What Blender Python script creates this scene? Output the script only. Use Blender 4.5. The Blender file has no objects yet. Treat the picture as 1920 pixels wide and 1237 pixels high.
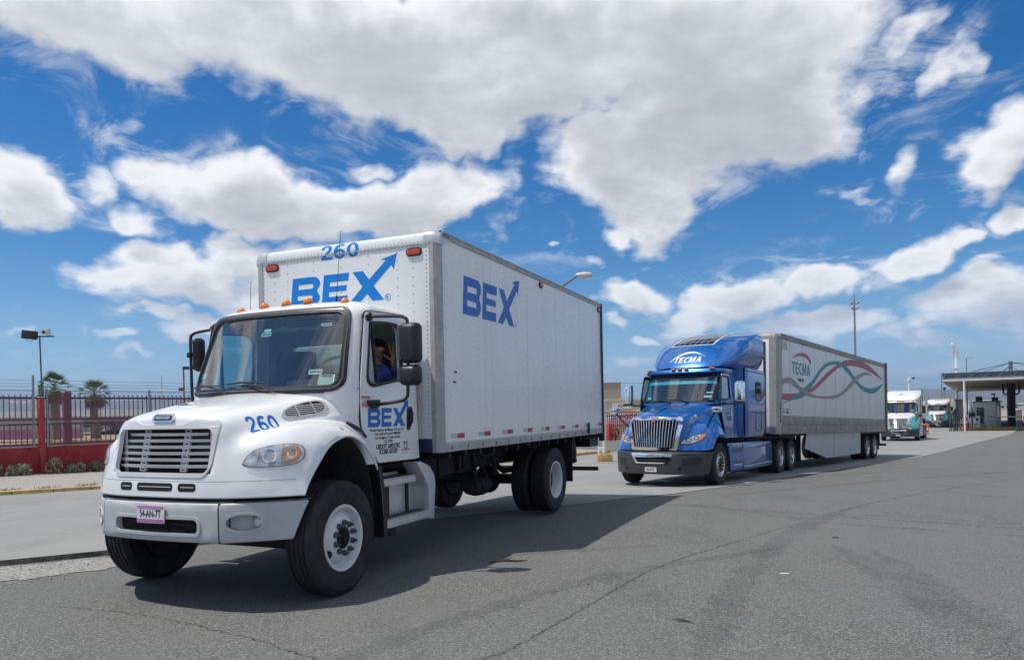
import bpy, bmesh, math, random
from math import sin, cos, pi, radians, atan, atan2, sqrt, hypot
from mathutils import Vector, Matrix
from mathutils.geometry import tessellate_polygon
from mathutils.bvhtree import BVHTree

random.seed(7)
SC = bpy.context.scene
COL = SC.collection

# ------------------------------------------------------------------ camera
cam_data = bpy.data.cameras.new('camera')
cam = bpy.data.objects.new('camera', cam_data)
COL.objects.link(cam)
ROLL = -0.01954
cam.matrix_world = Matrix(((cos(ROLL), -sin(ROLL), 0, 0), (0, 0, -1, 0), (sin(ROLL), cos(ROLL), 0, 1.602), (0, 0, 0, 1)))
cam_data.sensor_width = 36
cam_data.lens = 1357.2 / 1920 * 36
cam_data.shift_y = (772.5 - 618.5) / 1920
cam_data.clip_start = 0.05
cam_data.clip_end = 20000
SC.camera = cam

# ------------------------------------------------------------------ sun, sky, exposure
SUN = Vector((-1.541, -0.373, 3.62)).normalized()
sun_el = math.asin(SUN.z)
sun_az = atan2(SUN.x, SUN.y)
ld = bpy.data.lights.new('sun', 'SUN')
ld.energy = 3.9
ld.angle = radians(0.53)
ld.color = (1.0, 0.955, 0.89)
sun = bpy.data.objects.new('sun', ld)
COL.objects.link(sun)
sun.rotation_euler = SUN.to_track_quat('Z', 'Y').to_euler()
SC.view_settings.view_transform = 'Standard'
SC.view_settings.look = 'None'
SC.view_settings.exposure = 0.10
SC.view_settings.gamma = 1
SC.view_settings.use_curve_mapping = False
SC.render.engine = 'CYCLES'
SC.cycles.max_bounces = 8
SC.cycles.transparent_max_bounces = 24
SC.cycles.use_denoising = True
SC.cycles.sample_clamp_indirect = 8

class NT:
    """tiny node-tree writer"""
    def __init__(s, tree):
        s.t = tree; s.n = tree.nodes; s.l = tree.links
    def new(s, typ, ins=None, **kw):
        nd = s.n.new(typ)
        for k, val in kw.items():
            setattr(nd, k, val)
        for k, val in (ins or {}).items():
            s.put(nd.inputs[k], val)
        return nd
    def put(s, sock, val):
        if isinstance(val, bpy.types.NodeSocket):
            s.l.new(val, sock)
        elif isinstance(val, bpy.types.Node):
            s.l.new(val.outputs[0], sock)
        else:
            sock.default_value = val
    def math(s, op, a, b=0.0, c=0.0, clamp=False):
        nd = s.n.new('ShaderNodeMath'); nd.operation = op; nd.use_clamp = clamp
        for i, val in enumerate((a, b, c)):
            s.put(nd.inputs[i], val)
        return nd.outputs[0]
    def vmath(s, op, a, b=(0, 0, 0), out=0):
        nd = s.n.new('ShaderNodeVectorMath'); nd.operation = op
        s.put(nd.inputs[0], a)
        if op == 'SCALE':
            s.put(nd.inputs[3], b)
        else:
            s.put(nd.inputs[1], b)
        return nd.outputs[out]
    def mix(s, fac, a, b, blend='MIX'):
        nd = s.n.new('ShaderNodeMix'); nd.data_type = 'RGBA'; nd.blend_type = blend
        s.put(nd.inputs[0], fac); s.put(nd.inputs[6], a); s.put(nd.inputs[7], b)
        return nd.outputs[2]
    def smooth(s, x, lo, hi, a=0.0, b=1.0, kind='SMOOTHSTEP'):
        nd = s.n.new('ShaderNodeMapRange'); nd.interpolation_type = kind
        for i, val in enumerate((x, lo, hi, a, b)):
            s.put(nd.inputs[i], val)
        return nd.outputs[0]
    def noise(s, vec, scale, detail=4, rough=0.55, dist=0.0, lac=2.0):
        nd = s.new('ShaderNodeTexNoise', {'Scale': scale, 'Detail': detail, 'Roughness': rough, 'Distortion': dist, 'Lacunarity': lac})
        if vec is not None:
            s.put(nd.inputs['Vector'], vec)
        return nd.outputs[0]

def rgb(r, g, b):
    return (r, g, b, 1.0)

def build_sky():
    w = bpy.data.worlds.new('World'); SC.world = w
    w.use_nodes = True
    # cloud masses: azimuth, elevation (degrees), half widths, tilt, weight
    B = CLOUDS
    g = bpy.data.node_groups.new('cloud_density', 'ShaderNodeTree')
    g.interface.new_socket('Angles', in_out='INPUT', socket_type='NodeSocketVector')
    g.interface.new_socket('Plane', in_out='INPUT', socket_type='NodeSocketVector')
    g.interface.new_socket('Density', in_out='OUTPUT', socket_type='NodeSocketFloat')
    q = NT(g)
    gi = g.nodes.new('NodeGroupInput'); go = g.nodes.new('NodeGroupOutput')
    ang, pl = gi.outputs['Angles'], gi.outputs['Plane']
    # warp the masses so that no outline stays an ellipse
    wn = q.new('ShaderNodeTexNoise', {'Vector': ang, 'Scale': 0.16, 'Detail': 3.0, 'Roughness': 0.6})
    warp = q.vmath('SCALE', q.vmath('SUBTRACT', wn.outputs['Color'], (0.5, 0.5, 0.5)), 6.0)
    ang2 = q.vmath('ADD', ang, warp)
    tot = None
    for (az, el, rx, ry, tilt, wt) in B:
        # (each mass waits for the one before, so the shader compiler keeps few values alive)
        src = ang2 if tot is None else q.vmath('ADD', ang2, q.math('MULTIPLY', tot, 1e-6))
        mp = q.new('ShaderNodeMapping', {'Vector': src}, vector_type='TEXTURE')
        mp.inputs['Location'].default_value = (az, el, 0)
        mp.inputs['Rotation'].default_value = (0, 0, radians(tilt))
        mp.inputs['Scale'].default_value = (rx, ry, 1e6)
        ln = q.vmath('LENGTH', mp.outputs[0], out=1)
        v = q.smooth(ln, 0.25, 1.45, wt, 0.0)
        tot = v if tot is None else q.math('MAXIMUM' if wt > 0 else 'ADD', tot, v)
    # outside the view: unseen cumulus of the same kind, denser to whiten the ambient light
    far = q.noise(pl, 1.7, 3, 0.5)
    sx = q.new('ShaderNodeSeparateXYZ', {'Vector': ang})
    outside = q.smooth(q.math('ABSOLUTE', sx.outputs[0]), 38, 50)
    over = q.smooth(sx.outputs[1], 33, 41)
    om = q.math('MAXIMUM', outside, over)
    gen = q.math('MULTIPLY', q.smooth(far, 0.40, 0.58), om)
    tot = q.math('MAXIMUM', tot, gen)
    n1 = q.noise(pl, 3.2, 9, 0.60, 0.25)
    n2 = q.noise(pl, 13.0, 6, 0.62, 0.4)
    d = q.math('ADD', tot, q.math('MULTIPLY', q.math('SUBTRACT', n1, 0.5), 1.5))
    d = q.math('ADD', d, q.math('MULTIPLY', q.math('SUBTRACT', n2, 0.5), 0.42))
    q.l.new(d, go.inputs[0])

    t = NT(w.node_tree)
    for nd in list(t.n):
        t.n.remove(nd)
    tc = t.new('ShaderNodeTexCoord')
    D = tc.outputs['Generated']
    sp = t.new('ShaderNodeSeparateXYZ', {'Vector': D})
    X, Y, Z = sp.outputs
    Zp = t.math('MAXIMUM', Z, 0.0)
    az = t.math('MULTIPLY', t.math('ARCTAN2', X, Y), 57.2958)
    el = t.math('MULTIPLY', t.math('ARCSINE', Z), 57.2958)

    def sample(da, de):
        a = t.new('ShaderNodeCombineXYZ', {'X': t.math('ADD', az, da), 'Y': t.math('ADD', el, de)}).outputs[0]
        k = t.math('DIVIDE', 1.0, t.math('ADD', Zp, 0.30 + de * 0.0175))
        p = t.vmath('MULTIPLY', t.vmath('SCALE', D, k), (1.0, 1.0, 1.9))
        gn = t.n.new('ShaderNodeGroup'); gn.node_tree = g
        t.l.new(a, gn.inputs['Angles']); t.l.new(p, gn.inputs['Plane'])
        return gn.outputs[0], p
    d0, p0 = sample(0, 0)
    d1, _ = sample(-0.9, 1.9)
    cover = t.smooth(d0, 0.30, 0.78)
    # ragged shreds of vapour about the rims
    shred = t.new('ShaderNodeTexNoise', {'Vector': p0, 'Scale': 5.5, 'Detail': 10.0, 'Roughness': 0.66, 'Distortion': 0.9}).outputs[0]
    veil = t.math('MULTIPLY', t.smooth(shred, 0.50, 0.68), t.smooth(d0, -0.25, 0.45))
    cover = t.math('MAXIMUM', cover, t.math('MULTIPLY', veil, 0.5))
    cover = t.math('MULTIPLY', cover, t.smooth(el, -1.0, 3.0))
    sky = t.new('ShaderNodeTexSky', sky_type='NISHITA', sun_disc=False, sun_elevation=sun_el, sun_rotation=sun_az,
                altitude=1100, air_density=1.0, dust_density=0.6, ozone_density=2.2)
    hs = t.new('ShaderNodeHueSaturation', {'Hue': 0.503, 'Saturation': SKY_SAT, 'Value': SKY_VAL, 'Color': sky.outputs[0]})
    # cloud light: tops catch the sun, thick parts and bases go grey
    lit = t.smooth(d1, 0.35, 1.25, 1.0, 0.0)
    thick = t.smooth(t.math('ADD', d0, t.math('MULTIPLY', t.math('SUBTRACT', t.noise(p0, 1.6, 3, 0.5), 0.5), 1.6)), 0.75, 1.5)
    wisp = t.noise(p0, 7.0, 6, 0.6)
    base = t.mix(lit, rgb(*CLOUD_DARK), rgb(*CLOUD_LIT))
    base = t.mix(t.math('MULTIPLY', thick, 0.75), base, rgb(*CLOUD_THICK))
    base = t.mix(t.smooth(wisp, 0.3, 0.75, 0.0, 0.22), base, rgb(*CLOUD_LIT))
    haze = t.smooth(el, 0.0, 11.0, 0.55, 0.0)
    col = t.mix(t.math('MULTIPLY', cover, 0.97), hs.outputs[0], base)
    col = t.mix(haze, col, rgb(*SKY_HAZE))
    bg = t.new('ShaderNodeBackground', {'Color': col, 'Strength': 0.105})
    out = t.n.new('ShaderNodeOutputWorld')
    t.l.new(bg.outputs[0], out.inputs[0])
    w.cycles.sampling_method = 'MANUAL'
    w.cycles.sample_map_resolution = 512

SKY_SAT, SKY_VAL = 1.46, 0.98
CLOUD_LIT = (9.0, 9.05, 9.1)
CLOUD_DARK = (4.5, 4.75, 5.2)
CLOUD_THICK = (4.2, 4.35, 4.6)
SKY_HAZE = (2.3, 4.2, 7.2)
CLOUDS = [(-25.4, 26.4, 14.7, 3.4, 0.0, 1.0), (-12.3, 25.7, 17.0, 4.3, -5.0, 1.1), (6.5, 27.5, 21.7, 4.9, 0.0, 1.15), (17.7, 24.3, 11.6, 7.0, 10.0, 1.1), (9.6, 19.5, 7.0, 4.8, -20.0, 1.0), (15.7, 20.8, 10.2, 5.3, 25.0, 1.05), (11.5, 15.0, 3.2, 2.9, 40.0, 0.9), (9.1, 13.6, 1.6, 1.2, 0.0, 0.75), (21.4, 21.4, 5.5, 5.1, 20.0, 1.0), (-4.2, 22.4, 8.4, 2.2, -5.0, 0.8), (2.6, 24.6, 8.0, 3.8, 0.0, 1.1), (0.6, 27.7, 12.7, 3.6, 0.0, 1.1), (-13.5, 28.2, 20.1, 2.9, 0.0, 1.1), (19.2, 26.1, 9.9, 4.8, 0.0, 1.05), (-34.5, 15.2, 3.2, 3.4, -20.0, 1.0), (-29.3, 16.2, 1.5, 1.9, 0.0, 0.6), (-24.6, 16.4, 5.3, 2.5, -25.0, 0.95), (-19.6, 16.0, 8.7, 2.9, -5.0, 1.05), (-11.8, 15.8, 9.7, 2.3, 0.0, 1.0), (-4.3, 16.9, 5.5, 3.1, 15.0, 0.95), (-0.5, 15.8, 1.9, 4.3, -20.0, 0.55), (-27.6, 19.6, 3.0, 1.4, 10.0, 0.7), (-10.9, 18.7, 2.9, 1.3, 0.0, 0.6), (-0.0, 18.4, 2.1, 2.3, 0.0, 0.45), (-27.0, 13.9, 3.0, 1.4, -10.0, 0.7), (-24.7, 10.4, 6.3, 2.3, 5.0, 1.0), (-20.7, 12.2, 4.1, 2.1, 10.0, 0.95), (-16.2, 11.2, 5.9, 3.1, 0.0, 0.9), (-28.3, 6.3, 2.5, 0.7, 0.0, 0.75), (-23.0, 7.0, 4.0, 1.1, 0.0, 0.85), (-25.8, 7.8, 2.9, 0.7, 0.0, 0.75), (-26.7, 5.0, 2.4, 0.6, 0.0, 0.65), (-19.3, 8.8, 4.5, 1.6, 0.0, 0.8), (-34.0, 6.2, 1.8, 0.5, 0.0, 0.5), (17.3, 7.6, 5.8, 2.2, 15.0, 1.0), (14.2, 6.8, 3.2, 1.2, 0.0, 0.8), (23.7, 8.9, 4.2, 1.6, 18.0, 1.0), (29.4, 10.3, 3.5, 1.6, 20.0, 1.0), (32.6, 11.1, 1.8, 0.9, 10.0, 0.75), (34.0, 9.3, 1.3, 0.5, 0.0, 0.6), (31.6, 6.7, 5.2, 2.1, 5.0, 1.0), (34.2, 6.8, 4.0, 2.6, 0.0, 1.0), (24.0, 5.6, 5.3, 1.4, 0.0, 0.9), (30.0, 4.3, 4.7, 1.0, 0.0, 0.7), (21.1, 5.4, 4.4, 1.2, 0.0, 0.7), (34.4, 16.4, 3.2, 2.4, 35.0, 1.0), (35.2, 12.2, 1.6, 1.4, 30.0, 0.9), (28.6, 15.8, 3.0, 1.2, 25.0, 0.6), (24.5, 15.2, 2.1, 0.8, 15.0, 0.55), (31.2, 21.2, 2.4, 1.2, 35.0, 0.65), (29.0, 23.9, 3.6, 1.5, 20.0, 0.65), (25.9, 15.0, 1.4, 0.5, 0.0, 0.5), (9.4, 8.8, 3.7, 1.7, -5.0, 0.9), (7.9, 6.5, 1.7, 0.7, 0.0, 0.7), (10.1, 5.3, 1.4, 0.4, 0.0, 0.5), (3.4, 13.1, 0.6, 0.4, 0.0, 0.5), (6.5, 11.4, 0.8, 0.8, 0.0, 0.4), (30.2, 2.3, 3.1, 0.5, 8.0, 0.5), (10.1, 3.2, 2.4, 0.5, 0.0, 0.35)]
build_sky()
# ------------------------------------------------------------------ materials
MATS = {}

def principled(name):
    m = bpy.data.materials.new(name); m.use_nodes = True
    t = NT(m.node_tree)
    b = t.n['Principled BSDF']
    return m, t, b

def mat(name, color, rough=0.5, metal=0.0, vary=0.12, scale=6.0, dirt=None, dirt_amt=0.0, bump=0.0, bump_scale=60.0, coat=0.0, spec=0.5, dirt_scale=2.5, emit=None, streak=0.0):
    """painted / plain surface: base colour with uneven tone, optional grime patches and fine relief"""
    if name in MATS:
        return MATS[name]
    m, t, b = principled(name)
    tc = t.new('ShaderNodeTexCoord').outputs['Object']
    n = t.noise(tc, scale, 5, 0.6)
    c0 = rgb(*color)
    lo = rgb(*[c * (1 - vary) for c in color]); hi = rgb(*[min(1, c * (1 + vary * 0.6)) for c in color])
    col = t.mix(t.smooth(n, 0.3, 0.7), lo, hi)
    if dirt_amt > 0:
        dn = t.noise(tc, dirt_scale, 8, 0.7, 0.6)
        f = t.smooth(dn, 0.48, 0.8, 0.0, dirt_amt)
        if streak > 0:
            st = t.noise(t.vmath('MULTIPLY', tc, (9.0, 9.0, 0.5)), 2.0, 6, 0.7)
            f = t.math('MAXIMUM', f, t.smooth(st, 0.5, 0.85, 0.0, streak))
        col = t.mix(f, col, rgb(*(dirt or (0.2, 0.17, 0.13))))
    t.put(b.inputs['Base Color'], col)
    t.put(b.inputs['Roughness'], t.smooth(t.noise(tc, scale * 2.3, 4, 0.6), 0.25, 0.75, max(0.02, rough * 0.85), min(1, rough * 1.2)))
    b.inputs['Metallic'].default_value = metal
    b.inputs['Specular IOR Level'].default_value = spec
    if coat > 0:
        b.inputs['Coat Weight'].default_value = coat; b.inputs['Coat Roughness'].default_value = 0.06
    if bump > 0:
        bn = t.new('ShaderNodeBump', {'Strength': bump, 'Distance': 0.01, 'Height': t.noise(tc, bump_scale, 4, 0.6)})
        t.put(b.inputs['Normal'], bn)
    if emit:
        b.inputs['Emission Color'].default_value = rgb(*color); b.inputs['Emission Strength'].default_value = emit
    MATS[name] = m
    return m

def glass_mat(name, tint=(0.55, 0.66, 0.64), refl=1.0, rough=0.0, grime=0.05, edge=0.035):
    """thin pane: tinted see-through plus mirror reflection that grows at grazing angles"""
    if name in MATS:
        return MATS[name]
    m, t, b = principled(name)
    t.n.remove(b)
    out = t.n['Material Output']
    tr = t.new('ShaderNodeBsdfTransparent', {'Color': rgb(*tint)})
    gl = t.new('ShaderNodeBsdfGlossy', {'Color': rgb(refl, refl, refl), 'Roughness': rough})
    bf = t.new('ShaderNodeNewGeometry').outputs['Backfacing']
    fr = t.new('ShaderNodeFresnel', {'IOR': t.math('SUBTRACT', 1.55, t.math('MULTIPLY', bf, 0.905))})
    fac = t.math('ADD', t.math('MULTIPLY', fr, 1.5), edge, clamp=True)
    mx = t.new('ShaderNodeMixShader', {0: fac, 1: tr.outputs[0], 2: gl.outputs[0]})
    tc = t.new('ShaderNodeTexCoord').outputs['Object']
    df = t.new('ShaderNodeBsdfDiffuse', {'Color': rgb(0.55, 0.55, 0.5)})
    g = t.smooth(t.noise(t.vmath('MULTIPLY', tc, (3, 3, 1)), 3.0, 8, 0.7), 0.4, 0.85, grime * 0.3, grime)
    mx2 = t.new('ShaderNodeMixShader', {0: g, 1: mx.outputs[0], 2: df.outputs[0]})
    t.l.new(mx2.outputs[0], out.inputs[0])
    MATS[name] = m
    return m

WHITE = mat('white_paint', (0.79, 0.80, 0.785), 0.25, vary=0.008, scale=1.2, coat=0.6, dirt=(0.58, 0.56, 0.52), dirt_amt=0.05, dirt_scale=0.6)
WHITE_BOX = mat('white_box_panel', (0.82, 0.82, 0.80), 0.28, vary=0.03, scale=1.2, dirt=(0.46, 0.45, 0.43), dirt_amt=0.18, dirt_scale=0.8, streak=0.10, coat=0.25, bump=0.12, bump_scale=1.6)
GREY_BUMPER = mat('grey_bumper_plastic', (0.46, 0.47, 0.48), 0.45, vary=0.05, dirt=(0.2, 0.18, 0.16), dirt_amt=0.25)
GRILLE_GREY = mat('grille_grey', (0.60, 0.60, 0.61), 0.32, vary=0.04, coat=0.2)
BLACK = mat('black_plastic', (0.016, 0.016, 0.017), 0.42, vary=0.2)
DARK = mat('dark_chassis', (0.014, 0.014, 0.0145), 0.7, vary=0.3, dirt=(0.05, 0.045, 0.04), dirt_amt=0.4)
VOID = mat('dark_recess', (0.006, 0.006, 0.006), 0.9, vary=0.1)
RUBBER = mat('tyre_rubber', (0.014, 0.014, 0.0145), 0.72, vary=0.3, dirt=(0.075, 0.07, 0.063), dirt_amt=0.55, dirt_scale=4, bump=0.25, bump_scale=90)
SEAL = mat('window_rubber', (0.012, 0.012, 0.013), 0.5)
STEEL_WHITE = mat('white_wheel_steel', (0.66, 0.68, 0.70), 0.38, vary=0.06, dirt=(0.16, 0.14, 0.12), dirt_amt=0.35, dirt_scale=6)
NUT = mat('dark_lug_steel', (0.085, 0.088, 0.092), 0.5, metal=0.3)
ALU = mat('aluminium', (0.62, 0.62, 0.62), 0.34, metal=0.45, vary=0.1, dirt=(0.25, 0.23, 0.21), dirt_amt=0.4)
ALU_DULL = mat('dull_aluminium_rail', (0.44, 0.43, 0.42), 0.5, metal=0.35, vary=0.14, dirt=(0.2, 0.18, 0.15), dirt_amt=0.5, dirt_scale=3, streak=0.3)
CHROME = mat('chrome', (0.82, 0.83, 0.85), 0.07, metal=1.0, vary=0.02)
AMBER = mat('amber_lens', (0.85, 0.25, 0.02), 0.16, vary=0.1, coat=0.6)
RED_LENS = mat('red_lens', (0.46, 0.055, 0.02), 0.25, vary=0.1, coat=0.4)
BLUE_INK = mat('blue_vinyl', (0.0, 0.13, 0.50), 0.4, vary=0.05)
BLUE_INK_FRONT = mat('bright_blue_vinyl', (0.0, 0.19, 0.60), 0.4, vary=0.04)
BLACK_INK = mat('black_vinyl', (0.02, 0.02, 0.022), 0.5)
RED_INK = mat('red_vinyl', (0.45, 0.03, 0.035), 0.5)
PALE_RED = mat('faded_red_vinyl', (0.62, 0.24, 0.22), 0.5)
SILVER_INK = mat('silver_reflective', (0.50, 0.51, 0.52), 0.35, vary=0.1)
NAVY = mat('navy_painted_steel', (0.02, 0.035, 0.10), 0.5, vary=0.2, dirt=(0.1, 0.1, 0.1), dirt_amt=0.3)
GLASS = glass_mat('windscreen_glass', (0.66, 0.80, 0.78), grime=0.03, edge=0.085)
GLASS_SIDE = glass_mat('side_glass', (0.62, 0.76, 0.78), grime=0.02)
LENS = glass_mat('clear_lens', (0.95, 0.96, 0.96), refl=0.7, grime=0.02, edge=0.0)
PANE_DARK = mat('dark_pane', (0.012, 0.016, 0.018), 0.05, vary=0.2, spec=0.9)
CABIN = mat('cabin_grey_trim', (0.22, 0.235, 0.225), 0.7, vary=0.1)
CABIN_DARK = mat('cabin_dark_trim', (0.055, 0.06, 0.06), 0.75)
SEAT = mat('seat_cloth', (0.045, 0.05, 0.06), 0.9)
PAPER = mat('paper_sticker', (0.62, 0.72, 0.68), 0.6)
CYAN_PAPER = mat('cyan_sticker', (0.32, 0.62, 0.68), 0.6)
PLATE_W = mat('plate_white', (0.70, 0.68, 0.70), 0.4)
PLATE_P = mat('plate_mauve', (0.42, 0.16, 0.36), 0.4)

# ------------------------------------------------------------------ mesh writing
class MB:
    def __init__(s):
        s.v = []; s.f = []
    def add(s, vs, fs):
        o = len(s.v)
        s.v += [tuple(p) for p in vs]
        s.f += [tuple(i + o for i in f) for f in fs]
        return s
    def box(s, c, d, M=None, taper=1.0):
        """box centred at c with full size d; taper scales the top"""
        x, y, z = d[0] / 2, d[1] / 2, d[2] / 2
        P = [(-x, -y, -z), (x, -y, -z), (x, y, -z), (-x, y, -z)] + [(a * x * taper, b * y * taper, z) for a, b in ((-1, -1), (1, -1), (1, 1), (-1, 1))]
        P = [Vector(p) for p in P]
        if M is not None:
            P = [M @ p for p in P]
        C = Vector(c)
        return s.add([p + C for p in P], [(3, 2, 1, 0), (4, 5, 6, 7), (0, 1, 5, 4), (1, 2, 6, 5), (2, 3, 7, 6), (3, 0, 4, 7)])
    def b2(s, x0, x1, y0, y1, z0, z1):
        return s.box(((x0 + x1) / 2, (y0 + y1) / 2, (z0 + z1) / 2), (abs(x1 - x0), abs(y1 - y0), abs(z1 - z0)))
    def cyl(s, p0, p1, r0, r1=None, n=12, caps=True):
        r1 = r0 if r1 is None else r1
        p0, p1 = Vector(p0), Vector(p1)
        return s.tube([p0, p1], [r0, r1], n, caps)
    def tube(s, path, r, n=8, caps=True, closed=False):
        path = [Vector(p) for p in path]
        k = len(path)
        rr = r if isinstance(r, (list, tuple)) else [r] * k
        up = None; rings = []
        for i in range(k):
            a = path[i - 1] if (i > 0 or closed) else path[i]
            b = path[(i + 1) % k] if (i < k - 1 or closed) else path[i]
            d = (b - a).normalized()
            if up is None:
                up = Vector((0, 0, 1)) if abs(d.z) < 0.9 else Vector((1, 0, 0))
            u = d.cross(up)
            if u.length < 1e-5:
                u = d.cross(Vector((0, 1, 0)))
            u.normalize(); w = u.cross(d).normalized(); up = w
            rings.append([path[i] + (u * cos(2 * pi * j / n) + w * sin(2 * pi * j / n)) * rr[i] for j in range(n)])
        fs = []
        for i in range(k if closed else k - 1):
            i2 = (i + 1) % k
            for j in range(n):
                j2 = (j + 1) % n
                fs.append((i * n + j, i * n + j2, i2 * n + j2, i2 * n + j))
        if caps and not closed:
            fs.append(tuple(range(n - 1, -1, -1))); fs.append(tuple((k - 1) * n + j for j in range(n)))
        return s.add([p for ring in rings for p in ring], fs)
    def lathe(s, prof, axis='x', c=(0, 0, 0), n=32, closed=True):
        """prof: (radius, along axis) pairs; closed joins last to first"""
        c = Vector(c); vs = []
        for r, a in prof:
            for j in range(n):
                t = 2 * pi * j / n
                if axis == 'x': p = (a, r * cos(t), r * sin(t))
                elif axis == 'y': p = (r * cos(t), a, r * sin(t))
                else: p = (r * cos(t), r * sin(t), a)
                vs.append(c + Vector(p))
        fs = []; k = len(prof)
        for i in range(k if closed else k - 1):
            for j in range(n):
                fs.append((i * n + j, i * n + (j + 1) % n, ((i + 1) % k) * n + (j + 1) % n, ((i + 1) % k) * n + j))
        return s.add(vs, fs)
    def grid(s, rows, closed=False):
        m = len(rows[0]); vs = [p for r in rows for p in r]; fs = []
        for i in range(len(rows) - 1):
            for j in range(m if closed else m - 1):
                fs.append((i * m + j, i * m + (j + 1) % m, (i + 1) * m + (j + 1) % m, (i + 1) * m + j))
        return s.add(vs, fs)
    def prism(s, loops, fn, d0, d1):
        """flat outline(s) (first outer, rest holes) given a thickness; fn(u, v, depth) places a point"""
        loops = [list(l) for l in loops]
        flat = [p for l in loops for p in l]
        tri = tessellate_polygon([[Vector((p[0], p[1], 0)) for p in l] for l in loops])
        n = len(flat)
        vs = [fn(p[0], p[1], d0) for p in flat] + [fn(p[0], p[1], d1) for p in flat]
        fs = [tuple(t) for t in tri] + [tuple(i + n for i in reversed(t)) for t in tri]
        o = 0
        for l in loops:
            k = len(l)
            for i in range(k):
                a, b = o + i, o + (i + 1) % k
                fs.append((a, b, b + n, a + n))
            o += k
        return s.add(vs, fs)
    def build(s, name, m, parent=None, smooth=35, bevel=0.0, loc=None, kind=None, label=None, recalc=True, seg=2):
        me = bpy.data.meshes.new(name)
        me.from_pydata(s.v, [], s.f)
        if recalc or bevel:
            bm = bmesh.new(); bm.from_mesh(me)
            bmesh.ops.recalc_face_normals(bm, faces=bm.faces)
            if bevel:
                es = [e for e in bm.edges if len(e.link_faces) == 2 and e.calc_face_angle(0) > 0.5]
                try:
                    bmesh.ops.bevel(bm, geom=es, offset=bevel, segments=seg, profile=0.6, affect='EDGES', clamp_overlap=True)
                except Exception:
                    pass
            bm.to_mesh(me); bm.free()
        if smooth:
            me.polygons.foreach_set('use_smooth', [True] * len(me.polygons))
            me.set_sharp_from_angle(angle=radians(smooth))
        me.materials.append(m)
        me.update()
        o = bpy.data.objects.new(name, me); COL.objects.link(o)
        if parent is not None: o.parent = parent
        if loc is not None: o.location = loc
        if kind: o['kind'] = kind
        if label: o['label'] = label
        return o

def thing(name, label, cat, loc=(0, 0, 0), rz=0.0, group=None, tilt=0.0):
    o = bpy.data.objects.new(name, None); COL.objects.link(o)
    o.empty_display_size = 0.3
    o.location = loc; o.rotation_euler = (tilt, 0, rz)
    o['label'] = label; o['category'] = cat
    if group: o['group'] = group
    return o

def tag(o, label, cat, group=None):
    o['label'] = label; o['category'] = cat
    if group: o['group'] = group
    return o

def holder(name, parent, loc=(0, 0, 0)):
    """a part that only carries sub-parts"""
    o = bpy.data.objects.new(name, None); COL.objects.link(o)
    o.empty_display_size = 0.1
    o.parent = parent; o.location = loc
    return o

def dup(o, parent=None, loc=None, deep=True, rot=None, scale=None):
    c = o.copy(); COL.objects.link(c)
    if parent is not None: c.parent = parent
    if loc is not None: c.location = loc
    if rot is not None: c.rotation_euler = rot
    if scale is not None: c.scale = scale
    if deep:
        for ch in list(o.children):
            dup(ch, c)
    return c

def rrect(x0, x1, y0, y1, r, n=5):
    """rounded rectangle outline; r one radius or four (bl, br, tr, tl)"""
    rs = r if isinstance(r, (list, tuple)) else [r] * 4
    pts = []
    for (cx, cy, a0), q in zip(((x0, y0, pi), (x1, y0, 1.5 * pi), (x1, y1, 0), (x0, y1, 0.5 * pi)), rs):
        ox = cx + q if cx == x0 else cx - q
        oy = cy + q if cy == y0 else cy - q
        for i in range(n + 1):
            a = a0 + i / n * pi / 2
            pts.append((ox + q * cos(a), oy + q * sin(a)))
    return pts

def round_poly(pts, r, n=4):
    """round the corners of a polygon"""
    out = []; k = len(pts)
    rs = r if isinstance(r, (list, tuple)) else [r] * k
    for i in range(k):
        p = Vector(pts[i]).to_2d(); a = Vector(pts[i - 1]).to_2d(); b = Vector(pts[(i + 1) % k]).to_2d()
        da, db = (a - p), (b - p)
        q = min(rs[i], da.length * 0.45, db.length * 0.45)
        if q <= 1e-6:
            out.append(tuple(p)); continue
        p0 = p + da.normalized() * q; p1 = p + db.normalized() * q
        for j in range(n + 1):
            u = j / n
            out.append(tuple(p0 * (1 - u) ** 2 + p * 2 * u * (1 - u) + p1 * u * u))
    return out

def crom(P, n):
    """Catmull-Rom through a list of points (Vectors), n steps per span"""
    out = []; k = len(P)
    for i in range(k - 1):
        p0 = P[max(i - 1, 0)]; p1 = P[i]; p2 = P[i + 1]; p3 = P[min(i + 2, k - 1)]
        if i == 0: p0 = p1 * 2 - p2
        if i == k - 2: p3 = p2 * 2 - p1
        for j in range(n):
            t = j / n
            out.append(0.5 * ((2 * p1) + (p2 - p0) * t + (2 * p0 - 5 * p1 + 4 * p2 - p3) * t * t + (3 * p1 - p0 - 3 * p2 + p3) * t ** 3))
    out.append(P[-1].copy())
    return out

def crom_grid(G, nu, nv):
    """smooth a control grid of points both ways"""
    rows = [crom([Vector(p) for p in r], nv) for r in G]
    cols = [crom([r[j] for r in rows], nu) for j in range(len(rows[0]))]
    return [[cols[j][i] for j in range(len(cols))] for i in range(len(cols[0]))]

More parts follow.
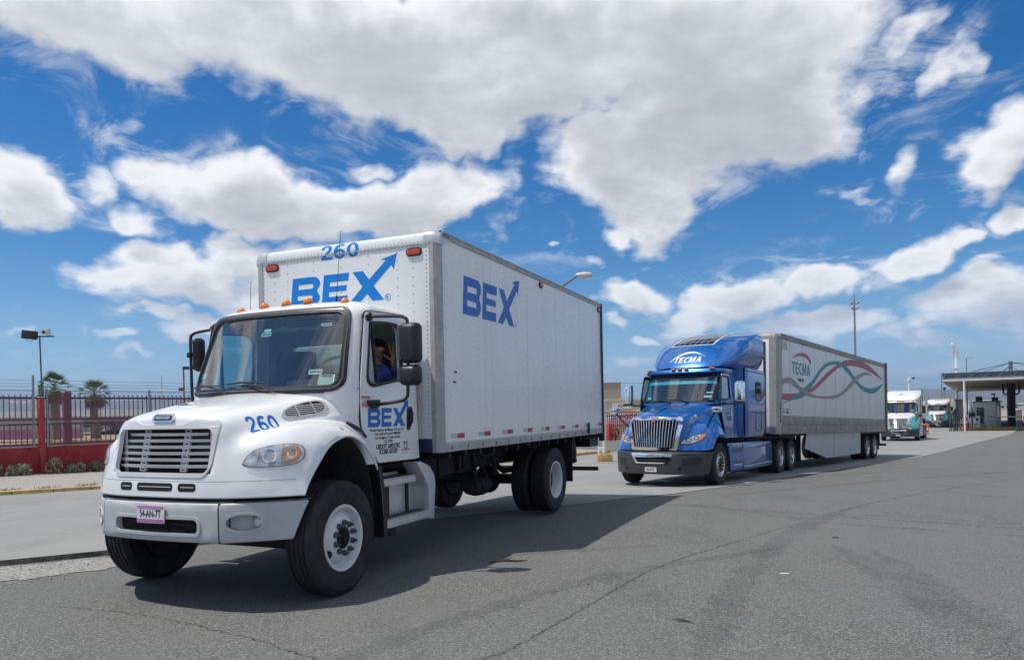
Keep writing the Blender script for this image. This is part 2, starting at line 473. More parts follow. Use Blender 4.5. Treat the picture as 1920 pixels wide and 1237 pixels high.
def text(name, body, size, m, parent, M, bold=0.0, sx=1.0, extrude=0.0015, align='LEFT', space=1.0, shear=0.0, line=1.0):
    cu = bpy.data.curves.new(name, 'FONT')
    cu.body = body; cu.size = size; cu.offset = bold; cu.extrude = extrude; cu.align_x = align
    cu.space_character = space; cu.shear = shear; cu.space_line = line; cu.resolution_u = 3
    cu.materials.append(m)
    t = bpy.data.objects.new(name, cu); COL.objects.link(t)
    dg = bpy.context.evaluated_depsgraph_get(); dg.update()
    me = bpy.data.meshes.new_from_object(t.evaluated_get(dg))
    bpy.data.objects.remove(t)
    me.name = name
    o = bpy.data.objects.new(name, me); COL.objects.link(o)
    o.parent = parent
    o.matrix_local = M @ Matrix.Diagonal((sx, 1, 1, 1))
    return o

def side_m(x, y, z):     # lettering on a left side: reads towards the rear
    return Matrix(((0, 0, 1, x), (1, 0, 0, y), (0, 1, 0, z), (0, 0, 0, 1)))

def front_m(x, y, z):    # lettering on a face looking to -y
    return Matrix(((1, 0, 0, x), (0, 0, -1, y), (0, 1, 0, z), (0, 0, 0, 1)))

def boolean_cut(o, cutters):
    """carve prisms (MB) out of an object, keep it one mesh"""
    tmp = []
    for i, c in enumerate(cutters):
        k = c.build('cutter', VOID, o.parent, smooth=0); tmp.append(k)
        md = o.modifiers.new('cut', 'BOOLEAN'); md.operation = 'DIFFERENCE'; md.object = k; md.solver = 'EXACT'
    bpy.context.view_layer.update()
    dg = bpy.context.evaluated_depsgraph_get()
    me = bpy.data.meshes.new_from_object(o.evaluated_get(dg))
    o.modifiers.clear(); old = o.data; o.data = me
    bpy.data.meshes.remove(old)
    for k in tmp:
        bpy.data.objects.remove(k)
    me.polygons.foreach_set('use_smooth', [True] * len(me.polygons))
    me.set_sharp_from_angle(angle=radians(30))
    return o

def mesh_bvh(o):
    me = o.data
    return BVHTree.FromPolygons([v.co.copy() for v in me.vertices], [tuple(p.vertices) for p in me.polygons])

def wrap(mb_loops, bvh, org, ud, vd, ray, off, thick, cell, name, m, parent, smooth=40):
    """lay a flat outline (u, v) onto a curved skin: cast along ray from the plane org+u*ud+v*vd, stand off the skin"""
    org, ud, vd, ray = Vector(org), Vector(ud), Vector(vd), Vector(ray).normalized()
    bm = bmesh.new()
    pts = [p for l in mb_loops for p in l]
    vs = [bm.verts.new((p[0], p[1], 0)) for p in pts]
    for t in tessellate_polygon([[Vector((p[0], p[1], 0)) for p in l] for l in mb_loops]):
        try: bm.faces.new([vs[i] for i in t])
        except ValueError: pass
    u0, u1 = min(p[0] for p in pts), max(p[0] for p in pts)
    v0, v1 = min(p[1] for p in pts), max(p[1] for p in pts)
    for ax, lo, hi in ((0, u0, u1), (1, v0, v1)):
        k = int((hi - lo) / cell)
        for i in range(1, k + 1):
            co = [0, 0, 0]; no = [0, 0, 0]; co[ax] = lo + (hi - lo) * i / (k + 1); no[ax] = 1
            bmesh.ops.bisect_plane(bm, geom=bm.verts[:] + bm.edges[:] + bm.faces[:], plane_co=co, plane_no=no)
    top = {}
    for v in bm.verts:
        p = org + ud * v.co.x + vd * v.co.y
        h = bvh.ray_cast(p, ray, 5)
        if h[0] is None:
            h = bvh.find_nearest(p)
        no = h[1] if h[1].dot(ray) < 0 else -h[1]
        top[v] = h[0] + no * off
        v.normal = no
    back = {v: top[v] - v.normal * thick for v in bm.verts}
    for v in bm.verts:
        v.co = top[v]
    if thick > 0:
        bm.verts.index_update()
        ft = bm.faces[:]
        bedges = [e for e in bm.edges if len(e.link_faces) == 1]
        vb = {v: bm.verts.new(back[v]) for v in list(top)}
        for f in ft:
            bm.faces.new([vb[v] for v in reversed(f.verts)])
        for e in bedges:
            a, b = e.verts
            try: bm.faces.new([a, b, vb[b], vb[a]])
            except ValueError: pass
    bmesh.ops.recalc_face_normals(bm, faces=bm.faces)
    me = bpy.data.meshes.new(name); bm.to_mesh(me); bm.free()
    me.polygons.foreach_set('use_smooth', [True] * len(me.polygons))
    me.set_sharp_from_angle(angle=radians(smooth))
    me.materials.append(m)
    o = bpy.data.objects.new(name, me); COL.objects.link(o); o.parent = parent
    return o
# ------------------------------------------------------------------ ground
ZK = [(-80, 0), (11.5, 0), (17.9, -0.246), (22.8, -0.40), (32.6, -0.69), (46, -0.80), (90, -1.30), (160, -1.7), (9000, -1.7)]
def zg0(y):
    for (a, za), (b, zb) in zip(ZK, ZK[1:]):
        if y <= b:
            return za + (zb - za) * max(0, (y - a)) / (b - a)
    return ZK[-1][1]
def zg(x, y):
    """height of the ground: level under the first truck, then falling gently away"""
    return sum(zg0(y + d) for d in (-2, -1, 0, 1, 2)) / 5 if y < 200 else zg0(y)

SEAM = [(-14.0, 3.6), (-9.0, 6.2), (-5.76, 8.09), (-4.75, 8.6), (0.92, 12.68), (3.5, 15.0), (15.8, 29.0), (40.0, 58.0), (62, 88)]
KERB = [(-24.0, 2.9), (-19.0, 9.2), (-12.4, 17.5), (-8.0, 23.05), (0.0, 33.1), (5.5, 40.5), (22.0, 66.0), (40, 100)]

def resample(L, n):
    ds = [0]
    for a, b in zip(L, L[1:]): ds.append(ds[-1] + hypot(b[0] - a[0], b[1] - a[1]))
    out = []
    for i in range(n + 1):
        d = ds[-1] * i / n
        for k in range(len(L) - 1):
            if d <= ds[k + 1] + 1e-9:
                t = (d - ds[k]) / (ds[k + 1] - ds[k])
                out.append((L[k][0] + (L[k + 1][0] - L[k][0]) * t, L[k][1] + (L[k + 1][1] - L[k][1]) * t)); break
    return out

def ground_mat(name, base, speck, big=0.2, rough=0.9, grain=90.0, contrast=0.5, bump=0.35, tint=None, stain=0.3):
    m, t, b = principled(name)
    tc = t.new('ShaderNodeTexCoord').outputs['Object']
    vo = t.new('ShaderNodeTexVoronoi', {'Vector': tc, 'Scale': grain}, feature='F1')
    cell = t.new('ShaderNodeSeparateColor', {'Color': vo.outputs['Color']}).outputs[0]
    n1 = t.noise(tc, 0.35, 6, 0.62, 0.5)
    n2 = t.noise(t.vmath('MULTIPLY', tc, (1.0, 0.35, 1)), 1.4, 6, 0.65, 0.3)
    n3 = t.noise(tc, 26.0, 4, 0.7)
    c = t.mix(t.smooth(cell, 0.55, 1.0, 0.0, contrast), rgb(*base), rgb(*speck))
    c = t.mix(t.smooth(cell, 0.0, 0.3, contrast * 0.9, 0.0), c, rgb(*[x * 0.45 for x in base]))
    c = t.mix(t.smooth(n1, 0.3, 0.72, 0.0, big), c, rgb(*(tint or [x * 1.5 for x in base])))
    c = t.mix(t.smooth(n2, 0.5, 0.78, 0.0, stain), c, rgb(*[x * 0.55 for x in base]))
    c = t.mix(t.smooth(n3, 0.35, 0.65, 0.0, 0.25), c, rgb(*[x * 0.8 for x in base]))
    t.put(b.inputs['Base Color'], c)
    t.put(b.inputs['Roughness'], t.smooth(n2, 0.3, 0.7, rough * 0.9, rough))
    b.inputs['Specular IOR Level'].default_value = 0.35
    h = t.math('ADD', t.math('MULTIPLY', vo.outputs['Distance'], 0.8), t.math('MULTIPLY', n3, 0.6))
    bn = t.new('ShaderNodeBump', {'Strength': bump, 'Distance': 0.006, 'Height': h})
    t.put(b.inputs['Normal'], bn)
    MATS[name] = m
    return m

ASPHALT = ground_mat('worn_asphalt', (0.102, 0.104, 0.099), (0.33, 0.32, 0.285), big=0.55, grain=105, contrast=0.80, tint=(0.158, 0.160, 0.150), stain=0.42)
CONCRETE = ground_mat('road_concrete', (0.235, 0.238, 0.224), (0.32, 0.32, 0.30), big=0.65, grain=120, contrast=0.35, bump=0.15, tint=(0.31, 0.31, 0.29), stain=0.5)
DUST = ground_mat('dusty_ground', (0.28, 0.25, 0.21), (0.38, 0.35, 0.31), big=0.4, grain=20, contrast=0.4)
GRAVEL = ground_mat('verge_gravel', (0.30, 0.28, 0.25), (0.44, 0.42, 0.39), big=0.3, grain=40, contrast=0.8, bump=0.8)
RUBBLE = ground_mat('broken_concrete', (0.24, 0.235, 0.215), (0.46, 0.45, 0.42), big=0.4, grain=45, contrast=0.8, bump=1.0, tint=(0.27, 0.26, 0.24))
TAR = mat('dark_tar', (0.035, 0.034, 0.034), 0.8, vary=0.4)

# far land: one sheet to the horizon
rows = []
ys = [-120, -60, -20] + [i for i in range(-10, 60, 4)] + [60, 75, 90, 110, 140, 160, 220, 400, 900, 2500, 7000]
xs = [-7000, -2500, -900, -400, -200, -100] + list(range(-60, 141, 20)) + [200, 400, 900, 2500, 7000]
for y in ys:
    rows.append([(x, y, zg(x, y) - 0.03) for x in xs])
MB().grid(rows).build('ground', DUST, kind='structure')

# asphalt lot
rows = []
for y in [-30, -15, -5] + [i * 1.0 for i in range(0, 40)] + list(range(40, 112, 4)):
    rows.append([(x, y, zg(x, y)) for x in (-40, -25, -15, -10, -6, -3, 0, 3, 6, 10, 15, 25, 40, 60, 85)])
asphalt = MB().grid(rows).build('asphalt', ASPHALT, kind='structure')

# concrete road between the asphalt and the kerb; its broken edge stands a little proud at the near end
sm = resample(SEAM, 150); kb = resample(KERB, 150)
def lift(x):
    t = max(0, min(1, (-2.2 - x) / 2.0)); return 0.007 + 0.055 * t * t * (3 - 2 * t)
top = []; skirt = []
rs = random.Random(3)
for i, (a, b) in enumerate(zip(sm, kb)):
    j = (rs.random() - 0.5) * (0.10 if a[0] < -2 else 0.05)
    a = (a[0] + j, a[1] + j * 0.6 + (rs.random() - 0.5) * 0.05)
    row = []
    for k in range(13):
        t = k / 12
        x, y = a[0] + (b[0] - a[0]) * t, a[1] + (b[1] - a[1]) * t
        row.append((x, y, zg(x, y) + lift(x)))
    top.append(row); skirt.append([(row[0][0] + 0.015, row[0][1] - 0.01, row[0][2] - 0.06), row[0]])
conc = MB().grid(top).build('concrete_road', CONCRETE, kind='structure')
MB().grid(skirt).build('broken_edge', mat('shade_painted_edge', (.07, .068, .06), .95, vary=.6, scale=9, bump=1, bump_scale=40), conc, smooth=0)  # edge face coloured dark to paint in the shadow under the step
# dark joint that follows the edge of the concrete
jt = []
for i in range(22, 142):
    x, y, z = top[i][0]
    w = 0.012 + 0.02 * rs.random()
    jt.append([(x + w, y - w, zg(x, y) + 0.0045), (x - 0.005, y + 0.004, zg(x, y) + 0.0046)])
MB().grid(jt).build('joint', TAR, asphalt, kind=None)

# marks, cracks
def ribbon(pts, w, name, m, z=0.003, jag=0.0, n=40, parent=None):
    P = crom([Vector((p[0], p[1], 0)) for p in pts], n)
    rows = []
    for i, p in enumerate(P):
        d = (P[min(i + 1, len(P) - 1)] - P[max(i - 1, 0)]).normalized()
        s = Vector((-d.y, d.x, 0)); q = p + s * (rs.random() - 0.5) * jag
        ww = w * (0.55 + 0.9 * rs.random()) * min(1, 6 * i / len(P) + 0.15, 6 * (1 - i / len(P)) + 0.15)
        rows.append([q + s * ww / 2 + Vector((0, 0, zg(q.x, q.y) + z)), q - s * ww / 2 + Vector((0, 0, zg(q.x, q.y) + z))])
    return MB().grid(rows).build(name, m, parent or asphalt)

def mark_mat(name, color, cover):
    m, t, b = principled(name)
    tc = t.new('ShaderNodeTexCoord').outputs['Object']
    b.inputs['Base Color'].default_value = rgb(*color); b.inputs['Roughness'].default_value = 0.85
    f = t.math('MULTIPLY', t.smooth(t.noise(tc, 38, 5, 0.75), 0.38, 0.66), t.smooth(t.noise(tc, 1.3, 4, 0.6), 0.3, 0.6, cover * 0.3, cover))
    t.put(b.inputs['Alpha'], f)
    return m
SKID = mark_mat('skid_rubber', (0.05, 0.05, 0.05), 0.6)
SKID_SOFT = mark_mat('faint_rubber', (0.07, 0.07, 0.07), 0.38)
CRACK = mark_mat('crack_line', (0.03, 0.03, 0.03), 0.9)
ribbon([(2.89, 12.37), (3.68, 11.57), (5.31, 10.51), (6.64, 9.53), (8.6, 8.1)], 0.05, 'tyre_mark', SKID)
ribbon([(3.0, 12.2), (3.64, 11.45), (5.16, 10.21), (6.43, 9.13), (8.3, 7.6)], 0.06, 'tyre_mark', SKID)
ribbon([(4.06, 10.1), (5.08, 9.37), (6.09, 8.65), (7.9, 7.3)], 0.06, 'tyre_mark', SKID)
ribbon([(3.68, 8.39), (3.52, 6.99), (3.37, 6.0), (3.24, 5.39), (3.05, 4.4)], 0.34, 'tyre_mark', SKID_SOFT)
ribbon([(3.95, 8.0), (3.7, 6.4), (3.45, 5.31), (3.3, 4.4)], 0.25, 'tyre_mark', SKID_SOFT)
ribbon([(2.2, 12.6), (2.9, 12.35), (3.5, 12.1)], 0.22, 'tyre_mark', SKID_SOFT, z=0.0035)
ribbon([(-0.1, 8.1), (0.9, 8.35), (1.7, 8.5)], 0.16, 'tyre_mark', SKID_SOFT)
ribbon([(-0.6, 4.1), (-0.24, 4.69), (-0.03, 4.91), (0.58, 5.92), (1.5, 7.42), (2.83, 8.84), (4.46, 10.51)], 0.028, 'crack', CRACK, jag=0.03, n=60)
ribbon([(6.0, 14.5), (8.0, 13.0), (11, 10.5)], 0.05, 'tyre_mark', SKID_SOFT)
ribbon([(5.0, 17.0), (9.0, 20.0), (14, 22.5)], 0.30, 'tyre_mark', SKID_SOFT)
ribbon([(4.0, 14.0), (9.0, 17.4), (15, 20.5), (24, 24)], 0.30, 'tyre_mark', SKID_SOFT)

# broken, pale edge in the left foreground with loose stones
RB = [(-9.4, 5.9), (-7.5, 6.9), (-5.76, 7.95), (-4.78, 8.45), (-3.9, 8.55), (-4.0, 8.1), (-4.5, 7.75), (-5.0, 7.3), (-6.2, 6.5), (-8.0, 5.5)]
RBs = []
for i in range(len(RB)):
    a, b = RB[i], RB[(i + 1) % len(RB)]
    for k in range(8):
        t = k / 8
        RBs.append((a[0] + (b[0] - a[0]) * t + (rs.random() - .5) * .14, a[1] + (b[1] - a[1]) * t + (rs.random() - .5) * .14))
rub = MB().prism([RBs], lambda u, v, d: (u, v, d), 0.002, 0.008).build('rubble_patch', RUBBLE, kind='structure', smooth=0)
st = MB()
def pebble(mb, x, y, z, r):
    vs = []
    for k in range(6):
        a = k * pi / 3 + rs.random()
        vs.append((x + r * cos(a) * (0.7 + rs.random() * .6), y + r * sin(a) * (0.7 + rs.random() * .6), z))
    vs.append((x + (rs.random() - .5) * r * .5, y + (rs.random() - .5) * r * .5, z + r * (0.5 + rs.random() * .5)))
    mb.add(vs, [(k, (k + 1) % 6, 6) for k in range(6)])
for _ in range(1500):
    t = rs.random(); i = rs.randrange(1, 3)
    x = -8.6 + 4.6 * rs.random(); w = rs.random()
    y = 8.45 + (x + 4.75) * 0.52 - w * w * 1.3
    pebble(st, x, y, 0.006, 0.006 + 0.02 * rs.random() ** 3)
st.build('rubble_stones', RUBBLE, kind='stuff', smooth=0)
# aggregate thrown about the lot
st = MB()
for _ in range(700):
    pebble(st, -4 + 11 * rs.random(), 4.0 + 9 * rs.random(), 0.0, 0.003 + 0.007 * rs.random() ** 2)
st.build('loose_grit', ASPHALT, kind='stuff', smooth=0)

ribbon([(4.46, 10.51), (6.5, 12.6), (10, 15.6), (16, 20.5)], 0.035, 'crack', CRACK, jag=0.04, n=40)
ribbon([(-4.4, 6.4), (-3.0, 5.9), (-1.6, 5.0), (-.6, 4.1)], 0.02, 'crack', CRACK, jag=0.05, n=40)
ribbon([(1.0, 4.2), (2.0, 6.5), (3.4, 9.0), (5.4, 11.6)], 0.28, 'tyre_mark', SKID_SOFT)
ribbon([(-1.5, 4.2), (-.5, 5.6), (.9, 7.0), (3.0, 8.2)], 0.24, 'tyre_mark', SKID_SOFT)
# ------------------------------------------------------------------ shared vehicle pieces
def tyre_prof(R, w, ri):
    h = w / 2
    p = [(ri, -h * .80), (ri + .02, -h * .93), (ri + .05, -h * .955), (ri + .056, -h * .985), (ri + (R - ri) * .45, -h), (R - .062, -h * .985), (R - .056, -h * 1.01), (R - .045, -h * .97), (R - .016, -h * .86), (R - .004, -h * .78)]
    for g in (-.52, -.18, .18, .52):
        p += [(R, h * g - .011), (R - .013, h * g - .007), (R - .013, h * g + .007), (R, h * g + .011)]
    p += [(R - .004, h * .78), (R - .016, h * .86), (R - .045, h * .97), (R - .056, h * 1.01), (R - .062, h * .985), (ri + (R - ri) * .45, h), (ri + .056, h * .985), (ri + .05, h * .955), (ri + .02, h * .93), (ri, h * .80)]
    return p

WHEELS = {}
def wheel(parent, x, y, z, R=.511, w=.28, side=1, kind='front', rim=None, steer=0.0, nuts=10, lugs=True):
    """x is the outer face of the tyre; meshes are shared between alike wheels"""
    key = (R, w, kind, rim.name if rim else '', lugs)
    h = holder('wheel', parent, (x - side * w / 2, y, z))
    h.rotation_euler = (0, 0, (0 if side > 0 else pi) + steer)
    if key in WHEELS:
        for ch in WHEELS[key].children:
            dup(ch, h)
        return h
    rim = rim or STEEL_WHITE
    ri = .292
    MB().lathe(tyre_prof(R, w, ri), n=56).build('tyre', RUBBER, h)
    o = w / 2
    flange = [(ri - .004, o * .62), (ri + .006, o * .86), (ri + .002, o * .92), (ri - .02, o * .90)]
    if kind == 'front':
        prof = flange + [(ri - .033, o * .74), (ri - .037, o * .42), (ri - .055, o * .40), (.225, o * .56), (.195, o * .74), (.178, o * .84), (.165, o * .86), (.104, o * .86), (.10, o * .4), (ri - .07, o * .1), (ri - .03, -o * .1)]
    else:
        prof = flange + [(ri - .033, o * .74), (ri - .042, o * .2), (ri - .05, -o * .35), (ri - .075, -o * .55), (.19, -o * .70), (.165, -o * .68), (.10, -o * .68), (.10, -o * .9), (ri - .05, -o * .9)]
    MB().lathe(prof, n=48).build('rim', rim, h, smooth=30)
    f = o * (.86 if kind == 'front' else -.68)
    hub = [(.001, f + .030), (.040, f + .030), (.045, f + .018), (.070, f + .014), (.088, f + .002), (.092, f - .03), (.001, f - .03)]
    if kind != 'front':
        hub = [(.001, f + .12), (.055, f + .12), (.07, f + .10), (.072, f + .02), (.098, f), (.098, f - .04), (.001, f - .04)]
    MB().lathe(hub, n=24).build('hub', VOID if kind == 'front' else NUT, h)
    MB().lathe([(.06, -o * .2), (.285, -o * .2), (.285, -o * 1.05), (.06, -o * 1.05)], n=24).build('brake_drum', DARK, h)
    if lugs:
        first = None
        for k in range(nuts):
            a = 2 * pi * k / nuts + .3
            py, pz = .135 * cos(a), .135 * sin(a)
            if first is None:
                first = MB().lathe([(.001, .056), (.012, .054), (.016, .026), (.027, .020), (.027, -.002), (.001, -.002)], n=8).build('lug_nut', NUT, h, loc=(f, py, pz))
            else:
                dup(first, h, loc=(f, py, pz))
        if kind == 'front':
            MB().lathe([(.001, .014), (.030, .014), (.034, .010), (.034, -.03), (.001, -.03)], n=16).build('vent_hole', VOID, h, loc=(o * .655, -.185, -.120))
        else:
            for k in range(2):
                MB().lathe([(.001, .002), (.03, .002), (.03, -.004), (.001, -.004)], n=14).build('vent_hole', VOID, h, loc=(-o * .60, .225 * cos(2.2 + k * pi), .225 * sin(2.2 + k * pi)))
    WHEELS[key] = h
    return h

def logo_loops():
    """slanted block letters B E X, the X running up into an arrow"""
    def arc(cx, cz, rx, rz, a0, a1, n=7):
        return [(cx + rx * cos(radians(a0 + (a1 - a0) * i / n)), cz + rz * sin(radians(a0 + (a1 - a0) * i / n))) for i in range(n + 1)]
    B = [(-.754, 2.920), (-.715, 3.270)] + [(-.42, 3.270)] + arc(-.415, 3.188, .103, .082, 85, -55) + [(-.352, 3.112)] + arc(-.425, 3.020, .104, .085, 50, -50) + arc(-.445, 3.002, .09, .082, -50, -90, 4)
    h1 = [(-.638, 3.130), (-.631, 3.188), (-.438, 3.188)] + arc(-.436, 3.160, .026, .028, 80, -80, 5) + [(-.44, 3.130)]
    h2 = [(-.655, 3.001), (-.648, 3.054), (-.455, 3.054)] + arc(-.453, 3.028, .026, .027, 80, -80, 5) + [(-.46, 3.001)]
    E = [(-.294, 2.920), (-.254, 3.272), (.105, 3.272), (.093, 3.182), (-.168, 3.182), (-.175, 3.131), (.070, 3.131), (.060, 3.066), (-.183, 3.066), (-.190, 3.008), (.077, 3.008), (.062, 2.920)]
    X = [(.111, 2.920), (.290, 3.088), (.156, 3.271), (.299, 3.271), (.384, 3.167), (.617, 3.368), (.545, 3.381), (.762, 3.430), (.717, 3.253), (.687, 3.308), (.443, 3.091), (.581, 2.920), (.425, 2.920), (.357, 3.002), (.255, 2.920)]
    return [[B, h1, h2], [E], [X]]

def logo(parent, fn, m, d=.003):
    for nm, loops in zip(('letter_b', 'letter_e', 'letter_x'), logo_loops()):
        MB().prism(loops, fn, 0.0008, d).build(nm, m, parent, smooth=0)

def oval_lamp(parent, M, w, h, m, name='marker_light'):
    """lozenge lamp in a black rubber grommet, facing local z of M"""
    o = MB().prism([rrect(-w / 2, w / 2, -h / 2, h / 2, h * .49, 6)], lambda u, v, d: M @ Vector((u, v, d)), 0, .012).build(name, BLACK, parent)
    MB().prism([rrect(-w / 2 + .014, w / 2 - .014, -h / 2 + .014, h / 2 - .014, h * .34, 6)], lambda u, v, d: M @ Vector((u, v, d)), .010, .024).build('lens', m, o, bevel=.005)
    return o

def block_word(word):
    """heavy block capitals and digits as outlines, unit cap height, set side by side"""
    def ell(cx, cy, rx, ry, rev=False, n=22):
        L = [(cx + rx * cos(2 * pi * i / n), cy + ry * sin(2 * pi * i / n)) for i in range(n)]
        return L[::-1] if rev else L
    def ring(cx, cy, ro, ri, a0, a1, n=16):
        return [(cx + ro[0] * cos(radians(a0 + (a1 - a0) * i / n)), cy + ro[1] * sin(radians(a0 + (a1 - a0) * i / n))) for i in range(n + 1)] + [(cx + ri[0] * cos(radians(a1 + (a0 - a1) * i / n)), cy + ri[1] * sin(radians(a1 + (a0 - a1) * i / n))) for i in range(n + 1)]
    S = .19
    D = {'T': (.62, [[[(.215, 0), (.405, 0), (.405, .83), (.62, .83), (.62, 1), (0, 1), (0, .83), (.215, .83)]]]),
         'E': (.52, [[[(0, 0), (.52, 0), (.52, .17), (S, .17), (S, .42), (.47, .42), (.47, .58), (S, .58), (S, .83), (.52, .83), (.52, 1), (0, 1)]]]),
         'C': (.58, [[ring(.36, .5, (.36, .51), (.175, .335), 52, 308)]]),
         'M': (.78, [[[(0, 0), (.17, 0), (.17, .66), (.32, .05), (.46, .05), (.61, .66), (.61, 0), (.78, 0), (.78, 1), (.54, 1), (.39, .40), (.24, 1), (0, 1)]]]),
         'A': (.68, [[[(0, 0), (.19, 0), (.245, .22), (.435, .22), (.49, 0), (.68, 0), (.43, 1), (.25, 1)], [(.285, .37), (.34, .62), (.395, .37)]]]),
         '2': (.60, [[[(.02, .70), (.04, .84), (.14, .96), (.31, 1.0), (.48, .96), (.58, .84), (.585, .68), (.52, .53), (.40, .38), (.27, .22), (.235, .165), (.60, .165), (.60, 0), (0, 0), (.01, .12), (.10, .26), (.24, .42), (.36, .55), (.42, .66), (.42, .76), (.36, .84), (.28, .845), (.20, .80), (.175, .70)]]]),
         '6': (.62, [[ell(.31, .32, .31, .32), ell(.31, .32, .145, .165, True)], [[(0, .33), (.015, .60), (.11, .86), (.30, 1.0), (.50, .985), (.585, .90), (.50, .80), (.36, .85), (.25, .76), (.185, .62), (.175, .50)]]]),
         '0': (.62, [[ell(.31, .5, .31, .505), ell(.31, .5, .145, .34, True)]])}
    x = 0; out = []
    for ch in word:
        w, shapes = D[ch]
        out.append((ch, [[[(x + u, v) for u, v in L] for L in sh] for sh in shapes]))
        x += w + .10
    return out, x - .10

def wrap_word(word, h, w, bvh, org, ud, vd, ray, off, name, m, parent):
    """block letters laid on a curved skin, centred on org, h tall and w wide"""
    let, W_ = block_word(word)
    for ch, shapes in let:
        for k, sh in enumerate(shapes):
            loops = [[((u / W_ - .5) * w, (v - .5) * h) for u, v in L] for L in sh]
            wrap(loops, bvh, org, ud, vd, ray, off + .0004 * k, 0.0, max(.05, h * .3), name, m, parent)

def flat_word(word, h, w, fn, name, m, parent):
    let, W_ = block_word(word)
    for ch, shapes in let:
        for k, sh in enumerate(shapes):
            MB().prism([[(u / W_ * w, v * h) for u, v in L] for L in sh], fn, .0006, .003 + .0004 * k).build(name, m, parent, smooth=0)
# ------------------------------------------------------------------ the white box truck in front
# local frame: +x the truck's left (driver's) side, +y towards its rear, origin on the ground under the front axle
T = thing('box_truck', 'white box truck with blue lettering and the waving driver, nearest of all the trucks', 'truck', (-2.6452, 6.9549, 0), -0.4052)

# --- hood with fenders: one moulded skin
half = [
 [(0,-.935,.945),(.30,-.93,.945),(.56,-.90,.945),(.78,-.83,.945),(.95,-.725,.945),(1.08,-.615,.945),(1.165,-.525,.945),(1.2,-.49,.945)],
 [(0,-.93,1.03),(.30,-.925,1.03),(.56,-.895,1.03),(.78,-.82,1.03),(.95,-.71,1.03),(1.08,-.59,1.03),(1.17,-.49,1.03),(1.2,-.445,1.025)],
 [(0,-.915,1.13),(.30,-.91,1.13),(.56,-.885,1.13),(.77,-.80,1.13),(.94,-.69,1.13),(1.08,-.56,1.13),(1.17,-.45,1.12),(1.2,-.385,1.10)],
 [(0,-.895,1.23),(.30,-.89,1.23),(.56,-.865,1.23),(.74,-.785,1.23),(.92,-.675,1.23),(1.07,-.53,1.23),(1.165,-.385,1.225),(1.2,-.295,1.195)],
 [(0,-.868,1.36),(.30,-.862,1.36),(.56,-.835,1.36),(.71,-.75,1.35),(.88,-.66,1.36),(1.04,-.50,1.37),(1.15,-.30,1.36),(1.2,-.145,1.33)],
 [(0,-.845,1.535),(.30,-.838,1.532),(.56,-.80,1.520),(.70,-.66,1.45),(.85,-.54,1.475),(1.0,-.36,1.50),(1.13,-.12,1.465),(1.2,.03,1.398)],
 [(0,-.805,1.635),(.30,-.790,1.628),(.57,-.71,1.600),(.74,-.47,1.505),(.86,-.34,1.525),(1.0,-.15,1.542),(1.13,.05,1.485),(1.2,.165,1.412)],
 [(0,-.60,1.705),(.32,-.575,1.695),(.62,-.43,1.655),(.79,-.15,1.56),(.88,-.05,1.55),(1.0,.08,1.545),(1.13,.22,1.465),(1.2,.31,1.370)],
 [(0,-.20,1.775),(.36,-.17,1.765),(.68,-.05,1.725),(.85,.12,1.60),(.91,.19,1.557),(1.01,.28,1.52),(1.13,.38,1.41),(1.2,.45,1.265)],
 [(0,.22,1.848),(.42,.24,1.832),(.80,.35,1.778),(.95,.43,1.63),(.98,.45,1.535),(1.05,.49,1.44),(1.135,.53,1.30),(1.2,.575,1.11)],
 [(0,.30,1.852),(.45,.32,1.838),(.85,.46,1.775),(1.0,.53,1.63),(1.035,.55,1.50),(1.085,.575,1.38),(1.15,.60,1.22),(1.2,.625,1.02)]]
NU, NV = 7, 7
G = [[(-x, y, z) for x, y, z in reversed(r[1:])] + list(r) for r in half]
HG = crom_grid(G, NU, NV)
hb = MB().grid(HG)
hood_full = hb.build('hood', WHITE, T)
HOOD = mesh_bvh(hood_full)
# open the grille mouth
keep = []
m_ = len(HG[0])
c0, c1 = 5 * NV, 9 * NV          # control columns -.56 .. .56
for i in range(len(HG) - 1):
    for j in range(m_ - 1):
        if 2 * NU + 1 <= i < 5 * NU and c0 <= j < c1: continue
        keep.append((i * m_ + j, i * m_ + j + 1, (i + 1) * m_ + j + 1, (i + 1) * m_ + j))
bpy.data.objects.remove(hood_full)
hb.f = keep
hood = hb.build('hood', WHITE, T, smooth=50)
sol = hood.modifiers.new('thickness', 'SOLIDIFY'); sol.thickness = 0.018; sol.offset = -1 if hood.data.polygons[0].normal.y < 0 else 1

FX, FZ = (1, 0, 0), (0, 0, 1)
def on_front(loops, name, m, off, thick, parent=None, cell=.07):
    return wrap(loops, HOOD, (0, -2.2, 0), FX, FZ, (0, 1, 0), off, thick, cell, name, m, parent or T)
# crease between hood and valance
on_front([[(-1.13, 1.083), (1.13, 1.083), (1.13, 1.079), (-1.13, 1.079)]], 'seam', mat('seam_grey', (.25, .26, .26), .6), .001, .002)

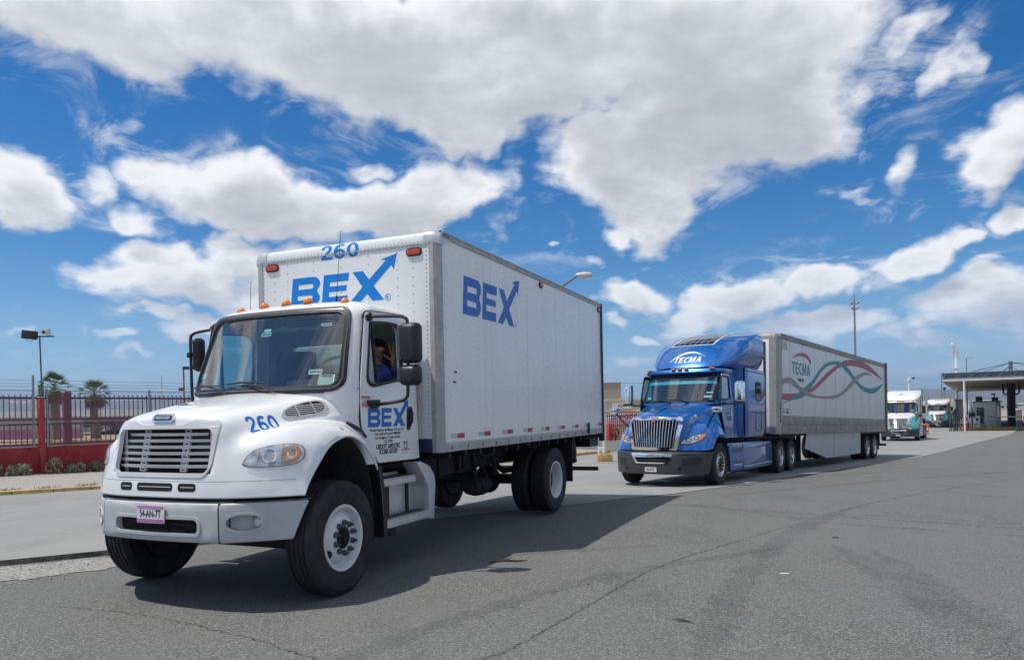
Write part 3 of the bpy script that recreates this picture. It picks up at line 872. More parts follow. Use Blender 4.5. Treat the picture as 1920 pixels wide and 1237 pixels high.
# --- grille
sur = [(-.50, 1.112), (.50, 1.112), (.563, 1.20), (.575, 1.45), (.580, 1.585), (.34, 1.592), (.25, 1.548), (-.25, 1.548), (-.34, 1.592), (-.580, 1.585), (-.575, 1.45), (-.563, 1.20)]
sur = round_poly(sur, [.08, .08, .05, .05, .09, .05, .05, .05, .05, .09, .05, .05], 5)
grille = on_front([sur, rrect(-.535, .535, 1.150, 1.515, .055, 6)], 'grille', GRILLE_GREY, .008, .035)
def face_y(x, z): return -.895 + (1.23 - z) * -.20 + .085 * (x / .56) ** 2
MB().grid([[(x / 10 * .55, -.80 + .05 * (x / 10) ** 2, z) for x in range(-10, 11)] for z in (1.12, 1.53)]).build('backing', VOID, grille)
for s in (-1, 1):
    MB().grid([[(s * (.485 + .07 * i), -.80 + .02 * i, z) for i in range(2)] for z in (1.14, 1.52)]).build('side_blank', GRILLE_GREY, grille)
slat = None
for k in range(6):
    z = 1.467 - k * .0535
    mb = MB(); rows = []
    for i in range(-9, 10):
        x = i / 9 * .552; y = face_y(x, z) + .008
        rows.append([(x, y - .010, z + .013), (x, y - .004, z - .010), (x, y + .028, z - .008), (x, y + .030, z + .014)])
    mb.grid(rows, closed=True)
    mb.build('grille_slat', GRILLE_GREY, grille, smooth=30)
for sx in (-.235, .235):
    for k in range(7):
        z = 1.494 - k * .0535
        y = face_y(sx, z) + .030
        MB().prism([rrect(-.036, .036, -.016, .016, .008, 3), rrect(-.020, .020, -.006, .006, .005, 3)[::-1]], lambda u, v, d: (sx + u, y + d, z + v), 0, .02).build('grille_clip', GRILLE_GREY, grille)
MB().b2(-.5, .5, -.79, -.70, 1.1, 1.5).build('radiator', DARK, T)

# --- badge on the nose and the washer nozzle's shadow mark above it
badge = on_front([rrect(-.125, .125, 1.572, 1.634, .031, 7)], 'badge', CHROME, .016, .02)
on_front([rrect(-.100, .100, 1.585, 1.621, .018, 7)], 'badge_field', mat('badge_blue', (.012, .025, .07), .4), .020, .008, badge)
def wrap_text(body, size, bvh, org, ud, vd, ray, off, name, m, parent, bold=0., sx=1., space=1.0):
    cu = bpy.data.curves.new('t', 'FONT'); cu.body = body; cu.size = size; cu.offset = bold; cu.align_x = 'CENTER'; cu.align_y = 'CENTER'; cu.resolution_u = 4; cu.space_character = space
    o = bpy.data.objects.new('t', cu); COL.objects.link(o)
    dg = bpy.context.evaluated_depsgraph_get(); dg.update()
    me = bpy.data.meshes.new_from_object(o.evaluated_get(dg))
    bpy.data.objects.remove(o)
    org, ud, vd, ray = Vector(org), Vector(ud), Vector(vd), Vector(ray).normalized()
    bm = bmesh.new(); bm.from_mesh(me)
    bmesh.ops.triangulate(bm, faces=bm.faces)
    for it in range(2):
        es = [e for e in bm.edges if e.calc_length() > size * .22]
        if es: bmesh.ops.subdivide_edges(bm, edges=es, cuts=1); bmesh.ops.triangulate(bm, faces=bm.faces)
    for v in bm.verts:
        p = org + ud * (v.co.x * sx) + vd * v.co.y
        h = bvh.ray_cast(p, ray, 5)
        if h[0] is None: h = bvh.find_nearest(p)
        no = h[1] if h[1].dot(ray) < 0 else -h[1]
        v.co = h[0] + no * off
    bm.to_mesh(me); bm.free()
    me.materials.clear(); me.materials.append(m); me.name = name
    o = bpy.data.objects.new(name, me); COL.objects.link(o); o.parent = parent
    return o
wrap_text('FREIGHTLINER', .024, HOOD, (0, -2.2, 1.6025), FX, FZ, (0, 1, 0), .0225, 'badge_lettering', CHROME, badge, bold=.0008, sx=1.05)

# --- valance slots
for x0, x1 in ((-.43, -.30), (-.215, .175), (.255, .42)):
    f = on_front([rrect(x0 - .010, x1 + .010, .998, 1.066, .026, 5)], 'valance_slot', VOID, .002, .003)
    on_front([[(x0 + .02, 1.030), (x1 - .01, 1.030), (x1 - .01, 1.036), (x0 + .02, 1.036)]], 'slot_rib', GRILLE_GREY, .004, .002, f)

# --- headlights (shape laid on the fender face, seen along a slanted direction)
HL_UD, HL_RAY = Vector((.88, .475, 0)), Vector((-.475, .88, 0))
HL_ORG = Vector((1.0, -.6, 0)) - HL_RAY * 1.2
HL_OUT = [(-.269,1.215),(-.238,1.275),(-.175,1.333),(-.072,1.361),(.043,1.374),(.143,1.374),(.198,1.352),(.219,1.300),(.206,1.243),(.152,1.204),(.026,1.189),(-.142,1.190),(-.245,1.199)]
def mirror(o, parent=None):
    """the matching part on the other side of the truck"""
    c = o.copy(); c.data = o.data.copy(); COL.objects.link(c)
    c.parent = parent or o.parent
    for v in c.data.vertices: v.co.x = -v.co.x
    c.data.flip_normals()
    for ch in o.children: mirror(ch, c)
    return c
def on_lamp(loops, name, m, off, thick, parent, cell=.05):
    return wrap(loops, HOOD, HL_ORG, HL_UD, FZ, HL_RAY, off, thick, cell, name, m, parent)
def inset(L, k, c=None):
    cx = sum(p[0] for p in L) / len(L); cz = sum(p[1] for p in L) / len(L)
    return [(cx + (u - cx) * (1 - k), cz + (v - cz) * (1 - k * 1.25)) for u, v in L]
LAMP_INNER = mat('lamp_reflector', (.66, .67, .67), .25, metal=.35, vary=.45, scale=16, bump=.25, bump_scale=22)
LAMP_AMBER = mat('lamp_amber_reflector', (.66, .40, .24), .22, metal=.5, vary=.5, scale=18, bump=.3, bump_scale=26)
hl = on_lamp([round_poly(HL_OUT, .03, 3)], 'headlight', mat('lamp_bezel', (.10, .105, .11), .35), .003, .008, T)
L1 = round_poly(inset(HL_OUT, .045), .02, 3)
on_lamp([L1], 'reflector', LAMP_INNER, .0065, .004, hl)
amb = [(.045,1.335),(.089,1.352),(.145,1.350),(.172,1.328),(.186,1.293),(.172,1.245),(.125,1.214),(.035,1.206)]
on_lamp([amb], 'turn_signal', LAMP_AMBER, .010, .004, hl)
for cu_, cv_, rr in ((-.055, 1.275, .055), (.115, 1.29, .036)):
    on_lamp([[(cu_ + rr * cos(2 * pi * i / 16), cv_ + rr * sin(2 * pi * i / 16)) for i in range(16)], [(cu_ + rr * .8 * cos(2 * pi * i / 16), cv_ + rr * .8 * sin(2 * pi * i / 16)) for i in range(16)][::-1]], 'bulb_ring', CHROME, .013, .006, hl)
on_lamp([[(.140, 1.345), (.168, 1.330), (.165, 1.255), (.136, 1.235)]], 'amber_bar', AMBER, .013, .004, hl)
on_lamp([[(-.150, 1.322), (-.134, 1.328), (-.150, 1.205), (-.167, 1.208)]], 'lamp_divider', GRILLE_GREY, .012, .005, hl)
on_lamp([[(.030, 1.358), (.045, 1.358), (.032, 1.206), (.016, 1.206)]], 'lamp_divider', GRILLE_GREY, .012, .005, hl)
on_lamp([L1], 'lens', LENS, .022, 0.0, hl)
mirror(hl)

# --- intake vents on the hood flanks, fender numbers, small lamps
VORG = Vector((2.0, 0, 0)); VUD = Vector((0, 1, 0)); VRAY = Vector((-1, 0, -.25)).normalized()
def on_side(loops, name, m, off, thick, parent, cell=.06):
    return wrap(loops, HOOD, VORG + FZV * .27, VUD, FZ, VRAY, off, thick, cell, name, m, parent)
FZV = Vector((0, 0, 1))
VENT = [(-.232,1.655),(-.182,1.707),(-.061,1.752),(.093,1.780),(.225,1.786),(.278,1.757),(.270,1.697),(.213,1.647),(.071,1.627),(-.071,1.617),(-.191,1.617)]
vent = on_side([round_poly(VENT, .05, 4), round_poly(inset(VENT, .12), .04, 4)], 'hood_vent', mat('vent_frame', (.50, .51, .50), .4), .012, .014, T)
on_side([round_poly(inset(VENT, .10), .04, 4)], 'vent_screen', VOID, .002, .003, vent)
VI = inset(VENT, .12)
def yspan(L, z):
    xs = []
    for i in range(len(L)):
        (a, za), (b, zb) = L[i], L[(i + 1) % len(L)]
        if (za - z) * (zb - z) < 0: xs.append(a + (b - a) * (z - za) / (zb - za))
    return min(xs), max(xs)
for k in range(6):
    z = 1.640 + k * .0195
    y0, y1 = yspan(VI, z)
    sl = .08
    on_side([[(y0, z - .002), (y1, z - .002), (y1, z + .0032), (y0, z + .0032)]], 'vent_slat', GRILLE_GREY, .011, .006, vent)
for yb in (-.05, .12):
    z0, z1 = 1.632, (1.735 if yb < 0 else 1.765)
    on_side([[(yb, z0), (yb + .006, z0), (yb + .012, z1), (yb + .006, z1)]], 'vent_post', GRILLE_GREY, .013, .006, vent)
mirror(vent)
fm = on_side([[(.114 + .022 * cos(2 * pi * i / 14), 1.438 + .02 * sin(2 * pi * i / 14)) for i in range(14)]], 'fender_lamp', mat('clear_lamp', (.62, .60, .56), .25), .010, .012, T, cell=1)
mirror(fm)

nud = Vector((.45, .86, .245)).normalized(); nvd = Vector((-.55, .435, .715)); nvd = (nvd - nud * nvd.dot(nud)).normalized(); nno = nud.cross(nvd)
wrap_word('260', .170, .285, HOOD, Vector((.714, -.438, 1.539)) + nno * .5, nud, nvd, -nno, .003, 'fender_number', BLUE_INK, T)
MB().prism([[(-.10, 0), (-.03, .045), (-.045, .008), (.075, .012), (.07, -.004), (-.10, -.006)]], lambda u, v, d: (-.10 + u, -.505 + v * .95, 1.716 + v * .28 - abs(u) * .03 + d), -.01, .012).build('nozzle_shadow', DARK, T)  # flat dark shape painting the cast shadow of the washer nozzle
for s_ in (-1, 1):
    MB().tube([(s_ * .975, .40, 1.535), (s_ * 1.02, .44, 1.505), (s_ * 1.075, .50, 1.455), (s_ * 1.105, .54, 1.385)], [.012, .017, .017, .012], 8).build('hood_latch', BLACK, T)
# --- bumper: three moulded pieces on a bowed line
BG = []
for i in range(-40, 41):
    x = i / 40 * 1.24
    a = abs(x)
    y = -.965 + .055 * (a / .66) ** 2 if a < .66 else -.910 + .167 * (a - .66) / .66 * 2 + .30 * ((a - .66) / .58) ** 2 * .58
    BG.append([(x, y + .020, .575), (x, y + .004, .60), (x, y, .64), (x, y, .86), (x, y + .006, .895), (x, y + .028, .912)])
bg = MB().grid(BG).build('guide', VOID); BUMP = mesh_bvh(bg); bpy.data.objects.remove(bg)
def on_bump(loops, name, m, off, thick, parent, cell=.08):
    return wrap(loops, BUMP, (0, -2.2, 0), FX, FZ, (0, 1, 0), off, thick, cell, name, m, parent)
bumper = on_bump([round_poly([(-.655, .585), (.655, .585), (.655, .906), (-.655, .906)], .012, 2), rrect(-.47, .47, .655, .775, .045, 5)], 'bumper', GREY_BUMPER, 0, .05, T)
on_bump([rrect(-.495, .495, .632, .797, .055, 5), rrect(-.468, .468, .657, .773, .043, 5)], 'intake_lip', GREY_BUMPER, .009, .02, bumper)
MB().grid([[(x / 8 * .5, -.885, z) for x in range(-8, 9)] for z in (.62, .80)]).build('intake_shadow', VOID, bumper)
MB().tube([(-.34, -.90, .66), (.30, -.90, .665)], .016, 8).tube([(.12, -.895, .73), (.40, -.895, .715)], .012, 8).build('tow_bar', DARK, bumper)
MB().grid([[(x / 20 * 1.20, BG[40 + int(x * 2 * .967)][5][1], .911), (x / 20 * 1.20, BG[40 + int(x * 2 * .967)][5][1] + .09, .913)] for x in range(-20, 21)]).build('bumper_top', GREY_BUMPER, bumper)
be = on_bump([round_poly([(.667, .585), (1.125, .590), (1.215, .895), (1.20, .906), (.667, .906)], .015, 3), [(.835 + .125 * cos(2 * pi * i / 22), .745 + .068 * sin(2 * pi * i / 22)) for i in range(22)]], 'bumper_end', GREY_BUMPER, 0, .05, T)
on_bump([[(.835 + .142 * cos(2 * pi * i / 22), .745 + .082 * sin(2 * pi * i / 22)) for i in range(22)], [(.835 + .122 * cos(2 * pi * i / 22), .745 + .066 * sin(2 * pi * i / 22)) for i in range(22)]], 'fog_rim', GREY_BUMPER, .008, .02, be)
on_bump([rrect(.655, 1.02, .62, .87, .05, 4)], 'fog_recess', GREY_BUMPER, -.065, .01, be)
fx, fy = .905, -.672
fl = MB().lathe([(.001, -.075), (.022, -.073), (.040, -.062), (.046, -.045), (.048, 0), (.001, 0)], axis='y', c=(fx, fy, .745), n=20).build('fog_lamp', mat('fog_glass', (.55, .57, .58), .12, vary=.1, coat=.6), be)
MB().lathe([(.046, -.062), (.056, -.056), (.058, 0), (.048, 0)], axis='y', c=(fx, fy, .745), n=20).build('fog_bezel', GREY_BUMPER, be)
mirror(be)
plate = on_bump([rrect(-.165, .145, .735, .880, .012, 3)], 'number_plate', PLATE_W, .022, .01, T)
on_bump([rrect(-.160, .140, .739, .770, .008, 3)], 'plate_band', PLATE_P, .0235, .002, plate)
on_bump([rrect(-.160, .140, .858, .876, .008, 3)], 'plate_band', PLATE_P, .0235, .002, plate)
wrap_text('54-AN-7T', .088, BUMP, (-.01, -2.2, .812), FX, FZ, (0, 1, 0), .0238, 'plate_number', BLACK_INK, plate, bold=.0015, sx=.66)
MB().b2(-.75, .75, -.84, -.66, .90, .93).build('bumper_mount', DARK, T)

# --- cab shell: stacked outlines
def sidex(z): return 1.058 - .040 * max(0, z - 1.1)
LEV = [(1.115, .42, None, .10), (1.30, .42, None, .10), (1.50, .42, None, .10), (1.62, .20, None, .235), (1.78, .15, None, .25), (1.86, .165, None, .25), (2.00, .235, None, .22), (2.2, .33, None, .19), (2.4, .425, None, .165), (2.6, .52, None, .14), (2.66, .55, None, .14), (2.71, .60, .965, .14), (2.745, .66, .915, .14), (2.775, .75, .82, .13), (2.795, .86, .66, .10), (2.806, 1.0, .40, .05)]
rings = []
for z, yf, w, bow in LEV:
    w = w or sidex(z)
    yb = 1.60 - (0 if z < 2.6 else (z - 2.6) * 1.2)
    R_ = []
    n = 24
    for i in range(n + 1):
        s_ = -1 + 2 * i / n
        s_ = math.copysign(1 - (1 - abs(s_)) ** 1.7, s_)
        a = abs(s_)
        y = yf + bow * a ** 2.2 + .13 * max(0, (a - .86) / .14) ** 2.2
        R_.append((w * s_, y, z))
    yc = R_[-1][1]
    for k in range(1, 6): R_.append((w, yc + (yb - .06 - yc) * k / 5, z))
    for k in range(1, 4): R_.append((w - .06 * (1 - cos(k * pi / 6)), yb - .06 + .06 * sin(k * pi / 6), z))
    for k in range(1, 8): R_.append(((w - .06) * (1 - 2 * k / 8), yb, z))
    for k in range(0, 3): R_.append((-w + .06 * (1 - cos((3 - k) * pi / 6)), yb - .06 + .06 * sin((3 - k) * pi / 6), z))
    for k in range(0, 5): R_.append((-w, yb - .06 + (yc - yb + .06) * k / 5, z))
    rings.append(R_)
cb = MB().grid(rings, closed=True)
m_ = len(rings[0])
cb.f.append(tuple(reversed(range(m_)))); cb.f.append(tuple((len(rings) - 1) * m_ + j for j in range(m_)))
shell = cb.build('cab_shell', WHITE, T)
CAB = mesh_bvh(shell)
# hollow it: an inner skin a few centimetres inside
inner = []
for R_, (z, yf, w, bow) in zip(rings, LEV):
    dz = .04 if z < 1.9 else -.035 if z > 2.65 else 0
    inner.append([(x * (1 - .05 / max(.06, max(abs(p[0]) for p in R_))) , max(y, .0) + .05 if y < 1.0 + .2 * (z > 2.7) else y - .045, z + dz) for x, y, z in R_])
ib = MB().grid(inner, closed=True)
ib.f.append(tuple(reversed(range(m_)))); ib.f.append(tuple((len(inner) - 1) * m_ + j for j in range(m_)))
hole_mb = ib
WS = [(-.925, 1.872), (.925, 1.872), (.850, 2.650), (-.850, 2.650)]
WSR = round_poly(WS, .13, 6)
DW = round_poly([(.672, 1.945), (.765, 1.893), (1.332, 1.985), (1.340, 2.47), (1.29, 2.548), (1.13, 2.560), (.775, 2.530)], [.05, .05, .04, .06, .06, .1, .03], 4)
cutters = [hole_mb, MB().prism([WSR], lambda u, v, d: (u, d, v), -.4, 1.0),
           MB().prism([DW], lambda u, v, d: (d, u, v), -1.4, 1.4),
           MB().prism([rrect(-.62, .62, 2.08, 2.42, .08, 4)], lambda u, v, d: (u, d, v), 1.4, 1.8)]

boolean_cut(shell, cutters)

# inner lining so that the cab reads grey inside, a little inside the painted skin
def on_cabf(loops, name, m, off, thick, parent=None, cell=.10):
    return wrap(loops, CAB, (0, -2.2, 0), FX, FZ, (0, 1, 0), off, thick, cell, name, m, parent or T)
def grow(L, k):
    cx = sum(p[0] for p in L) / len(L); cz = sum(p[1] for p in L) / len(L); r = max(abs(p[0] - cx) for p in L); q = max(abs(p[1] - cz) for p in L)
    return [(cx + (u - cx) * (1 + k / r), cz + (v - cz) * (1 + k / q)) for u, v in L]
wsg = on_cabf([grow(WSR, .012)], 'windscreen', GLASS, -.010, 0.0)
on_cabf([grow(WSR, .042), grow(WSR, -.016)], 'windscreen_seal', SEAL, .010, .022)
on_cabf([grow(WSR, .020), grow(WSR, .008)], 'seal_bead', mat('seal_bead_grey', (.10, .10, .105), .25, coat=.4), .0125, .006)
# windscreen stickers
for (u0, u1, v0, v1, mm) in ((-.075, .015, 2.475, 2.505, PAPER), (-.095, .035, 2.425, 2.468, CYAN_PAPER), (.60, .71, 2.50, 2.53, PAPER), (.60, .735, 2.01, 2.06, PAPER), (.715, .865, 1.905, 2.005, PAPER), (-.88, -.79, 2.02, 2.075, CYAN_PAPER), (-.905, -.85, 1.94, 1.975, CYAN_PAPER)):
    on_cabf([rrect(u0, u1, v0, v1, .008, 2)], 'windscreen_sticker', mm, -.013, .001, wsg, cell=1)
for (u0, u1, v0, v1) in ((.615, .72, 2.030, 2.040), (.735, .84, 1.985, 1.997), (-.08, .02, 2.442, 2.452), (.615, .70, 2.512, 2.520)):
    on_cabf([rrect(u0, u1, v0, v1, .002, 1)], 'sticker_print', BLACK_INK, -.012, .001, wsg, cell=1)
# cowl under the glass
on_cabf([[(-.80, 1.818), (.80, 1.818), (.80, 1.842), (-.80, 1.842)]], 'cowl_panel', BLACK, .012, .02)
# wipers
for x0, xa, x1, z1 in ((.30, -.05, -.34, 1.935), (-.30, -.62, -.86, 1.915)):
    wp = MB().tube([(x0 + .08, .10, 1.84), (x0 - .1, .135, 1.895), (xa, .165, 1.935)], [.014, .010, .007], 6).build('wiper', BLACK, T)
    MB().tube([(x1 - .02, .31 if x1 < -.6 else .225, z1), (xa - .05, .20 if x1 < -.6 else .175, z1 + .012), (xa + .28, .155, z1 + .005)], [.006, .011, .006], 5).build('blade', BLACK, wp)

# --- doors
DOOR = round_poly([(.545, 1.845), (.700, 2.640), (1.395, 2.672), (1.555, 2.46), (1.560, 1.116), (.795, 1.120), (.575, 1.42), (.545, 1.48)], [.25, .07, .12, .15, .05, .02, .08, .05], 5)
def make_door(s_):
    P = lambda u, v, d: (s_ * (sidex(v) + d), u, v)
    d = MB().prism([DOOR, grow(DW, .012)], P, -.01, .014).build('door', WHITE, T, smooth=20, bevel=.004)
    MB().prism([grow(DOOR, .010), grow(DOOR, -.03)], P, -.01, .0025).build('door_gap', VOID, d, smooth=0)
    MB().prism([grow(DW, .020), grow(DW, -.018)], P, -.012, .019).build('window_seal', SEAL, d, bevel=.004)
    MB().prism([[(.845, 1.93), (.868, 1.93), (.823, 2.53), (.806, 2.53)]], P, -.012, .016).build('quarter_bar', SEAL, d)
    q = [p for p in grow(DW, .008)]
    quarter = [(.668, 1.945), (.765, 1.890), (.86, 1.905), (.815, 2.54), (.775, 2.537)]
    MB().prism([quarter], P, -.004, -.001).build('quarter_glass', GLASS_SIDE, d, smooth=0)
    h = MB().prism([round_poly([(1.355, 1.44), (1.405, 1.425), (1.475, 1.50), (1.500, 1.59), (1.490, 1.678), (1.450, 1.69), (1.385, 1.675)], .03, 4)], P, .012, .020).build('handle', BLACK, d, bevel=.003)
    MB().tube([(s_ * (sidex(1.47) + .022), 1.405, 1.475), (s_ * (sidex(1.5) + .045), 1.425, 1.52), (s_ * (sidex(1.6) + .045), 1.445, 1.61), (s_ * (sidex(1.65) + .022), 1.455, 1.65)], .014, 8).build('pull', BLACK, h)
    return d, P
door, DP = make_door(1)
door_r, _ = make_door(-1)
MB().prism([[(.86, 1.905), (1.335, 1.98), (1.345, 2.47), (1.29, 2.552), (1.13, 2.565), (.815, 2.54)]], lambda u, v, d: (-(sidex(v) + d), u, v), -.004, -.001).build('window_pane', GLASS_SIDE, door_r, smooth=0)
logo(door, lambda u, v, d: (sidex(1.5) + .0142 + d - .04 * (1.480 + (v - 2.92) * .545 - 1.5), .640 + (u + .754) * .518, 1.480 + (v - 2.92) * .545), BLUE_INK, .002)
def door_text(body, y, z, size, sx, bold, nm='door_lettering'):
    return text(nm, body, size, BLACK_INK, door, side_m(sidex(z) + .0165, y, z), bold=bold, sx=sx, extrude=.0005, align='CENTER')
door_text('Border Express de México S.A. de C.V.', .985, 1.436, .040, .98, .0003)
door_text('Carr. Juárez Porvenir #880-84', .985, 1.397, .040, .98, .0003)
door_text('Col. Zaragoza Cd. Juárez, Chih.', .985, 1.358, .040, .93, .0003)
door_text('C.P. 32701', .99, 1.318, .040, .95, .0003)
door_text('USDOT 1692179Z', .985, 1.258, .066, .86, .0014)
door_text('ICCMX 621537', .985, 1.205, .066, .80, .0014)
def door_sheet(y0, y1, z0, z1, m, nm, d=.0165):
    return MB().prism([[(y0, z0), (y1, z0), (y1, z1), (y0, z1)]], DP, .013, d).build(nm, m, door, smooth=0)
st_ = door_sheet(.552, .702, 1.680, 1.792, mat('sticker_white', (.7, .7, .71), .5), 'door_sticker')
door_sheet(.552, .700, 1.765, 1.790, PALE_RED, 'sticker_band', .0175); door_sheet(.552, .702, 1.682, 1.720, PALE_RED, 'sticker_band', .0175)
door_sheet(.575, .69, 1.742, 1.746, PALE_RED, 'sticker_line', .0175); door_sheet(.575, .69, 1.730, 1.734, PALE_RED, 'sticker_line', .0175)
st2 = door_sheet(1.235, 1.400, 1.170, 1.325, mat('sticker_white', (.7, .7, .71), .5), 'door_sticker', .0155)
door_sheet(1.235, 1.400, 1.222, 1.232, RED_INK, 'sticker_band', .0168)
text('sticker_lettering', 'Cd.Juárez', .030, BLACK_INK, st2, side_m(sidex(1.3) + .0172, 1.317, 1.297), align='CENTER', sx=.9, extrude=.0003)
text('sticker_lettering', '2,2', .075, BLACK_INK, st2, side_m(sidex(1.26) + .0172, 1.317, 1.240), align='CENTER', sx=.9, bold=.001, extrude=.0003)
text('sticker_lettering', '.   .', .05, BLACK_INK, st2, side_m(sidex(1.2) + .0172, 1.317, 1.182), align='CENTER', extrude=.0003)
# panel break on the windscreen pillar, drip line on the roof
for s_ in (-1, 1):
    MB().tube([(s_ * (sidex(1.86) + .004), .505, 1.862), (s_ * (sidex(1.86) + .004), .545, 1.862)], .004, 4).build('seam', BLACK, T)
    MB().tube([(s_ * (sidex(2.6) + .004), .66, 2.595), (s_ * (sidex(2.6) + .004), .70, 2.595)], .004, 4).build('seam', BLACK, T)
# roof lamps, aerials
for x in (-.665, -.315, -.02, .266, .705):
    z = 2.752 if abs(x) > .6 else 2.778 if abs(x) > .3 else 2.787
    y = .76 + (.03 if abs(x) > .6 else 0)
    o = MB().lathe([(.001, .050), (.022, .047), (.038, .034), (.046, .012), (.046, -.02), (.001, -.02)], axis='z', c=(x, y, z), n=16).build('roof_lamp', AMBER, T)
    MB().lathe([(.047, .008), (.053, .004), (.055, -.02), (.047, -.02)], axis='z', c=(x, y, z), n=16).build('lamp_base', mat('lamp_base_orange', (.55, .16, .02), .4), o)
for p0, p1 in (((-.93, 1.2, 2.70), (-.925, 1.22, 3.18)), ((.44, 1.0, 2.79), (.50, 1.02, 3.56))):
    P0, P1 = Vector(p0), Vector(p1)
    MB().tube([P0, P0 + (P1 - P0) * .10, P0 + (P1 - P0) * .12, P1], [.012, .010, .0035, .0025], 6).build('aerial', BLACK, T)

# --- mirrors on their hoops
def mirrors(s_):
    X = lambda x: s_ * x
    yk = .80
    hp = [(X(.985), .74, 2.58), (X(1.10), .765, 2.585), (X(1.33), yk, 2.575), (X(1.40), yk, 2.555), (X(1.435), yk, 2.50), (X(1.435), yk, 2.2), (X(1.425), yk, 1.83), (X(1.41), yk, 1.77), (X(1.36), yk, 1.74), (X(1.20), .775, 1.715), (X(1.03), .75, 1.70)]
    a = MB().tube(crom([Vector(p) for p in hp], 4), .017, 8).build('mirror_arm', BLACK, T)
    MB().cyl((X(.97), .74, 2.585), (X(1.045), .745, 2.585), .052, .044, 14).build('arm_socket', BLACK, a, bevel=.006)
    MB().prism([round_poly([(.63, 1.745), (.80, 1.755), (.785, 1.69), (.74, 1.665), (.66, 1.69)], .015, 3)], lambda u, v, d: (X(sidex(v) + d), u, v), 0, .075).build('arm_bracket', BLACK, a, bevel=.006)
    heads = ((2.105, 2.505, 1.335, 1.560, 'mirror'), (1.885, 2.090, 1.330, 1.555, 'wide_mirror'))
    if s_ < 0: heads = ((2.13, 2.515, 1.285, 1.385, 'mirror'),)      # swung in, seen almost edge-on
    for z0, z1, x0, x1, nm in heads:
        rows = []
        for k, (dy, q) in enumerate(((-.075, .055), (-.060, .025), (-.02, .004), (.03, 0), (.055, .004), (.06, .02))):
            rows.append([(X(u), yk + .015 + dy, v) for u, v in rrect(x0 + q, x1 - q, z0 + q, z1 - q, .055 - q * .4, 5)])
        mb = MB().grid(rows, closed=True); k = len(rows[0])
        mb.f.append(tuple(range(k))); mb.f.append(tuple(5 * k + j for j in range(k)))
        mh = mb.build(nm, BLACK, a, smooth=40)
        MB().prism([rrect(x0 + .02, x1 - .02, z0 + .02, z1 - .02, .03, 4)], lambda u, v, d: (X(u), yk + .076 + d, v), 0, .004).build('mirror_glass', CHROME, a)
        zc = (z0 + z1) / 2
        MB().box((X(1.435), yk - .012, zc), (.055, .055, .06)).build('clamp', BLACK, a, bevel=.012)
        if s_ > 0: MB().prism([rrect(x0 + .004, x0 + .05, z0 + .03, z1 - .03, .02, 4)], lambda u, v, d: (X(u), yk - .050 + d, v), 0, .01).build('mirror_face', mat('mirror_grey', (.06, .065, .07), .3), a, bevel=.004)
mirrors(1); mirrors(-1)
MB().tube([(1.03, 1.635, 2.36), (1.06, 1.64, 2.1), (1.07, 1.645, 1.75), (1.05, 1.63, 1.58)], .013, 8).build('rear_grab_tube', mat('tube_beige', (.42, .40, .36), .5), T)
# side fairing behind the door, closing part of the gap to the box
for s_ in (-1, 1):
    MB().prism([[(1.57, 1.12), (1.615, 1.12), (1.625, 2.3), (1.60, 2.62), (1.57, 2.62)]], lambda u, v, d: (s_ * (sidex(v) + d), u, v), -.03, .002).build('cab_corner', WHITE, T, bevel=.005)

# --- inside the cab
cabin = holder('interior', T)
MB().grid([[(x / 6 * .93, max(y, .24 + .30 * abs(x / 6) ** 2.2), z) for x in range(-6, 7)] for y, z in ((.24, 1.84), (.50, 1.90), (.62, 1.90), (.70, 1.84), (.72, 1.55))]).build('dashboard', CABIN, cabin)
MB().prism([rrect(.18, .86, 1.87, 1.97, .05, 4)], lambda u, v, d: (u, d, v), .50, .70).build('instrument_hood', CABIN_DARK, cabin, bevel=.015)
MB().lathe([(.12, -.004), (.11, .006), (.001, .008), (.001, -.004)], axis='z', c=(.52, .44, 1.905), n=20).build('dash_speaker', CABIN_DARK, cabin)
wv = []
cw = Vector((.50, .80, 2.04)); an = radians(38)
for i in range(28):
    a = 2 * pi * i / 28
    wv.append(cw + Vector((.225 * cos(a), .225 * sin(a) * sin(an) * 1.0, .225 * sin(a) * cos(an))))
sw = MB().tube(wv, .017, 8, closed=True).build('steering_wheel', BLACK, cabin)
MB().tube([cw + Vector((-.22, 0, 0)), cw + Vector((0, -.03, -.02)), cw + Vector((.22, 0, 0))], .018, 6).tube([cw, Vector((.5, .62, 1.80))], .03, 8).build('steering_column', BLACK, cabin)
for x in (.52, -.52):
    sk = MB().box((x, 1.22, 1.62), (.52, .52, .16)).build('seat', SEAT, cabin, bevel=.05)
    MB().box((x, 1.47, 2.00), (.50, .15, .72), Matrix.Rotation(-.12, 3, 'X')).build('backrest', SEAT, sk, bevel=.05)
MB().b2(-.97, .97, 1.525, 1.55, 1.2, 2.08).b2(-.97, -.62, 1.525, 1.55, 2.08, 2.6).b2(.62, .97, 1.525, 1.55, 2.08, 2.6).b2(-.62, .62, 1.525, 1.55, 2.42, 2.62).build('rear_lining', CABIN, cabin)
MB().b2(-.9, .9, .75, 1.52, 2.66, 2.68).build('headliner', CABIN, cabin)
MB().b2(-.62, -.02, .64, .67, 2.52, 2.62).b2(.06, .80, .64, .67, 2.52, 2.62).build('sun_visor', CABIN_DARK, cabin, bevel=.01)
for s_ in (-1, 1):
    MB().tube([(s_ * .93, .60, 1.98), (s_ * .88, .58, 2.02), (s_ * .87, .62, 2.22), (s_ * .90, .66, 2.27)], .016, 8).build('grab_handle', CABIN, cabin)
MB().b2(-1.0, 1.0, .45, 1.55, 1.17, 1.20).build('cab_floor', CABIN_DARK, cabin)
MB().prism([rrect(-.60, .60, 2.09, 2.41, .07, 4)], lambda u, v, d: (u, d, v), 1.57, 1.574).build('rear_window', GLASS_SIDE, T, smooth=0)
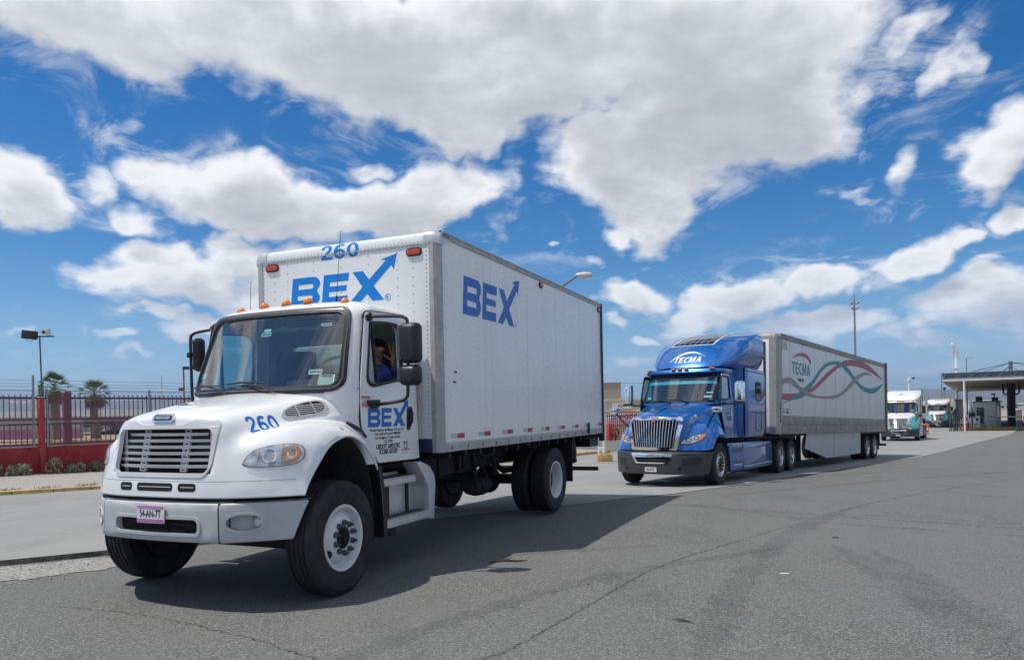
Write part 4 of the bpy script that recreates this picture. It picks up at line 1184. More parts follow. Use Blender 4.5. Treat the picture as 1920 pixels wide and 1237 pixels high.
# --- cargo box
BX, BY0, BY1, BZ0, BZ1 = 1.284, 1.704, 8.08, 1.17, 3.63
box_f = MB().b2(-1.21, 1.19, BY0, BY0 + .03, 1.325, 3.515).build('front_wall', mat('white_box_front', (0.76, 0.775, 0.77), 0.42, vary=0.03, dirt=(.42, .40, .37), dirt_amt=.12, dirt_scale=2.2, streak=.06), T)
for s_ in (-1, 1):
    w_ = MB().b2(s_ * (BX - .02), s_ * BX, 1.79, BY1, 1.27, 3.575).build('side_wall', WHITE_BOX, T)
    p = [(1.175, BY0 + .02), (1.180, BY0 - .008), (1.235, BY0 - .012), (1.262, BY0 + .006), (1.284, BY0 + .032), (1.294, BY0 + .052), (1.290, BY0 + .060), (1.296, BY0 + .070), (1.296, 1.797), (1.26, 1.797), (1.25, BY0 + .03)]
    MB().prism([[(s_ * a, b) for a, b in p]], lambda u, v, d: (u, v, d), BZ0 - .002, 3.505).build('corner_post', ALU_DULL, T, smooth=20)
    MB().b2(s_ * 1.262, s_ * 1.300, 1.80, BY1, 3.572, 3.632).b2(s_ * 1.262, s_ * 1.306, 1.80, BY1, 3.618, 3.642).build('top_rail', ALU_DULL, T, bevel=.003)
    MB().b2(s_ * 1.255, s_ * 1.285, 1.80, BY1, 3.632, 3.650).build('roof_edge', BLACK, T)
    br = MB().b2(s_ * 1.25, s_ * 1.297, 1.80, BY1, BZ0, 1.272).b2(s_ * 1.25, s_ * 1.303, 1.80, BY1, BZ0, BZ0 + .022).build('bottom_rail', ALU_DULL, T, bevel=.003)
    rv = MB()
    for k in range(16):
        y = 1.94 + k * .4064
        for dy in (0, .035):
            for z in (1.225, 1.203):
                rv.box((s_ * 1.299, y + dy * 0, z), (.008, .014, .016))
    rv.build('rail_bolts', NUT, br, kind='stuff', smooth=0)
    rv = MB()
    def rivet(x, y, z, r=.0065):
        rv.add([(x, y - r, z), (x, y, z - r), (x, y + r, z), (x, y, z + r), (x + s_ * r * .7, y, z)], [(0, 1, 4), (1, 2, 4), (2, 3, 4), (3, 0, 4)] if s_ > 0 else [(1, 0, 4), (2, 1, 4), (3, 2, 4), (0, 3, 4)])
    for k in range(32):
        y = 1.86 + k * .2032
        n = 24 if k % 2 == 0 else 16
        for j in range(n):
            z = 1.36 + (3.50 - 1.36) * (j + .5) / n
            rivet(s_ * (BX + .0005), y, z)
            if k % 4 == 0: rivet(s_ * (BX + .0005), y + .05, z)
    rv.build('rivets', mat('rivet_grey', (.60, .61, .61), .4, vary=.2), w_, kind='stuff', smooth=0, recalc=False)
    sm_ = MB()
    for k in range(5):
        y = 1.86 + .05 + (k + 1) * 1.2192 - .025
        sm_.b2(s_ * (BX - .001), s_ * (BX + .0015), y, y + .004, 1.28, 3.57)
    for k in range(6):
        sm_.b2(s_ * (BX - .001), s_ * (BX + .001), 1.85 + k * 1.04, 1.854 + k * 1.04, 1.28, 3.57)
    sm_.build('panel_joints', mat('joint_grey', (.68, .69, .69), .5), w_, kind='stuff', smooth=0)
    tp = MB()
    for k in range(150):
        y = 1.83 + k * .0415
        if y < BY1 - .03: tp.b2(s_ * (BX), s_ * (BX + .004), y, y + .022, 1.277, 1.296)
    tp.build('lacing_strip', WHITE, w_, kind='stuff', smooth=0)
    for k in range(9):
        y = 1.936 + k * .7235
        if k >= 8: y = 7.70
        a = MB().b2(s_ * BX, s_ * (BX + .003), y, y + .165, 1.315, 1.370).build('reflector_strip', SILVER_INK, w_, smooth=0)
        if k != 7: MB().b2(s_ * BX, s_ * (BX + .0034), y + .165, y + .345, 1.315, 1.370).build('reflector_strip', RED_INK, w_, smooth=0)
    for y in (4.905, 7.965):
        M_ = Matrix(((0, 0, s_, s_ * BX), (1, 0, 0, y), (0, s_, 0, 3.512), (0, 0, 0, 1)))
        oval_lamp(T, M_, .155, .085, RED_LENS)
    MB().b2(s_ * 1.22, s_ * 1.318, BY1, BY1 + .055, 1.02, 3.648).build('rear_frame', NAVY, T, bevel=.006)
    if s_ > 0:
        logo(w_, lambda u, v, d: (BX + d, 2.294 + (u + .754) * 1.163, 2.777 + (v - 2.92) * 1.315), BLUE_INK, .0025)
        text('registered_mark', 'R', .05, BLUE_INK, w_, side_m(BX + .003, 3.90, 2.79))
        for z in (2.077, 1.963):
            k_ = MB().b2(BX, BX + .002, 2.0 + (z > 2) * .035, 2.10 + (z > 2) * .035, z - .03, z + .03).build('small_sticker', WHITE, w_, smooth=0)
            MB().b2(BX, BX + .0026, 2.015 + (z > 2) * .03, 2.09 + (z > 2) * .03, z - .012, z + .012).build('sticker_print', BLACK_INK, w_, smooth=0)
# top nose: a rolled radius with cast corners
def nose(x0, x1, name, m, g=0.0):
    prof = [(BY0 - .004 - g, 3.510), (BY0 - .006 - g, 3.535)] + [(BY0 + .105 - (.111 + g) * cos(radians(a)) ** .45, 3.535 + (.105 + g) * sin(radians(a)) ** .9) for a in range(10, 91, 10)] + [(1.95, 3.640 + g), (1.95, 3.60), (1.75, 3.51)]
    n_ = 10 if x1 - x0 > 1 else 4
    rows = []
    for i in range(n_ + 1):
        x = x0 + (x1 - x0) * i / n_
        e = max(0, (abs(x) - 1.20) / .10) ** 2 * .05 if abs(x) > 1.20 else 0
        rows.append([(x, y + e * .7, z - e * .55) for y, z in prof])
    mb = MB().grid(rows, closed=True); k = len(prof)
    mb.f.append(tuple(range(k))); mb.f.append(tuple(n_ * k + j for j in range(k)))
    return mb.build(name, m, T, smooth=40)
nz = nose(-1.125, 1.125, 'top_nose', WHITE)
for s_ in (-1, 1):
    nose(min(s_ * 1.11, s_ * 1.300), max(s_ * 1.11, s_ * 1.300), 'corner_casting', ALU, .006)
MB().b2(-1.22, 1.19, BY0 - .012, BY0 + .02, 3.494, 3.512).build('header_strip', ALU_DULL, T)
MB().b2(-1.27, 1.27, 1.9, BY1, 3.60, 3.636).build('roof', WHITE, T)
MB().b2(-1.27, 1.27, BY1 - .03, BY1, 1.2, 3.62).build('rear_door', WHITE, T)
MB().b2(-1.25, 1.25, BY0 + .02, BY1, BZ0 + .01, 1.30).build('floor', DARK, T)
MB().b2(-1.20, 1.172, BY0 + .008, BY0 + .03, BZ0 + .002, 1.325).build('front_sill', NAVY, T)
rv = MB()
for x in (-1.0, -.80, -.406, -.012, .374, .766, .97):
    for k in range(22):
        z = 1.38 + k * .098
        rv.add([(x - .008, BY0 - .0005, z), (x, BY0 - .0005, z - .008), (x + .008, BY0 - .0005, z), (x, BY0 - .0005, z + .008), (x, BY0 - .006, z)], [(1, 0, 4), (2, 1, 4), (3, 2, 4), (0, 3, 4)])
for k in range(44):
    for x in (-1.165, 1.14):
        z = 1.36 + k * .049
        rv.add([(x - .009, BY0 - .0005, z), (x, BY0 - .0005, z - .009), (x + .009, BY0 - .0005, z), (x, BY0 - .0005, z + .009), (x, BY0 - .006, z)], [(1, 0, 4), (2, 1, 4), (3, 2, 4), (0, 3, 4)])
    for z, yy in ((3.480, BY0), (3.528, BY0 - .005)):
        x = -1.09 + k * .0507
        rv.add([(x - .007, yy - .0005, z), (x, yy - .0005, z - .007), (x + .007, yy - .0005, z), (x, yy - .0005, z + .007), (x, yy - .007, z)], [(1, 0, 4), (2, 1, 4), (3, 2, 4), (0, 3, 4)])
rv.build('rivets', mat('rivet_dark', (.22, .22, .22), .5), box_f, kind='stuff', smooth=0, recalc=False)
logo(box_f, lambda u, v, d: (u, BY0 - d, v), BLUE_INK_FRONT, .003)
text('registered_mark', 'R', .055, BLUE_INK_FRONT, box_f, front_m(.612, BY0 - .002, 2.925))
MB().prism([[(.632 + .04 * cos(2 * pi * i / 20), 2.944 + .04 * sin(2 * pi * i / 20)) for i in range(20)], [(.632 + .034 * cos(2 * pi * i / 20), 2.944 + .034 * sin(2 * pi * i / 20)) for i in range(20)][::-1]], lambda u, v, d: (u, BY0 - d, v), .0005, .002).build('registered_ring', BLUE_INK_FRONT, box_f, smooth=0)
fwb = MB().grid([[(x, y, z) for x in (-1.2, 1.2)] for y, z in [(BY0 - .001, 3.30), (BY0 - .001, 3.493), (BY0 - .0125, 3.4935), (BY0 - .0125, 3.512), (BY0 - .0065, 3.5125)] + [(BY0 + .105 - .1115 * max(0, cos(radians(a))) ** .45, 3.535 + .1055 * sin(radians(a)) ** .9) for a in range(0, 91, 6)]]).build('guide', VOID)
NB = mesh_bvh(fwb); bpy.data.objects.remove(fwb)
wrap_word('260', .176, .535, NB, Vector((-.018, -1, 3.538)), Vector(FX), Vector(FZ), (0, 1, 0), .0015, 'roof_number', BLUE_INK_FRONT, T)
for x in (-1.028, .990):
    M_ = Matrix(((1, 0, 0, x), (0, 0, -1, BY0), (0, 1, 0, 3.428 - .008 * (x > 0)), (0, 0, 0, 1)))
    oval_lamp(T, M_, .205, .092, RED_LENS)

# --- chassis
for s_ in (-1, 1):
    MB().b2(s_ * .40, s_ * .48, -.72, 8.0, .80, 1.02).build('frame_rail', DARK, T)
    bl = MB()
    rq = random.Random(4)
    for k in range(34):
        bl.cyl((s_ * .48, 1.9 + rq.random() * 3.2, .83 + rq.random() * .16), (s_ * .486, 1.9, .9) if False else (s_ * .48 + s_ * .006, 1.9, .9), .012, n=6) if False else None
        y, z = 1.9 + rq.random() * 3.0, .83 + rq.random() * .16
        bl.cyl((s_ * .478, y, z), (s_ * .486, y, z), .013, n=6)
    bl.build('frame_bolts', NUT, T, kind='stuff')
cm = MB()
for k in range(16):
    y = 1.95 + k * .4064
    cm.b2(-1.25, 1.25, y, y + .05, 1.09, 1.175)
cm.b2(-.45, -.35, 1.8, 8.0, 1.03, 1.09).b2(.35, .45, 1.8, 8.0, 1.03, 1.09)
cm.build('floor_bearers', DARK, T, kind='stuff')
MB().b2(.49, .50, 3.05, 3.9, .78, 1.04).build('frame_plate', DARK, T)
for y in (3.52, 3.66):
    MB().b2(.50, .56, y, y + .075, .80, 1.04).build('bracket', DARK, T, bevel=.01)
MB().tube([(-1.0, 0, .50), (-.6, 0, .43), (.6, 0, .43), (1.0, 0, .50)], .055, 10).build('front_axle', DARK, T)
for s_ in (-1, 1):
    MB().tube([(s_ * .44, -.60, .86), (s_ * .44, -.2, .66), (s_ * .44, .2, .64), (s_ * .44, .75, .86)], .035, 6).build('leaf_spring', DARK, T)
    MB().tube([(s_ * .44, 4.75, .88), (s_ * .44, 5.3, .66), (s_ * .44, 5.85, .66), (s_ * .44, 6.4, .90)], .045, 6).build('leaf_spring', DARK, T)
    MB().tube([(s_ * .58, -.35, .62), (s_ * .60, -.2, .75), (s_ * .60, .15, .75)], .04, 8).build('damper', DARK, T)
ra = MB().tube([(-.95, 5.586, .51), (-.35, 5.586, .51), (.35, 5.586, .51), (.95, 5.586, .51)], [.075, .085, .085, .075], 10).build('rear_axle', DARK, T)
MB().lathe([(.001, -.19), (.12, -.18), (.20, -.10), (.235, 0), (.20, .10), (.12, .18), (.001, .19)], axis='y', c=(.05, 5.50, .51), n=20).build('differential', DARK, ra)
MB().tube([(.03, 1.6, .80), (.03, 3.6, .72), (.04, 5.3, .55)], .05, 10).build('drive_shaft', DARK, T)
MB().cyl((-.25, 3.9, .62), (-.25, 4.75, .62), .13, n=16).build('air_tank', DARK, T, bevel=.03)
at = MB().cyl((.46, 4.02, .55), (.46, 4.16, .53), .125, .135, 18).cyl((.46, 4.18, .53), (.46, 4.42, .52), .145, n=18).cyl((.46, 4.44, .52), (.46, 4.62, .52), .125, .10, 18).build('air_dryer', DARK, T, bevel=.012)
MB().tube([(.50, 4.25, 1.05), (.54, 4.35, .95), (.55, 4.6, .98), (.56, 4.70, .80), (.55, 4.72, .66)], .03, 8).tube([(.50, 4.05, 1.05), (.52, 4.10, .85), (.50, 4.15, .66)], .022, 8).tube([(.50, 4.15, 1.05), (.56, 4.2, .9), (.54, 4.45, .64)], .018, 8).build('air_hose', BLACK, T)
MB().b2(-.75, -.20, 2.0, 3.0, .50, .95).build('battery_tray', DARK, T, bevel=.03)
MB().cyl((-.95, 2.0, .68), (-.95, 3.4, .68), .27, n=20).build('fuel_tank', ALU, T, bevel=.03)
MB().b2(-.33, .33, -.5, .9, .62, 1.15).build('engine', DARK, T, bevel=.08)
MB().b2(-.7, .7, -.82, -.74, .70, .90).build('front_crossmember', DARK, T)
# inner fenders and splash flaps
for s_ in (-1, 1):
    arc_ = []
    for i in range(15):
        a = radians(158 - i * 12.5)
        arc_.append((.50 * cos(a) + .03, .62 + .80 * sin(a)))
    MB().grid([[(s_ * x, y, min(z, 1.52)) for x in (.50, .8, 1.0, 1.19)] for y, z in arc_]).build('inner_fender', mat('liner_black', (.030, .030, .031), .75, vary=.4, scale=14, dirt=(.08, .075, .07), dirt_amt=.6, bump=.7, bump_scale=12), T)
    MB().grid([[(s_ * .62, .07 + .56 * cos(radians(a)), .62 + .80 * k / 4) for a in range(0, 181, 30)] for k in range(5)]).build('wheel_well_wall', DARK, T)
    fl_ = [(1.0, .60, 1.10), (1.195, .59, 1.06), (1.20, .645, .85), (1.20, .665, .60), (1.20, .668, .40)]
    MB().grid([[(s_ * x, y, z) for x in (.86, 1.203)] for _, y, z in fl_] ).grid([[(s_ * 1.205, y - .02 * 0, z), (s_ * 1.205, y + .06, z)] for _, y, z in fl_]).build('splash_flap', BLACK, T)
    MB().b2(s_ * .60, s_ * 1.225, 6.43, 6.445, .40, 1.12).build('mud_flap', BLACK, T)
    MB().b2(s_ * .60, s_ * 1.0, 6.43, 6.45, 1.10, 1.165).build('flap_hanger', DARK, T)
# steps and the plated tank end (left), a twin on the right
CHECK = mat('checker_plate', (.60, .60, .60), .38, metal=.4, vary=.2, scale=40, bump=.8, bump_scale=55, dirt=(.22, .2, .18), dirt_amt=.35)
for s_ in (-1, 1):
    X = lambda a: s_ * a
    tank = MB().prism([round_poly([(.80, .535), (1.80, .535), (1.80, .885), (.80, .885)], .07, 4)], lambda u, v, d: (X(d), u, v), .50, .93).build('step_tank', ALU, T, bevel=.008)
    for y in (1.14, 1.53):
        MB().prism([[(-.025, .50), (.025, .50), (.025, .92), (-.025, .92)]], lambda u, v, d: (X(.93 + d), y + u, v), 0, .018).build('tank_strap', BLACK, tank)
    MB().b2(X(.50), X(.90), 1.82, 1.90, .50, .98).build('tank_end', DARK, T, bevel=.02)
    for z, xi, xo, y0, y1 in ((.925, .84, 1.085, .80, 1.49), (.515, .86, 1.155, .79, 1.74)):
        tr = MB().b2(X(xi), X(xo), y0, y1, z, z + .018).b2(X(xo - .012), X(xo), y0, y1, z - .055, z + .020).b2(X(xi), X(xi + .012), y0, y1, z, z + .055).build('step', ALU, T, bevel=.004)
        g_ = MB()
        n_ = int((y1 - y0) / .055)
        for k in range(n_):
            for j in range(3):
                g_.box((X(xi + .055 + j * .065), y0 + .05 + k * .055 + (j % 2) * .025, z + .021), (.045, .018, .010))
        g_.build('step_tread', NUT, tr, kind='stuff', smooth=0)
    MB().prism([[(1.455, 1.075), (1.53, 1.085), (1.70, .93), (1.755, .83), (1.755, .80), (1.725, .43), (1.705, .43), (1.70, .46), (1.69, .80)]], lambda u, v, d: (X(d), u, v), .93, 1.125).build('tank_fairing', ALU, T, bevel=.006)
    MB().prism([[(1.53, 1.085), (1.72, 1.02), (1.83, .90), (1.845, .82), (1.80, .43), (1.725, .43), (1.755, .82)]], lambda u, v, d: (X(u * 0 + d), u, v), .90, 1.128).build('fairing_plate', CHECK, T, bevel=.006)
    MB().b2(X(.70), X(1.10), .92, 1.05, .36, .50).b2(X(.6), X(1.0), 1.2, 1.62, .42, .50).build('step_bracket', DARK, T, bevel=.015)
MB().b2(-1.2, 1.2, 8.0, 8.08, .455, .530).build('rear_bumper', BLACK, T, bevel=.008)
for s_ in (-1, 1):
    MB().b2(s_ * .42, s_ * .52, 7.95, 8.03, .50, 1.12).build('bumper_leg', DARK, T)
MB().b2(-1.2, 1.2, 7.55, 8.08, .93, 1.16).build('rear_underframe', BLACK, T)
MB().tube([(1.05, 7.0, 1.15), (1.05, 7.0, .88), (1.02, 7.02, .80), (1.05, 7.05, .68)], [.03, .07, .085, .06], 8).build('hanging_strap', BLACK, T)
# --- wheels
for s_ in (-1, 1):
    wheel(T, s_ * 1.2325, 0, .511, side=s_, kind='front', steer=.033)
    wheel(T, s_ * 1.245, 5.5856, .511, side=s_, kind='rear')
    wheel(T, s_ * .915, 5.5856, .511, side=s_, kind='rear')
    hs = MB().prism([[(7.2, 1.27), (7.4, 1.27), (7.4, 1.15), (7.2, 1.15)]], lambda u, v, d: (s_ * d, u, v), 1.295, 1.31) if False else None
    MB().tube([(s_ * 1.31, 7.12, 1.385), (s_ * 1.325, 7.11, 1.33), (s_ * 1.32, 7.10, 1.25), (s_ * 1.31, 7.12, 1.20)], .022, 6).build('load_hook', BLACK, T)
# ------------------------------------------------------------------ long-nose tractors (one builder, three trucks)
def paint(name, c, rough=.22, coat=1.0):
    return mat(name, c, rough, vary=.06, coat=coat, dirt=(.25, .22, .19), dirt_amt=.03)
BLUE_PAINT = mat('blue_truck_paint', (.001, .120, .42), .30, metal=.35, vary=.05, coat=1.0, dirt=(.10, .12, .16), dirt_amt=.06)
TEAL_PAINT = paint('teal_paint', (.0, .34, .38))
CREAM = paint('white_truck_paint', (.74, .75, .73), .3, .5)
BUMPER_DK = mat('charcoal_bumper', (.045, .047, .050), .5, vary=.08, dirt=(.12, .11, .10), dirt_amt=.35)
WHITE_INK = mat('white_vinyl', (.75, .76, .76), .4)
TEAL_INK = mat('teal_vinyl', (.02, .20, .24), .4)
CRIMSON_INK = mat('crimson_vinyl', (.33, .035, .06), .4)
GREY_INK = mat('grey_vinyl', (.27, .27, .28), .4)

TH = [
 [(0,-1.20,.86),(.35,-1.18,.86),(.58,-1.10,.86),(.78,-.99,.86),(1.0,-.86,.86),(1.14,-.72,.87),(1.22,-.58,.90)],
 [(0,-1.20,1.05),(.35,-1.18,1.05),(.60,-1.10,1.05),(.76,-.94,1.05),(.98,-.78,1.06),(1.15,-.60,1.05),(1.22,-.47,.99)],
 [(0,-1.19,1.26),(.35,-1.17,1.26),(.63,-1.09,1.25),(.75,-.87,1.23),(.96,-.64,1.28),(1.14,-.42,1.27),(1.22,-.33,1.12)],
 [(0,-1.17,1.47),(.36,-1.15,1.47),(.65,-1.05,1.45),(.77,-.73,1.39),(.95,-.42,1.44),(1.12,-.18,1.40),(1.22,-.12,1.21)],
 [(0,-1.12,1.64),(.36,-1.09,1.63),(.66,-.95,1.58),(.79,-.50,1.50),(.97,-.10,1.55),(1.12,.08,1.44),(1.22,.12,1.22)],
 [(0,-.86,1.755),(.38,-.82,1.74),(.70,-.60,1.68),(.84,-.20,1.60),(1.0,.15,1.58),(1.13,.30,1.38),(1.22,.33,1.16)],
 [(0,-.35,1.875),(.40,-.30,1.865),(.77,-.13,1.80),(.92,.12,1.70),(1.03,.33,1.55),(1.14,.46,1.27),(1.22,.50,1.06)],
 [(0,.20,1.985),(.45,.22,1.975),(.86,.26,1.92),(1.0,.34,1.78),(1.06,.46,1.45),(1.15,.58,1.15),(1.22,.62,.98)]]
def tractor(name, label, loc, rz, tilt, st, group=None):
    R_ = thing(name, label, 'truck', loc, rz, group, tilt)
    P1, P2 = st['paint'], st['fender']
    nu = nv = 5
    G = [[(-x, y, z) for x, y, z in reversed(r[1:])] + list(r) for r in TH]
    HG = crom_grid(G, nu, nv); m_ = len(HG[0])
    skin = BVHTree.FromPolygons([Vector(p) for r in HG for p in r], [(i * m_ + j, i * m_ + j + 1, (i + 1) * m_ + j + 1, (i + 1) * m_ + j) for i in range(len(HG) - 1) for j in range(m_ - 1)])
    a, b = 3 * nv, 9 * nv                     # columns of the bonnet proper
    g0, g1 = 4 * nv, 8 * nv
    vs = [p for r in HG for p in r]
    q = lambda i, j: (i * m_ + j, i * m_ + j + 1, (i + 1) * m_ + j + 1, (i + 1) * m_ + j)
    def sheet(nm, mt, test):
        mb = MB(); mb.v = vs; mb.f = [q(i, j) for i in range(len(HG) - 1) for j in range(m_ - 1) if test(i, j)]
        o = mb.build(nm, mt, R_, smooth=50)
        bm = bmesh.new(); bm.from_mesh(o.data)
        bmesh.ops.delete(bm, geom=[v for v in bm.verts if not v.link_faces], context='VERTS'); bm.to_mesh(o.data); bm.free()
        return o
    hood = sheet('hood', P1, lambda i, j: a <= j < b and not (i < 4 * nu - 1 and g0 <= j < g1))
    sheet('fender', P2, lambda i, j: j < a); sheet('fender', P2, lambda i, j: j >= b)
    front = lambda loops, nm, m, off, th, par=R_, cell=.09: wrap(loops, skin, (0, -2.5, 0), FX, FZ, (0, 1, 0), off, th, cell, nm, m, par)
    # grille
    outer = round_poly([(-.56, .865), (.56, .865), (.665, 1.50), (.62, 1.625), (-.62, 1.625), (-.665, 1.50)], [.04, .04, .12, .06, .06, .12], 5)
    inner = round_poly([(-.49, .935), (.49, .935), (.585, 1.49), (.55, 1.56), (-.55, 1.56), (-.585, 1.49)], [.03, .03, .1, .04, .04, .1], 5)
    gr = front([outer, inner], 'grille', CHROME, .022, .07)
    MB().grid([[(x / 6 * .62, -1.03 + .06 * (x / 6) ** 2, z) for x in range(-6, 7)] for z in (.86, 1.62)]).build('backing', VOID, gr)
    if st['bars'] == 'vertical':
        for k in range(16):
            t = (k + .5) / 16 * 2 - 1
            xb, xt = t * .48, t * .57
            yb, yt = -1.215 + .10 * t * t, -1.165 + .10 * t * t
            MB().tube([(xb, yb, .93), ((xb + xt) / 2, (yb + yt) / 2 - .012, 1.25), (xt, yt, 1.565)], .0098, 6).build('grille_bar', CHROME, gr)
    else:
        for k in range(12):
            z = .97 + k * .05
            w_ = .49 + (z - .93) * .15
            MB().tube([(x / 6 * w_, -1.205 + (z - .9) * .07 + .10 * (x / 6) ** 2, z) for x in range(-6, 7)], .012, 5).build('grille_bar', CHROME, gr)
        for x in (-.25, .25):
            MB().tube([(x, -1.20, .94), (x * 1.05, -1.15, 1.55)], .016, 5).build('grille_post', CHROME, gr)
    if st.get('emblem'):
        em = front([[(-.058, 1.575), (0, 1.508), (.058, 1.575), (0, 1.642)]], 'emblem', CHROME, .045, .03)
        front([[(-.034, 1.575), (0, 1.536), (.034, 1.575), (0, 1.614)]], 'emblem_field', mat('emblem_orange', (.55, .10, .02), .35), .048, .01, em)
        MB().tube([(0, -1.13, 1.64), (0, -.86, 1.775), (0, -.4, 1.885)], [.02, .022, .012], 6).build('hood_rib', P1, R_)
    # lamps
    out = [(.60, 1.035), (.68, 1.115), (.82, 1.195), (.97, 1.240), (1.05, 1.235), (1.075, 1.195), (1.01, 1.105), (.90, 1.035), (.75, 1.0), (.64, 1.005)]
    hl = front([round_poly(out, .03, 3)], 'headlight', BLACK, .006, .02)
    ins = round_poly(inset(out, .10), .02, 3)
    front([ins], 'reflector', LAMP_INNER, .009, .006, hl)
    for cx, cz, rr in ((.76, 1.10, .055), (.90, 1.145, .05)):
        front([[(cx + rr * cos(2 * pi * i / 14), cz + rr * .9 * sin(2 * pi * i / 14)) for i in range(14)], [(cx + rr * .7 * cos(2 * pi * i / 14), cz + rr * .63 * sin(2 * pi * i / 14)) for i in range(14)][::-1]], 'bulb_ring', BLACK, .014, .006, hl)
    front([[(.955, 1.228), (1.045, 1.222), (1.058, 1.195), (.99, 1.108), (.93, 1.065), (.965, 1.13)]], 'turn_signal', AMBER, .018, .008, hl)
    front([ins], 'lens', LENS, .028, 0, hl)
    mirror(hl)
    # bumper
    BG = []
    for i in range(-24, 25):
        x = i / 24 * 1.245; t = abs(x) / 1.245
        y = -1.30 + .12 * t ** 2 + .62 * max(0, (t - .38) / .62) ** 1.8
        BG.append([(x, y + .05, .30), (x, y + .015, .34), (x, y, .50), (x, y, .74), (x, y + .03, .82), (x, y + .07, .835)])
    BV = BVHTree.FromPolygons([Vector(p) for r in BG for p in r], [(i * 6 + j, i * 6 + j + 1, (i + 1) * 6 + j + 1, (i + 1) * 6 + j) for i in range(48) for j in range(5)])
    onb = lambda loops, nm, m, off, th, par, cell=.09: wrap(loops, BV, (0, -2.5, 0), FX, FZ, (0, 1, 0), off, th, cell, nm, m, par)
    bp = onb([round_poly([(-1.16, .31), (1.16, .31), (1.235, .83), (-1.235, .83)], .04, 3), round_poly([(-.36, .585), (.36, .585), (.46, .72), (-.46, .72)], .03, 3)], 'bumper', BUMPER_DK, 0, .08, R_)
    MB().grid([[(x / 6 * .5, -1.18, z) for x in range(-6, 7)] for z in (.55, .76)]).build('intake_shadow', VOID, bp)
    onb([round_poly([(-.39, .555), (.39, .555), (.52, .79), (-.52, .79)], .03, 3), round_poly([(-.345, .59), (.345, .59), (.44, .705), (-.44, .705)], .03, 3)], 'bumper_chrome', CHROME, .014, .03, bp)
    MB().tube([(-.38, -1.245, .64), (0, -1.26, .645), (.38, -1.245, .64)], .022, 6).build('intake_bar', BLACK, bp)
    for s_ in (-1, 1):
        onb([round_poly([(s_ * .70, .50), (s_ * .98, .52), (s_ * 1.08, .70), (s_ * .70, .69)][::s_], .03, 3)], 'fog_panel', mat('charcoal_recess', (.02, .021, .022), .55), .004, .01, bp)
        onb([[(s_ * .66 + .04 * cos(2 * pi * i / 12), .445 + .035 * sin(2 * pi * i / 12)) for i in range(12)]], 'tow_hole', VOID, .002, .004, bp)
        onb([[(s_ * .60, .770), (s_ * 1.19, .770), (s_ * 1.20, .795), (s_ * .60, .795)][::s_]], 'bumper_ridge', BUMPER_DK, .014, .02, bp)
    MB().grid([[(x / 12 * 1.20, -1.20 + .65 * (abs(x) / 12) ** 2.2, .838), (x / 12 * 1.18, -1.0 + .55 * (abs(x) / 12) ** 2.2, .84)] and [(x / 12 * 1.20, -1.22 + .66 * (abs(x) / 12) ** 2.2, .832), (x / 12 * 1.14, -1.02 + .50 * (abs(x) / 12) ** 2.2, .850)] for x in range(-12, 13)]).build('bumper_top', BLACK, bp)
    pl = onb([rrect(-.16, .13, .365, .475, .01, 2)], 'number_plate', PLATE_W, .02, .01, R_)
    if st.get('plate'):
        wrap_text(st['plate'], .085, BV, (-.015, -2.5, .42), FX, FZ, (0, 1, 0), .0215, 'plate_number', BLACK_INK, pl, bold=.001, sx=.62)
    # cab and sleeper: stacked outlines
    def ringy(z, yf, w, yb, bow, n=16, pw=2.2):
        r = []
        for i in range(n + 1):
            s_ = -1 + 2 * i / n; s_ = math.copysign(1 - (1 - abs(s_)) ** 1.6, s_); t = abs(s_)
            r.append((w * s_, yf + bow * t ** pw + .14 * max(0, (t - .85) / .15) ** 2, z))
        yc = r[-1][1]
        for k in range(1, 5): r.append((w, yc + (yb - .05 - yc) * k / 4, z))
        for k in range(1, 8): r.append((w * .985 * (1 - 2 * k / 8), yb, z))
        for k in range(0, 4): r.append((-w, yb - .05 - (yb - .05 - yc) * k / 4, z))
        return r
    def shell(nm, rows, mt):
        rg = [ringy(*r) for r in rows]; k = len(rg[0])
        mb = MB().grid(rg, closed=True)
        mb.f.append(tuple(reversed(range(k)))); mb.f.append(tuple((len(rg) - 1) * k + j for j in range(k)))
        return mb.build(nm, mt, R_, smooth=38)
    cab_rows = [(1.13, .55, 1.06, 2.0, .08), (1.95, .50, 1.06, 2.0, .08), (1.96, .22, 1.06, 2.0, .22), (2.05, .25, 1.055, 2.0, .22), (2.72, .60, 1.02, 2.0, .17), (2.80, .64, 1.0, 2.0, .16), (2.87, .74, .96, 2.0, .16), (2.90, .9, .9, 2.0, .12)]
    cab = shell('cab_shell', cab_rows, P1)
    cskin = mesh_bvh(cab)
    wso = round_poly([(-.955, 2.045), (.955, 2.045), (.90, 2.715), (-.90, 2.715)], .07, 4)
    dwo = round_poly([(.46, 2.07), (1.16, 2.11), (1.13, 2.66), (.60, 2.66)], .06, 4)
    boolean_cut(cab, [MB().prism([wso], lambda u, v, d: (u, d, v), -.3, 1.35), MB().prism([dwo], lambda u, v, d: (d, u, v), -1.3, 1.3)])
    onc = lambda loops, nm, m, off, th, par, cell=.12: wrap(loops, cskin, (0, -2.5, 0), FX, FZ, (0, 1, 0), off, th, cell, nm, m, par)
    ws = onc([grow(wso, .01)], 'windscreen', GLASS, -.008, 0, R_)
    onc([grow(wso, .03), grow(wso, -.012)], 'windscreen_seal', SEAL, .006, .02, R_)
    if st.get('visor'):
        onc([[(-.90, 2.57), (.90, 2.57), (.885, 2.70), (-.885, 2.70)]], 'shade_band', BLACK, -.012, .004, ws)
        onc([[(-.91, 2.49), (.91, 2.49), (.90, 2.568), (-.90, 2.568)]], 'tint_band', mat('tint_teal', (.01, .55, .70), .25, coat=.5), -.012, .003, ws)
